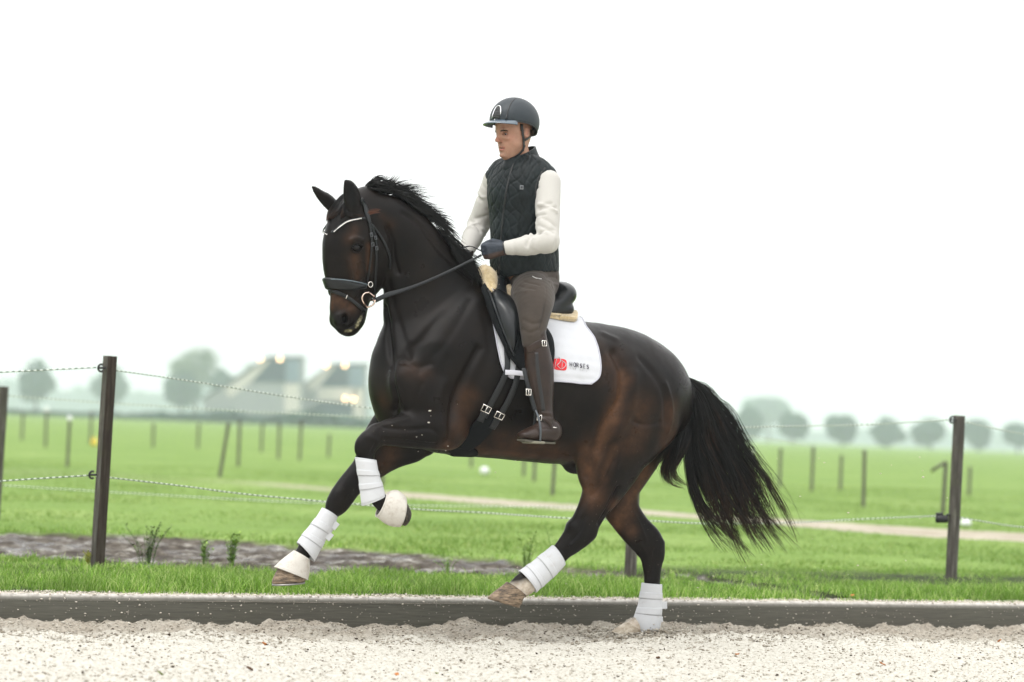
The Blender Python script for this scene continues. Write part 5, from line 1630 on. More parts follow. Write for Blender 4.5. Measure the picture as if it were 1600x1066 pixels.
# near stirrup and leather
def stirrup(sd):
    g = lambda x, y, w: HF.P(x, y, w) if sd > 0 else mirror_pts([HF.P(x, y, w)], HF)[0]
    W0 = .40
    P = [g(818, 575, .38), g(824, 600, W0), g(831, 625, W0 + .005), g(836, 642, W0 + .01)]
    ribbon(P, [HF.N * sd] * 4, .022, .005, 'stirrup_leather', LEA, sad)
    R = np.stack([HF.U, HF.N * sd, HF.Z], 1)
    buckle(g(826, 613, W0 + .012), R, .026, .03, .003, sad)
    mb = MB()
    top = g(837, 641, W0 + .012)
    A = [top, g(842, 655, W0 + .035), g(844.5, 672, W0 + .045), g(844, 691, W0 + .045)]
    B = [top, g(836, 655, W0 - .05), g(834, 672, W0 - .065), g(834, 692, W0 - .065)]
    mb.tube(catmull(A, 6), .007, 8, flat=.7); mb.tube(catmull(B, 6), .007, 8, flat=.7)
    o = mb.build('stirrup_iron', DKST, sad)
    mb = MB(); c = (A[-1] + B[-1]) / 2
    mb.box(c - HF.U * .02, (.085, .125, .014), R, .005); mb.build('tread', GRIP, o)
    return c
DKST = Mat('dark_steel', (.10, .11, .12), .3, .5, .8).m
GRIP = Mat('tread_grip', (.22, .21, .16), .6, .4, .3).m
stirrup(1); stirrup(-1)

# ---- bridle
br = thing('bridle', 'black leather bridle with a padded noseband, beaded browband, ring bit and reins', 'bridle', HEADF.P(560, 400, 0))
def hsurf(x, y):
    p, n_ = cast(hB, x, y)
    if p is None:
        # just past the outline: nearest surface point to the traced ray on the head plane
        q = hB.find_nearest(Vector(HEADF.P(x, y, .0))); p, n_ = np.array(q[0]), np.array(q[1])
    return p, n_
def strap_h(pts, w, th=.004, name='strap', mat=None, off=.0025, mirror=False, parent=None):
    q = [hsurf(x, y) for x, y in pts]
    P = np.array([p + n_ * off for p, n_ in q]); Nn = np.array([n_ for p, n_ in q])
    o = ribbon(P, Nn, w, th, name, mat or LEA, parent or br)
    if mirror:
        P2 = mirror_pts(P, HEADF); N2 = np.array([n_ - 2 * HEADF.N * (n_ @ HEADF.N) for n_ in Nn])
        for i in range(len(P2)):
            h = hB.find_nearest(Vector(P2[i])); P2[i] = np.array(h[0]) + np.array(h[1]) * off
        ribbon(P2, N2, w, th, name, mat or LEA, parent or br)
    return o
def around(pts_near, w, th, name, mat, off=.003, parent=None):
    """band going over the front of the face: near points from the photo, far points mirrored"""
    q = [hsurf(x, y) for x, y in pts_near]
    P = [p + n_ * off for p, n_ in q]; Nn = [n_ for p, n_ in q]
    P2 = []
    N2 = []
    for p, n_ in zip(P, Nn):
        m_ = mirror_pts([p], HEADF)[0]; h = hB.find_nearest(Vector(m_)); P2.append(np.array(h[0]) + np.array(h[1]) * off); N2.append(np.array(h[1]))
    PP = P2[::-1] + P; NN = N2[::-1] + Nn
    return ribbon(PP, NN, w, th, name, mat, parent or br)
DKB = Mat('dull_steel', (.16, .17, .18), .35, .5, .9).m
# crown piece and cheek straps
strap_h([(563, 311), (569, 322), (573, 336), (577, 350)], [.022, .026, .024, .018], .006, 'crown_strap', LEA, .004, True)
strap_h([(576, 348), (579, 362), (580, 378), (580, 392)], .013, .005, 'cheek_strap', LEA, .003, True)
strap_h([(579, 350), (584, 364), (587, 378), (588, 392)], .013, .005, 'cheek_strap', LEA, .003, True)
strap_h([(580, 388), (578, 410), (575, 430), (572, 442)], .010, .004, 'cheek_strap', LEA, .003, True)
strap_h([(587, 388), (587, 410), (586, 430), (585, 450), (583, 462)], .013, .004, 'cheek_strap', LEA, .004, True)
strap_h([(581, 352), (593, 368), (604, 388), (609, 404), (608, 420)], .011, .004, 'throat_lash', LEA, .004, True)
for (x, y) in ((579, 367), (585, 372), (581, 382), (587, 388)):
    p, n_ = hsurf(x, y); d = hsurf(x + 1, y + 8)[0] - p; d /= np.linalg.norm(d); sx = np.cross(n_, d)
    buckle(p + n_ * .009, np.stack([sx, n_, -d], 1), .016, .018, .0018, br, 'buckle', DKB)
around([(522, 362), (533, 353), (545, 346), (558, 342.5), (571, 341)][::1], .012, .004, 'browband', LEA, .004)
bq = catmull([(523, 362.5), (532, 354.5), (541, 348), (551, 344.5), (563, 342)], 6)
mb = MB()
PEARL = Mat('crystal_bead', (.85, .82, .80), .15, .8).m
def bead(c, r_):
    an = np.linspace(0, np.pi, 5); mb.tube([c + np.array([0, 0, -r_ * math.cos(a)]) for a in an], [max(r_ * math.sin(a), .0004) for a in an], 6, cap=False)
for x, y in bq:
    p, n_ = hsurf(x, y); bead(p + n_ * .009, .0036)
for x, y in ((508, 364), (510, 366), (512, 367)):
    p, n_ = hsurf(x, y); bead(p + n_ * .008, .0034)
mb.build('beads', PEARL, br)
PADL = LEA
around([(514.5, 441), (524, 443), (540, 445.5), (556, 447), (570, 447)], [.018, .036, .050, .054, .054, .054, .050, .036, .018], .013, 'noseband', PADL, .004)
around([(517, 436), (528, 436), (545, 438), (560, 441), (572, 444)], .006, .005, 'noseband_trim', Mat('leather_edge', (.10, .13, .15), .25, .6).m, .011)
around([(516, 454), (524, 456), (536, 461), (550, 470), (562, 480), (570, 487)], .018, .005, 'flash_strap', LEA, .004)
for (x, y, r_) in ((577, 444, .014),):
    p, n_ = hsurf(x, y); an = np.linspace(0, 2 * np.pi, 16, endpoint=False)
    for sd in (0, 1):
        P = [p + n_ * .012 + HEADF.U * r_ * math.cos(a) + HEADF.Z * r_ * math.sin(a) for a in an]
        if sd: P = mirror_pts(P, HEADF)
        mb = MB(); mb.tube(P, .0028, 6, closed=True); mb.build('ring', STEEL, br)
p, n_ = hsurf(541, 463); mb = MB(); mb.tube([p + n_ * .006 + HEADF.Z * .013 + HEADF.U * .004, p + n_ * .010 , p + n_ * .006 - HEADF.Z * .013 - HEADF.U * .004], .003, 6); mb.build('flash_keeper', STEEL, br)
# bit ring (D shape) on both sides
bp, bn = hsurf(573, 468)
bc = bp + bn * .012
DP = [HEADF.P(x, y, 0) for x, y in ((576, 457), (569, 459), (565.5, 466), (568.5, 474), (573, 480), (578, 479), (583, 476), (586, 470), (584, 462))]
sh_ = bc + bn * .012 - HEADF.P(573, 468, 0)
ROSE = Mat('rose_steel', (.90, .72, .62), .18, .5, 1.0).m
DQ = []
for x, y in ((576, 457), (569, 459), (565.5, 466), (568.5, 474), (573, 480), (578, 479), (583, 476), (586, 470), (584, 462)):
    p_, n_ = cast(hB, x, y)
    dd = p_[1] if p_ is not None else DQ[-1][1] + .012
    DQ.append(pz(x, y, dd - .016))
for sd in (0, 1):
    P = catmull(DQ, 4)
    if sd: P = mirror_pts(P, HEADF)
    mb = MB(); mb.tube(P, .0046, 7, closed=True); mb.build('bit_ring', ROSE, br)
bm = MB(); a_ = DP[0] + HEADF.N * (sh_ @ HEADF.N) * 1.0 - HEADF.Z * .04; bm.tube([a_, mirror_pts([a_], HEADF)[0]], .006, 8); bm.build('mouthpiece', ROSE, br)
bk_, kn_ = hsurf(585, 466); mb = MB(); mb.box(bk_ + kn_ * .012, (.018, .008, .04), np.stack([HEADF.U, HEADF.N, HEADF.Z], 1), .003); mb.build('keeper', LEA, br)
# reins
HAND_N = HF.P(752, 399, .17); HAND_F = HF.P(718, 411, -.07)
rp = [DQ[7]]
d0, d1 = rp[0][1], HAND_N[1]
for x, y in ((605, 461), (625, 455), (650, 446.5), (680, 434), (710, 420), (732, 409)):
    t_ = (x - 586) / (752 - 586); dd = d0 + (d1 - d0) * t_ - .02
    q_ = pz(x, y, dd); h_, _n = cast(hB, x, y)
    if h_ is not None and h_[1] < dd + .02: q_ = pz(x, y, h_[1] - .02)
    rp.append(q_)
rp.append(HAND_N)
ribbon(rp, [HF.N + HF.Z * .3] * len(rp), [.024, .024, .016, .014, .012, .012], .004, 'rein', LEA, br)
rf = [mirror_pts([DQ[7]], HEADF)[0], HF.P(605, 440, -.15), HF.P(660, 425, -.18), HF.P(715, 405, -.16), HAND_F]
ribbon(rf, [HF.N + HF.Z * .3] * 5, .013, .004, 'rein', LEA, br)
lp = [HAND_N + HF.Z * .02, HF.P(738, 386, .12), HF.P(728, 386.5, .08), HF.P(718, 392, .02), HF.P(722, 410, -.1), HF.P(740, 408, -.08), HAND_F]
ribbon(lp, [HF.Z] * 7, .016, .004, 'rein_loop', LEA, br)
# ================================================================== RIDER
TF = Frame(HF.P(818, 430, 0.0), 50)
RF = Frame(TF.P(807, 205, 0.0), 38)
RA = np.array([RF.U, RF.N, RF.Z])
def ST(fr, st, off=0.0, mir=False):
    C, R, H = stations(fr, st)
    if mir: C = C * [1, 1, -1]
    return C, R + off, H + off
TORSO = [(779, 436, 868, 430, 0, .165), (771, 412, 869, 408, 0, .170), (769, 388, 868, 385, 0, .168), (768, 360, 864, 358, 0, .165), (766, 330, 862, 328, 0, .172),
         (763, 302, 862, 300, 0, .180), (767, 280, 860, 277, 0, .180), (781, 262, 847, 260, 0, .150)]
THIGH = [(801, 459, 860, 453, .07, .066), (799, 464, 866, 459, .18, .085), (806, 478, 863, 473, .27, .078), (811, 502, 856, 496, .32, .068), (815, 524, 851, 517, .345, .058)]
SHIN = [(818, 532, 852, 522, .345, .055), (820, 552, 858, 548, .35, .053), (822, 580, 864, 578, .355, .054), (827, 610, 864, 610, .365, .046), (836, 638, 863, 638, .375, .036), (840, 655, 864, 653, .38, .038)]
FFr = Frame(HF.P(850, 675, .385), 36)
FOOT = [(862, 657, 862, 690, 0, .034), (850, 658, 851, 690, 0, .035), (838, 665, 839, 689, 0, .039), (824, 671, 827, 687, 0, .043), (814, 676, 818, 684, 0, .036)]
FOOTF = [(862, 657, 862, 690, .385, .034), (848, 660, 850, 690, .39, .036), (830, 668, 834, 688, .395, .042), (812, 675, 818, 684, .40, .038)]
S1, E1, W1_ = TF.P(856, 285, .175), HF.P(856, 377, .30), HF.P(788, 388, .215)
S2, E2, W2_ = TF.P(772, 282, -.165), HF.P(748, 350, -.22), HF.P(727, 397, -.085)
def hand(G, W, fwd, inw, off=0.0, k=.008):
    """fist closed on a rein: palm, four curled fingers of unequal length, thumb on top"""
    fwd = fwd / np.linalg.norm(fwd); inw = inw - fwd * (inw @ fwd); inw /= np.linalg.norm(inw); up = np.cross(fwd, inw); up *= np.sign(up[2])
    o = off
    for z, r in ((.022, .017), (.004, .018), (-.014, .017), (-.028, .014)):
        G.caps([W + up * z * .45, W + fwd * .045 + up * z * .8, W + fwd * .080 + up * z * 1.05], [.020 + o, r + o, r * .92 + o], .012)
    tips = []
    for z, l, r in ((.026, .92, .0105), (.008, 1.05, .0110), (-.011, .98, .0105), (-.028, .80, .0092)):
        a = W + fwd * .082 + up * z * 1.05
        b = a + (fwd * .026 + inw * .018) * l; c = b + (inw * .024 - fwd * .004) * l; d = c + (-fwd * .022 + inw * .002) * l
        G.caps([a, b, c, d], [r * 1.12 + o, r + o, r * .95 + o, r * .85 + o], .004)
        tips.append(b)
    t0 = W + fwd * .020 + up * .030 + inw * .006
    G.caps([t0, W + fwd * .052 + up * .044 + inw * .014, W + fwd * .080 + up * .040 + inw * .020, W + fwd * .100 + up * .034 + inw * .022], [.014 + o, .0125 + o, .0112 + o, .0095 + o], .006)
    return fwd, inw, up
def head(G):
    G.limb(RF, *ST(RF, [(778, 178, 826, 180, 0, .066), (774, 195, 831, 195, 0, .070), (775, 207, 830, 208, 0, .069), (777, 218, 824, 220, 0, .064), (779, 229, 815, 232, 0, .056), (782, 239, 807, 241, 0, .044), (787, 245, 802, 246, 0, .032)]), k=.012)
    p = lambda x, y, w: RF.P(x, y, w)
    G.ellip(p(805, 222, .052), (.030, .014, .030), RA, .015); G.ellip(p(795, 224, -.052), (.030, .014, .030), RA, .015)
    G.ellip(p(786, 243, .0), (.020, .020, .013), RA, .010)                       # chin
    G.ellip(p(785.5, 203, .028), (.012, .020, .008), RA, .010); G.ellip(p(779, 203, -.028), (.012, .020, .008), RA, .010)   # brow
    G.ellip(p(789, 209.5, .031), (.014, .014, .009), RA, .007, sub=True); G.ellip(p(779, 209.5, -.031), (.014, .014, .009), RA, .007, sub=True)
    G.ellip(p(791, 216, .038), (.018, .016, .012), RA, .012); G.ellip(p(783, 216, -.038), (.018, .016, .012), RA, .012)
    G.caps([p(780.5, 206, 0), p(778.5, 213, 0), p(776.2, 219.5, 0)], [.0075, .0085, .0105], .007)
    G.ellip(p(779.5, 220.5, .011), (.009, .007, .007), RA, .004); G.ellip(p(779.5, 220.5, -.011), (.009, .007, .007), RA, .004)
    G.ellip(p(780.5, 223.4, .008), (.004, .004, .003), RA, .002, sub=True)
    G.caps([p(782.5, 229.2, -.020), p(780.3, 228.8, 0), p(784.5, 229.2, .022)], [.0040, .0054, .0036], .006)
    G.caps([p(783, 234.2, -.017), p(780.9, 234.6, 0), p(785, 234.2, .018)], [.0042, .0058, .0038], .006)
    G.caps([p(782.0, 231.6, -.020), p(778.8, 231.7, 0), p(785, 231.6, .021)], [.0010, .0024, .0010], .002, sub=True)
    # ears
    for sg in (1, -1):
        dx = 0 if sg > 0 else -23
        c = p(822.5 + dx, 207, sg * .073)
        G.ellip(c, (.017, .008, .029), RA, .006); G.ellip(c + RF.N * sg * .008 - RF.U * .001, (.0105, .006, .019), RA, .002, sub=True); G.caps([c + RF.N * sg * .004 + RF.U * .002 - RF.Z * .012, c + RF.N * sg * .005 + RF.U * .004, c + RF.N * sg * .004 - RF.U * .001 + RF.Z * .010], [.0028, .0030, .0028], .002)
        G.ellip(c - RF.Z * .019 + RF.N * sg * .002, (.010, .006, .009), RA, .004)
    G.caps([p(806, 225, 0), TF.P(813, 246, 0), TF.P(813, 266, 0)], [.050, .056, .066], .02)
lo, hi = np.array([-.50, 12.55, .88]), np.array([.50, 13.92, 2.80])
BG_ = Field(lo, hi, .0048)
head(BG_)
BG_.limb(TF, *ST(TF, TORSO, -.014), k=.03)
BG_.caps([S1, S1 * .5 + E1 * .5, E1], [.050, .043, .034], .04); BG_.caps([E1, E1 * .45 + W1_ * .55, W1_], [.034, .032, .025], .01)
BG_.caps([S2, S2 * .5 + E2 * .5, E2], [.050, .043, .034], .04); BG_.caps([E2, E2 * .45 + W2_ * .55, W2_], [.034, .032, .025], .01)
f1 = hand(BG_, W1_, HF.P(750, 395, .175) - W1_, -HF.N * 1.0 + HF.Z * .1)
f2 = hand(BG_, W2_, HF.P(700, 412, -.05) - W2_, HF.N * 1.0 + HF.Z * .1)
for mir in (False, True):
    BG_.limb(HF, *ST(HF, THIGH, -.008, mir), k=.03); BG_.limb(HF, *ST(HF, SHIN, -.008, mir), k=.01)
    BG_.limb(FFr if not mir else HF, *ST(FFr if not mir else HF, FOOT if not mir else FOOTF, -.006, mir), k=.01)
rV, rF = BG_.mesh(); del BG_
rV = smooth_mesh(rV, rF, 1, .4)
print('rider verts', len(rV))
RB_ = np.array([HF.P(840, 470, 0)[0], HF.P(840, 470, 0)[1], HF.P(840, 470, 0)[2]])
rider = thing('person', 'rider in dark helmet, quilted black vest, cream sleeves and tall brown boots', 'person', RB_)
# skin
bR = bvh_of(rV, rF)
def rc(x, y):
    return cast(bR, x, y)
def near_f(px, sig, V, bv):
    P = [cast(bv, x, y)[0] for x, y in px]; P = [p for p in P if p is not None]
    if not P: return np.zeros(len(V))
    if len(P) == 1: P = P * 2
    return np.exp(-(seg_dist(V, np.array(P)) / sig) ** 2)
lips = np.maximum(near_f([(779.3, 229.8), (784, 229.8), (788, 230.8)], .0042, rV, bR), near_f([(780.5, 234.3), (785, 233.8), (787.5, 232.2)], .0048, rV, bR))
red = np.maximum(near_f([(777, 216), (778, 220), (783, 221)], .012, rV, bR) * .9, near_f([(798, 214)], .022, rV, bR) * .5)
red = np.maximum(red, near_f([(824, 208), (826, 204)], .016, rV, bR) * .9)
beard = np.maximum(near_f([(783, 240), (795, 243), (808, 236), (815, 226)], .022, rV, bR) * .7, near_f([(781, 226.5), (786, 226.5)], .006, rV, bR) * .6)
dk = np.maximum(near_f([(825.5, 205), (825, 210)], .0045, rV, bR) * .45, near_f([(779.5, 231.7), (784, 231.7), (788, 231.4)], .0030, rV, bR) * .9)
dk = np.maximum(dk, near_f([(780.8, 223.6), (783.8, 223.2)], .0032, rV, bR) * .8)
hairm = near_f([(816, 198), (817, 204), (816, 210)], .008, rV, bR)
m = Mat('skin', rough=.48, spec=.35); vec = m.coord()
m.b.inputs['Subsurface Weight'].default_value = .12; m.b.inputs['Subsurface Radius'].default_value = (.012, .005, .003)
c = m.ramp(m.noise(25, 4, .6, vec), [(.3, (.34, .18, .12)), (.7, (.42, .235, .165))])
c = m.mix(m.math('MULTIPLY', m.attr('red'), .45), c, (.45, .16, .11)); c = m.mix(m.math('MULTIPLY', m.attr('beard'), m.ramp(m.noise(420, 2, .5, vec), [(.35, (.25, .25, .25)), (.6, (.8, .8, .8))])), c, (.20, .115, .075))
c = m.mix(m.math('MULTIPLY', m.attr('lips'), .8), c, (.42, .12, .10)); c = m.mix(m.attr('dark'), c, (.05, .02, .015)); c = m.mix(m.attr('hair'), c, (.06, .035, .02))
m.color(c); m.bump(m.noise(180, 3, .6, vec), .12, .002); SKIN = m.m
rb = mk('body', rV, rF, SKIN, rider)
for n_, v_ in (('lips', lips), ('red', red), ('beard', beard), ('dark', dk), ('hair', hairm)): attr(rb, n_, v_)
# eyes, brows
SCL = Mat('eyeball', (.62, .58, .55), .15, .5).m; IRIS = Mat('iris', (.03, .035, .04), .08, .6).m
def lid(c, f, sd, up, rad, e0, e1, name, parent, na=14, ne=6):
    V = []
    for i in range(ne + 1):
        for j in range(na + 1):
            az = (j / na * 2 - 1) * 1.25
            lo_ = e0 * math.cos(az * 1.15)
            el = lo_ + (e1 - lo_) * i / ne
            V.append(c + rad * (f * math.cos(el) * math.cos(az) + sd * math.cos(el) * math.sin(az) + up * math.sin(el)))
    F = [(i * (na + 1) + j, i * (na + 1) + j + 1, (i + 1) * (na + 1) + j + 1, (i + 1) * (na + 1) + j) for i in range(ne) for j in range(na)]
    mk(name, np.array(V), F, SKIN, parent)
    mb = MB(); mb.tube(V[:na + 1], .0011, 5)
    return mb
BRH = Mat('brow_hair', (.030, .018, .011), .6).m
ep, en = cast(bR, 790.2, 209.2)
for sg in (1, -1):
    f = en * .55 - RF.U * .45 - RF.Z * .12; f = f - RF.Z * (f @ RF.Z) * .6; f /= np.linalg.norm(f)
    c_ = ep - f * .0095
    if sg < 0:
        l_ = RF.loc(c_); c_ = RF.W(l_[0], l_[1], -l_[2] - .002); f = f - 2 * RF.N * (f @ RF.N)
    sd = np.cross(f, RF.Z); sd /= np.linalg.norm(sd); up = np.cross(sd, f)
    e = ball('eye', c_, (.0128, .0128, .0128), (f, sd, up), SCL, rider, 10)
    ball('iris', c_ + f * .0080 - up * .0028, (.0058, .0058, .0058), (f, sd, up), IRIS, e, 8)
    mb = lid(c_, f, sd, up, .0140, .16, 1.3, 'eyelid', rider); mb.build('lash', HAIR, rider)
    mb = lid(c_, f, sd, up, .0137, -.50, -1.3, 'eyelid', rider); mb.build('lid_edge', SKIN, rider)
    bh = []
    for i in range(170):
        t_ = rng.random(); q_ = c_ + f * .05 + sd * (t_ - .5) * .036 + up * (.0155 + .003 * math.sin(t_ * 3.1) + rng.normal() * .0012)
        h = bR.ray_cast(Vector(q_), Vector(-f))
        if h[0] is None: continue
        a_ = np.array(h[0]) + f * .0006; d_ = sd * np.sign(sd @ RF.N) * sg * .006 + up * rng.normal() * .002 + f * .0008
        bh.append(a_ + np.linspace(0, 1, 4)[:, None] * d_)
    if bh: strands('eyebrow', bh, np.full(len(bh), .0007), BRH, rider)

# ---- clothing: implicit shells following the body
def fold(V, N, P, sig, amt):
    m_ = np.where(((V > P.min(0) - 3 * sig) & (V < P.max(0) + 3 * sig)).all(1))[0]
    if len(m_): V[m_] += N[m_] * (amt * np.exp(-(seg_dist(V[m_], P) / sig) ** 2))[:, None]
# sweater
SW = Field(lo, hi, .006)
for S_, E_, W_ in ((S1, E1, W1_), (S2, E2, W2_)):
    big = .004 if S_ is S1 else -.003
    SW.caps([S_, S_ * .5 + E_ * .5, E_], [.064 + big, .061 + big, .057], .03)
    SW.caps([E_ - HF.Z * .004, E_ * .5 + W_ * .5 - HF.Z * .006, W_ * .93 + E_ * .07], [.058, .052, .037], .02)
SW.limb(TF, *ST(TF, TORSO, -.006), k=.02)
X, Y, Z = SW.ax[0][:, None, None], SW.ax[1][None, :, None], SW.ax[2][None, None, :]
q0 = TF.P(777, 434, 0)
SW.D = np.maximum(SW.D, (q0[2] + .022 + ((X - q0[0]) * C_R[0] + (Y - q0[1]) * C_R[1]) * (16 / 95.0) - Z).astype(np.float32)); del X, Y, Z
sV, sF = SW.mesh(); del SW
sN = normals(sV, sF)
# creases round the elbow, forearm and upper arm
r_ = np.random.default_rng(5)
for (A_, B_, n_c, r0) in ((S1, E1, 14, .062), (E1, W1_, 18, .05), (S2, E2, 12, .06), (E2, W2_, 12, .05)):
    ax = (B_ - A_) / np.linalg.norm(B_ - A_); L_ = np.linalg.norm(B_ - A_)
    a = np.cross(ax, [0.3, .2, 1]); a /= np.linalg.norm(a); b = np.cross(ax, a)
    for i in range(n_c):
        t_ = r_.random() ** (.6 if A_ is S1 or A_ is S2 else 1.3); ph = r_.uniform(0, 6.28); ln = r_.uniform(1.0, 2.6); sk = r_.normal() * .05
        Q = [A_ + ax * (L_ * t_ + sk * q) + (a * math.cos(ph + q * ln) + b * math.sin(ph + q * ln)) * r0 for q in np.linspace(0, 1, 8)]
        fold(sV, sN, np.array(Q), r_.uniform(.006, .011), r_.choice([-1, 1], p=[.6, .4]) * r_.uniform(.004, .010))
sV = smooth_mesh(sV, sF, 1, .4)
m = Mat('cream_knit', (.48, .465, .435, 1), .85, .2, sheen=.2); m.bump(m.noise(260, 2, .5), .25, .002); KNIT = m.m
mk('sweater', sV, sF, KNIT, rider)
# vest
VG = Field(lo, hi, .005)
VG.limb(TF, *ST(TF, [(777, 434, 871, 424, 0, .178)] + [(a - (5 if i == 0 else 1.5), b, c + 2, d, e, f + .008) for i, (a, b, c, d, e, f) in enumerate(TORSO[1:])], .004), k=.02)
VG.caps([TF.P(842, 268, .12), TF.P(854, 276, .155)], [.058, .058], .03); VG.caps([TF.P(782, 266, -.12), TF.P(774, 276, -.15)], [.054, .054], .03)
VG.caps([TF.P(812, 250, 0), TF.P(812, 262, 0)], [.058, .075], .03)
VG.caps([TF.P(812, 235, 0), TF.P(813, 252, 0)], [.054, .056], .005, sub=True)
# armholes and hem
for S_, E_ in ((S1, E1), (S2, E2)):
    pass
X, Y, Z = VG.ax[0][:, None, None], VG.ax[1][None, :, None], VG.ax[2][None, None, :]
q0 = TF.P(777, 434, 0); uu = (X - q0[0]) * C_R[0] + (Y - q0[1]) * C_R[1]
hem = (q0[2] - (-1) * 0) + uu * (16 / 95.0) * 1.0
VG.D = np.maximum(VG.D, (hem - Z).astype(np.float32)); del X, Y, Z, uu
vV, vF = VG.mesh(); del VG
vN = normals(vV, vF)
lc = TF.loc(vV); ang = np.arctan2(lc[:, 2], -(lc[:, 0] + .0)); zz = lc[:, 1]
q1 = (ang * .17 + zz * .62 + .012 * np.sin(zz * 40)) / .047; q2 = (ang * .17 - zz * .62 + .012 * np.sin(ang * 9)) / .047
l1 = np.abs(q1 - np.round(q1)) * .047; l2 = np.abs(q2 - np.round(q2)) * .047
pz_ = np.exp(-(l1 / .0042) ** 2) + np.exp(-(l2 / .0042) ** 2)
pw = fbm(ang * 14, zz * 30, 3, 3) - .5
vV += vN * (-.0040 * np.clip(pz_, 0, 1.2) + .0045 * pw)[:, None]
for i in range(16):                                       # drag wrinkles between the quilting
    a0 = r_.uniform(-.9, 1.9); z0 = r_.uniform(.05, .5); ln = r_.uniform(.06, .14)
    Q = np.array([TF.W(-math.cos(a0 + q * ln * 5) * .155, z0 + q * r_.normal() * .04, math.sin(a0 + q * ln * 5) * .185) for q in np.linspace(0, 1, 6)])
    fold(vV, vN, Q, .010, r_.choice([-1, 1]) * .006)
m = Mat('black_quilt', (.012, .017, .019, 1), .5, .2); vec = m.coord()
m.color(m.ramp(m.noise(7, 4, .6, vec), [(.3, (.0045, .0070, .0078)), (.7, (.012, .018, .020))])); m.bump(m.noise(45, 4, .7, vec), .35, .006); VEST = m.m
vest = mk('vest', vV, vF, VEST, rider)
vB = bvh_of(vV, vF)
def on(bv, pts, off):
    out = []
    for x, y in pts:
        p, n_ = cast(bv, x, y)
        if p is not None: out.append(p + n_ * off)
    return out
zp = on(vB, [(804, 252), (799, 265), (794, 285), (790, 305), (787, 330), (785, 350), (783, 372), (781, 400), (780, 428)], .001)
mb = MB(); mb.tube(catmull(zp, 4), .0050, 6, flat=.6); mb.build('zip', BLK, vest)
for q in ([(852, 262), (843, 275), (837, 292), (838, 312), (841, 332), (842, 352), (841, 366)], [(852, 262), (864, 265), (873, 273), (879, 283)]):
    P = on(vB, q, .0)
    if len(P) > 2: mb = MB(); mb.tube(catmull(P, 4), .0048, 6); mb.build('armhole_piping', BLK, vest)
P = on(vB, [(815, 293)], .004)
if P:
    pp, nn = cast(vB, 815, 293); sx = np.cross(nn, [0, 0, 1]); sx /= np.linalg.norm(sx); R_ = np.stack([sx, nn, np.cross(sx, nn)], 1)
    mb = MB(); mb.box(pp + nn * .003, (.019, .004, .022), R_, .001); bd_ = mb.build('badge', Mat('badge_grey', (.16, .17, .18), .5).m, vest, False)
    mb = MB(); mb.box(pp + nn * .0052, (.011, .003, .012), R_, .001); mb.build('badge_face', Mat('badge_dark', (.03, .03, .035), .5).m, bd_, False)
col = shell('collar', TF, [(793, 272, 842, 262, 0, .062), (791, 262, 839, 250, 0, .062), (793, 252, 834, 238, 0, .056), (794.5, 247, 831, 229, 0, .053)], VEST, rider, .009, 32, 5)
# breeches
BR_ = Field(lo, hi, .006)
for mir in (False, True): BR_.limb(HF, *ST(HF, THIGH + [(817, 538, 851, 530, .347, .052)], .0035, mir), k=.035)
BR_.limb(TF, *ST(TF, [(784, 446, 870, 442, 0, .165), (782, 436, 871, 430, 0, .165), (781, 424, 868, 420, 0, .160)], .006), k=.075)
bV, bF = BR_.mesh(); del BR_
bN = normals(bV, bF); bB = bvh_of(bV, bF)
for q, s_, a_ in (([(795, 452), (815, 448), (835, 452)], .007, -.005), ([(800, 444), (822, 441), (842, 446)], .006, -.005), ([(862, 446), (866, 455), (868, 465)], .007, -.005), ([(803, 460), (822, 455)], .008, .004),
                  ([(853, 450), (851, 475), (846, 500), (843, 512)], .004, -.003), ([(845, 436), (858, 432), (870, 434)], .008, -.006), ([(818, 500), (832, 506), (846, 504)], .010, -.004), ([(816, 514), (828, 520), (842, 515)], .008, -.004), ([(858, 440), (872, 446)], .006, .005)):
    P = on(bB, q, 0)
    if len(P) > 1: fold(bV, bN, catmull(P, 4), s_, a_)
m = Mat('breeches_cloth', rough=.8, spec=.2, sheen=.15); vec = m.coord()
m.color(m.ramp(m.noise(6, 4, .6, vec), [(.3, (.038, .030, .024)), (.7, (.060, .047, .038))])); m.bump(m.noise(300, 2, .5, vec), .15, .002); BRE = m.m
bre = mk('breeches', bV, bF, BRE, rider)
bB = bvh_of(bV, bF)
P = on(bB, [(854, 447), (851, 475), (846, 500), (843, 512)], .0005); mb = MB(); mb.tube(catmull(P, 5), .0012, 4); mb.build('seam', Mat('seam_brown', (.03, .024, .02), .8).m, bre)
mb = MB(); mb.tube(catmull(on(bB, [(832, 432), (838, 435), (846, 436)], .0005), 3), .0026, 6); mb.build('pocket_tab', Mat('grey_tab', (.55, .54, .52), .5).m, bre)
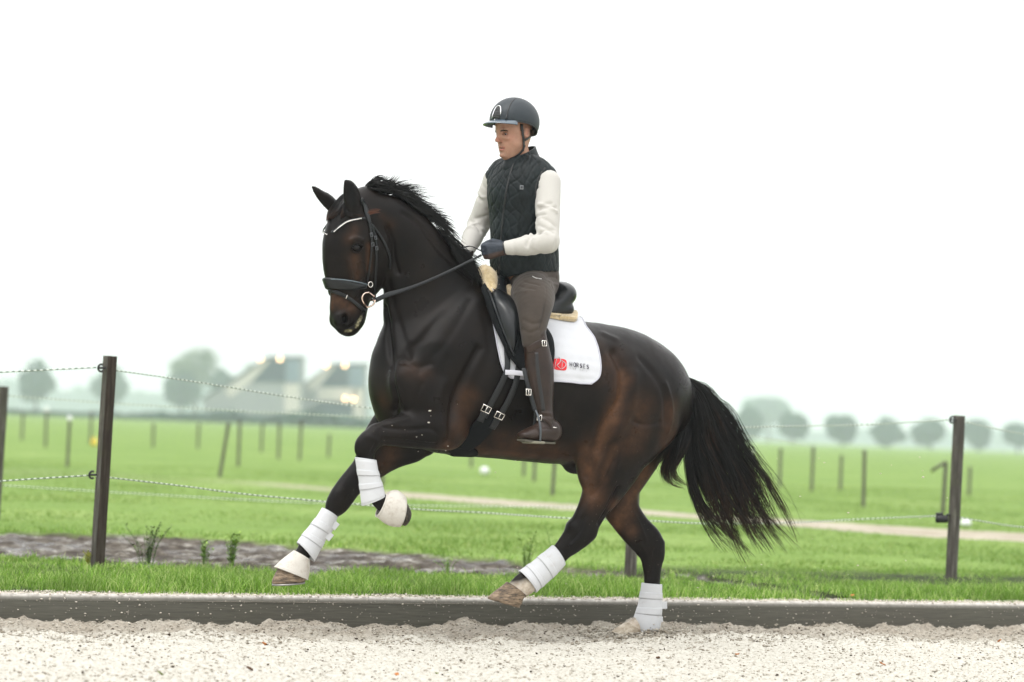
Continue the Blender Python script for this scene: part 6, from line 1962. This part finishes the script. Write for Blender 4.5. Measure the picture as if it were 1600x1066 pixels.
# boots
m = Mat('brown_leather', rough=.32, spec=.35); vec = m.coord()
m.color(m.ramp(m.noise(8, 4, .6, vec), [(.3, (.014, .008, .006)), (.7, (.034, .019, .014))])); m.bump(m.noise(50, 4, .6, vec), .12, .003); BOOTM = m.m
SOLE = Mat('rubber_sole', (.085, .08, .062), .8, .3).m
for mir in (False, True):
    BO = Field(lo, hi, .005)
    BO.limb(HF, *ST(HF, [(816, 524, 851, 513, .345, .060)] + SHIN, .004, mir), k=.012)
    fr_f, ff = (FFr, FOOT) if not mir else (HF, FOOTF)
    BO.limb(fr_f, *ST(fr_f, ff, .0055, mir), k=.02)
    # top cut: slanting from the front of the knee up to the back
    X, Y, Z = BO.ax[0][:, None, None], BO.ax[1][None, :, None], BO.ax[2][None, None, :]
    a_ = HF.L(817, 541, .34); b_ = HF.L(850, 512, .34); u_ = (X - HF.P0[0]) * HF.c + (Y - HF.P0[1]) * HF.s
    top_ = a_[1] + np.clip((u_ - a_[0]) / (b_[0] - a_[0]), -.2, 1.1) ** 1 * (b_[1] - a_[1])
    BO.D = np.maximum(BO.D, (Z - top_).astype(np.float32)); del X, Y, Z, u_, top_
    oV, oF = BO.mesh(); del BO
    oN = normals(oV, oF)
    if not mir:
        oB = bvh_of(oV, oF)
        for q, s_, a2 in (([(840, 655), (850, 650), (862, 652)], .006, -.004), ([(838, 660), (848, 656), (860, 660)], .006, .003), ([(832, 668), (840, 664)], .005, -.003), ([(842, 672), (852, 670), (862, 672)], .004, -.002), ([(848, 645), (860, 646)], .006, .003)):
            P = on(oB, q, 0)
            if len(P) > 1: fold(oV, oN, catmull(P, 4), s_, a2)
    bt = mk('boot', oV, oF, BOOTM, rider)
    if mir: continue
    oB = bvh_of(oV, oF)
    def bstrap(pts, w_, th_, name, mat, par=None, off=.001):
        q = [cast(oB, x, y) for x, y in pts]; q = [a for a in q if a[0] is not None]
        if len(q) < 2: return None
        return ribbon([p + n_ * off for p, n_ in q], [n_ for p, n_ in q], w_, th_, name, mat, par or bt)
    bstrap([(823, 546.5), (829, 545.5), (836, 541), (844, 536), (852, 531)], .036, .0022, 'top_band', BOOTM)
    bstrap([(838, 551), (839, 570), (842, 595), (846, 620), (849, 642)], .020, .0025, 'elastic_panel', BLK)
    bstrap([(836, 551), (836.5, 570), (839, 595), (843, 620), (846, 642)], .004, .004, 'welt', BOOTM)
    for (x, y, s1) in ((851, 537, .028), (846, 653, .026)):
        p, n_ = cast(oB, x - 2, y)
        if p is not None:
            sx = np.cross(n_, [0, 0, 1]); sx /= np.linalg.norm(sx); buckle(p + n_ * .008, np.stack([sx, n_, np.cross(sx, n_)], 1), s1, s1, .0026, bt)
    bstrap([(841, 653), (849, 655), (857, 660), (862, 667)], .016, .004, 'spur_strap', BOOTM)
    mb = MB(); mb.tube([HF.P(x, y, .41) for x, y in ((855, 668), (864, 668), (870, 668.5))], [.004, .004, .003], 7); mb.build('spur', STEEL, bt)
    # sole
    Vs = []
    sp_ = [(862, .032), (852, .033), (842, .034), (832, .040), (822, .042), (814, .034)]
    for zoff in (0, 1):
        for sgn in (1, -1):
            for x, hw in (sp_ if sgn > 0 else sp_[::-1]):
                yb = np.interp(x, [814, 826, 862], [686, 689, 691]); Vs.append(FFr.P(x, yb - (1 - zoff) * -0 + zoff * 3.0, 0) + FFr.N * sgn * hw)
    n_ = len(sp_) * 2
    mk('sole', np.array(Vs), [tuple(range(n_)), tuple(range(n_, 2 * n_))[::-1]] + [(i, n_ + i, n_ + (i + 1) % n_, (i + 1) % n_) for i in range(n_)], SOLE, bt, False)
# gloves
m = Mat('riding_glove', rough=.6, spec=.4); vec = m.coord()
c = m.mix(m.attr('palm'), m.ramp(m.noise(40, 3, .6, vec), [(.3, (.012, .017, .026)), (.7, (.035, .045, .062))]), m.ramp(m.noise(30, 3, .6, vec), [(.3, (.030, .017, .013)), (.7, (.06, .035, .027))]))
m.color(c); m.bump(m.noise(120, 3, .6, vec), .3, .003); GLV = m.m
for W_, E_, (fw, inn, upv) in ((W1_, E1, f1), (W2_, E2, f2)):
    GG = Field(W_ - .16, W_ + .16, .0032)
    hand(GG, W_, fw, inn, .0032)
    GG.caps([W_ - fw * .020, W_ + fw * .012], [.030, .029], .012)
    gV, gF = GG.mesh()
    g_ = mk('glove', gV, gF, GLV, rider)
    attr(g_, 'palm', np.clip(.5 - ((gV - W_) @ upv + .010 + .10 * ((gV - W_) @ fw - .05)) / .006, 0, 1))
    mb = MB(); an = np.linspace(0, 2 * np.pi, 18, endpoint=False); mb.tube([W_ + fw * .004 + (upv * math.cos(a) + inn * math.sin(a)) * .0300 for a in an], .006, 6, closed=True); mb.build('cuff_strap', BLK, g_)

# ---- helmet
HC = RF.P(804, 190, .0)
def hrad(th, ph):
    """helmet surface, th azimuth from the front towards the near side, ph elevation"""
    d = -RF.U * math.cos(ph) * math.cos(th) + RF.N * math.cos(ph) * math.sin(th) + RF.Z * math.sin(ph)
    r = 1 / math.sqrt((math.cos(ph) * math.cos(th) / .138) ** 2 + (math.cos(ph) * math.sin(th) / .112) ** 2 + (math.sin(ph) / .127) ** 2)
    r += .004 * math.cos(ph) ** 2
    return d, r
def zrim(th):
    c = math.cos(th)
    return -.010 - .012 * (1 - abs(c)) if c > 0 else -.022 - .038 * (-c) ** 1.5
nt_, np_ = 64, 22
Vh, Fh = [], []
for layer, off in ((0, 0.0), (1, -.014)):
    for i in range(np_ + 1):
        for j in range(nt_):
            th = 2 * math.pi * j / nt_
            p0_ = math.asin(max(-.9, zrim(th) / .13)); ph = p0_ + (math.pi / 2 - p0_) * i / np_
            d, r = hrad(th, ph); Vh.append(HC + d * (r + off))
for i in range(np_):
    for j in range(nt_):
        k = (j + 1) % nt_; a = i * nt_
        Fh.append((a + j, a + k, a + nt_ + k, a + nt_ + j)); b = (np_ + 1) * nt_ + a; Fh.append((b + j, b + nt_ + j, b + nt_ + k, b + k))
for j in range(nt_):
    k = (j + 1) % nt_; b = (np_ + 1) * nt_; Fh.append((j, b + j, b + k, k))
m = Mat('helmet_shell', rough=.5, spec=.45); vec = m.coord()
m.color(m.ramp(m.noise(200, 2, .5, vec), [(.3, (.010, .016, .021)), (.7, (.018, .026, .033))])); m.bump(m.noise(420, 2, .5, vec), .25, .001); HSH = m.m
m = Mat('gloss_peak', (.10, .13, .16, 1), .12, .7); PEAK = m.m
helm = mk('helmet', np.array(Vh), Fh, HSH, rider)
hBv = BVHTree.FromPolygons([tuple(v) for v in Vh], Fh)
# peak
Vp, Fp = [], []
ths = np.linspace(-1.05, 1.05, 25)
for lay in (0, 1):
    for q in np.linspace(0, 1, 7):
        for th in ths:
            d, r = hrad(th, math.asin(zrim(th) / .13)); base = HC + d * (r + .001)
            ln = .040 * max(.02, 1 - (th / 1.06) ** 2) ** .7
            hd = -RF.U * math.cos(th * .65) + RF.N * math.sin(th * .65)
            Vp.append(base + hd * ln * q - RF.Z * (.009 * q + .006 * q * q) + RF.Z * .004 * (1 - q) - RF.Z * .004 * lay)
n_ = len(ths); N1 = 7 * n_
for i in range(6):
    for j in range(n_ - 1):
        a = i * n_ + j; Fp += [(a, a + 1, a + n_ + 1, a + n_), (N1 + a, N1 + a + n_, N1 + a + n_ + 1, N1 + a + 1)]
for j in range(n_ - 1): a = 6 * n_ + j; Fp += [(a, a + 1, N1 + a + 1, N1 + a)]
mk('peak', np.array(Vp), Fp, PEAK, helm)
# seam line, rim, front vent panel with a silver frame
def onh(pts, off=.001):
    out = []
    for x, y in pts:
        p, n_ = cast(hBv, x, y)
        if p is not None: out.append(p + n_ * off)
    return out
mb = MB(); mb.tube(catmull(onh([(807, 153.5), (801, 158), (796, 167), (792.5, 178), (790.5, 188), (789.8, 194)]), 4), .0026, 6); mb.build('seam', BLK, helm)
mb = MB(); mb.tube(catmull(onh([(822, 157), (828, 160), (834, 165)]), 4), .0020, 6); mb.build('seam', BLK, helm)
mb = MB(); mb.tube(np.array(Vh[:nt_]), .0034, 6, closed=True); mb.build('rim', BLK, helm)
vp = [(768.5, 191.5), (769.5, 184), (772, 175), (776, 167.5), (780.5, 166), (782.5, 169), (782.5, 180), (782.3, 191.5)]
P = onh(vp, .002)
SILV = Mat('silver_trim', (.80, .80, .82), .25, .5, .9).m
mb = MB(); cP = np.array(P); mb.tube(np.vstack([catmull(cP, 3), catmull(np.array([cP[-1], cP[0]]), 3)[1:-1]]), .0030, 6, closed=True); mb.build('vent_frame', SILV, helm)
g = []
vc = np.array(vp).mean(0)
for f_ in (0, .35, .7, .96):
    for x, y in vp:
        q = onh([tuple(vc + (np.array([x, y]) - vc) * f_)], .0015); g.append(q[0] if q else cP.mean(0))
nn = len(vp)
pn = mk('vent_panel', np.array(g), [(i * nn + j, (i + 1) * nn + j, (i + 1) * nn + (j + 1) % nn, i * nn + (j + 1) % nn) for i in range(3) for j in range(nn)], BLK, helm)
mb = MB()
for yy in range(171, 190, 4):
    for xx in range(768, 781, 3):
        if poly_in(np.array([float(xx)]), np.array([float(yy)]), vp)[0]:
            q = onh([(xx, yy)], .003)
            if q: bead(q[0], .0016)
V_ = mb
mb2 = MB()
for yy in np.arange(171, 190, 4.0):
    xs_ = [x for x in np.arange(767, 782, 1.0) if poly_in(np.array([float(x)]), np.array([float(yy)]), vp)[0]]
    if len(xs_) > 2: mb2.tube(onh([(xs_[0] + .6, yy), ((xs_[0] + xs_[-1]) / 2, yy), (xs_[-1] - .6, yy)], .002), .0011, 4)
for xx in (771, 774.5, 778):
    ys_ = [y for y in np.arange(167, 191, 1.0) if poly_in(np.array([float(xx)]), np.array([float(y)]), vp)[0]]
    if len(ys_) > 2: mb2.tube(onh([(xx, ys_[0] + .6), (xx, (ys_[0] + ys_[-1]) / 2), (xx, ys_[-1] - .6)], .002), .0011, 4)
mb2.build('vent_grille', Mat('grille_dark', (.05, .05, .055), .4).m, pn)
q = onh([(774.5, 187.5)], .006)[0]; mb = MB(); mb.box(q, (.016, .004, .007), np.stack([-RF.N * .6 + RF.U * .8, RF.N * .8 + RF.U * .6, RF.Z], 1), .001); mb.build('plate', SILV, pn, False)
# chin strap
def rs(x, y, off=.004):
    p, n_ = rc(x, y); return (p + n_ * off, n_) if p is not None else (RF.P(x, y, .07), RF.N)
for pts, w_ in (([(814.5, 195), (815.5, 205), (817, 217), (817.5, 229), (816, 236)], .013), ([(835, 203), (830, 211), (823, 217), (818, 219)], .012), ([(817, 233), (812, 239), (805, 244), (796, 248)], .013)):
    q = [rs(x, y) for x, y in pts]; ribbon([a for a, b in q], [b for a, b in q], w_, .003, 'chin_strap', BLK, helm)
for x, y in ((818.5, 218.5), (817.5, 228)):
    p, n_ = rs(x, y, .008); mb = MB(); sx = np.cross(n_, [0, 0, 1]); sx /= np.linalg.norm(sx); mb.box(p, (.016, .006, .014), np.stack([sx, n_, np.cross(sx, n_)], 1), .002); mb.build('strap_clip', BLK, helm, False)
sh_ = []
for i in range(260):
    x, y = rng.uniform(812.8, 817), rng.uniform(193, 204); p, n_ = rs(x, y, .001)
    sh_.append(p + np.linspace(0, 1, 4)[:, None] * (n_ * .002 - RF.Z * .008 + RF.U * rng.normal() * .002))
for i in range(300):
    x, y = rng.uniform(828, 833), rng.uniform(202, 211); p, n_ = rs(x, y, .001)
    sh_.append(p + np.linspace(0, 1, 4)[:, None] * (n_ * .003 - RF.Z * .008 + RF.U * rng.normal() * .002))
strands('hair', sh_, np.full(len(sh_), .0006), Mat('short_hair', (.05, .03, .018), .6).m, rider)
# rein ends pass through the fist
# ================================================================== SMALL THINGS
def weed(px, py, hpx, n, seed, label, ca, cb, leafw=.012, spread=.35, name='weed'):
    r = np.random.default_rng(seed); b0 = ground_at(px, py, Z_G); h = hpx * b0[1] / F_PX
    t = thing(name, label, 'weed', b0)
    st = MB(); V = []; F = []
    for i in range(n):
        a = r.uniform(0, 6.28); d = np.array([math.cos(a), math.sin(a), 0]) * spread * h * r.random(); hh = h * r.uniform(.55, 1)
        root = b0 + d * .35; P = catmull([root - [0, 0, .02], root + d * .3 + [0, 0, hh * .5], root + d + [0, 0, hh]], 6)
        st.tube(P, np.linspace(.0022, .0010, len(P)), 4)
        for k in range(int(9 + hh * 70)):
            p = P[r.integers(2, len(P))]; an = r.uniform(0, 6.28); L = r.uniform(.5, 1.2) * leafw * 2.2
            o = np.array([math.cos(an), math.sin(an), r.uniform(.0, .9)]); o /= np.linalg.norm(o); s_ = np.cross(o, [0, 0, 1]); s_ /= np.linalg.norm(s_)
            i0 = len(V); V += [p, p + o * L * .5 + s_ * leafw * .45, p + o * L, p + o * L * .5 - s_ * leafw * .45]; F.append((i0, i0 + 1, i0 + 2, i0 + 3))
    m = leaf_mat('weed_leaf', ca, cb)
    st.build('stem', m, t)
    o = mk('foliage', np.array(V), np.array(F), m, t, smooth=False); attr(o, 'tone', np.repeat(r.random(len(F)), 4))
weed(229, 876, 62, 16, 1, 'bushy dark weed with thin stems standing right of the tall square post', (.05, .10, .02), (.16, .22, .05), .014, .5)
weed(318, 878, 34, 9, 2, 'low leafy weed at the mud edge, right of the bushy dark weed', (.10, .20, .03), (.24, .36, .07), .018, .5)
weed(362, 880, 48, 12, 3, 'yellow green weed at the mud edge left of the outstretched forefoot', (.12, .24, .03), (.30, .42, .08), .018, .35)
weed(138, 884, 26, 8, 5, 'small yellowish weed at the left foot of the tall square post', (.30, .34, .03), (.50, .48, .06), .014, .3)
weed(822, 890, 62, 9, 6, 'tall thin yellow green weed above the lifted hind hoof', (.12, .24, .03), (.32, .42, .09), .014, .3)
weed(868, 888, 74, 4, 7, 'faint tall weed stalks right of the thin yellow green weed', (.14, .26, .05), (.34, .42, .12), .010, .3)
weed(700, 893, 22, 10, 8, 'tuft of rank grass sticking up before the mud between the fore and hind legs', (.10, .24, .02), (.30, .42, .10), .010, .8)
LC = {'orange': (.52, .20, .06), 'green': (.16, .20, .04), 'brown': (.13, .07, .04), 'yellow': (.55, .42, .10)}
LMt = {k: Mat(k + '_leaf', v, .7, .2).m for k, v in LC.items()}
def leaf(px, py, col, label, size=.03, z=None):
    r = np.random.default_rng(int(px * 7 + py))
    z0 = .02 if z is None else z
    for _ in range(4):
        c = ground_at(px, py, z0)
        if z is None: s, v = to_sv(c); z0 = float(sand_h(np.array(s), np.array(v))) + .006
    a = r.uniform(0, 6.28); d = np.array([math.cos(a), math.sin(a), r.uniform(.1, .5)]); e = np.array([-math.sin(a), math.cos(a), r.uniform(-.2, .5)])
    V = []
    q = np.linspace(0, 1, 7)
    for lay in (0, 1):
        for t in q:
            w_ = math.sin(math.pi * t) ** .8 * size * .38
            for sg in (-1, 0, 1): V.append(c + d * size * (t - .5) + e * w_ * sg + np.array([0, 0, size * (.18 * abs(sg) + .3 * (t - .5) ** 2) - lay * .0012]))
    F = []
    for i in range(6):
        for j in range(2):
            k = i * 3 + j; F += [(k, k + 1, k + 4, k + 3), (21 + k, 21 + k + 3, 21 + k + 4, 21 + k + 1)]
    for i in range(6):
        k = i * 3; F += [(k, k + 3, 21 + k + 3, 21 + k), (k + 2, 21 + k + 2, 21 + k + 5, k + 5)]
    o = mk('leaf', np.array(V), F, LMt[col], None, True, c); tag(o, label, 'leaf')
leaf(251, 1054, 'green', 'green leaf lying on the sand near the bottom left corner', .038)
leaf(390, 1046, 'brown', 'brown leaf on the sand at bottom left, right of the green leaf', .032)
leaf(413, 1007, 'orange', 'orange leaf on the sand below the outstretched forefoot')
leaf(201, 993, 'orange', 'orange bit of leaf in the damp sand below the tall square post', .022)
leaf(745, 981, 'orange', 'orange leaf at the kick board just left of the lifted hind hoof', .026)
leaf(839, 978, 'yellow', 'pale yellow leaf at the kick board right of the lifted hind hoof', .034)
leaf(620, 1055, 'orange', 'orange leaf at the bottom edge, left of the middle')
leaf(683, 1053, 'green', 'small green leaf at the bottom edge near the middle', .024)
leaf(1028, 1029, 'brown', 'red brown leaf on the sand below the planted hind hoof', .030)
leaf(1152, 1023, 'orange', 'curled orange leaf right of the planted hind hoof')
leaf(1379, 1038, 'orange', 'orange leaf low on the right, below the bare kick board')
leaf(1561, 1003, 'orange', 'long orange leaf on the sand near the right edge', .036)
leaf(1332, 931, 'orange', 'orange leaf on the sandy edge of the verge left of the round post', .026, .16)
# grains thrown up by the hooves
gr = []
r = np.random.default_rng(4)
for x0, x1, y0, y1, n, w0 in ((1150, 1500, 640, 910, 60, .0), (640, 720, 630, 720, 9, .32), (590, 680, 640, 680, 10, .3), (740, 830, 720, 760, 8, .1), (780, 900, 850, 960, 16, .2), (1040, 1120, 900, 980, 26, -.1), (940, 1040, 960, 985, 30, -.1)):
    for i in range(n): gr.append(HF.P(r.uniform(x0, x1), r.uniform(y0, y1), w0 + r.normal() * .12))
gr = np.array([g for g in gr if g[2] > .02])
V, F = pebbles(len(gr), lambda r_, n_: gr, 0.0015, 0.0055, 14)
stuff(mk('flying_sand', V, F, msp.m, smooth=False), 'grains of sand thrown into the air by the hooves', 'sand grains')
def near_hoof(r_, n_):
    s0, v0 = to_sv(HF.P(985, 992, -.15)); s = s0 + r_.normal(size=n_) * .16; v = v0 + r_.normal(size=n_) * .10
    p = _b0[None] + BS * s[:, None] + BV * v[:, None]; p[:, 2] = sand_h(s, v) + .004 + .02 * r_.random(n_) ** 3
    return p
V, F = pebbles(1500, near_hoof, 0.003, 0.013, 15)
stuff(mk('hoof_clods', V, F, mcl.m, smooth=False), 'loose damp sand pushed up around the planted hind hoof', 'sand clods')
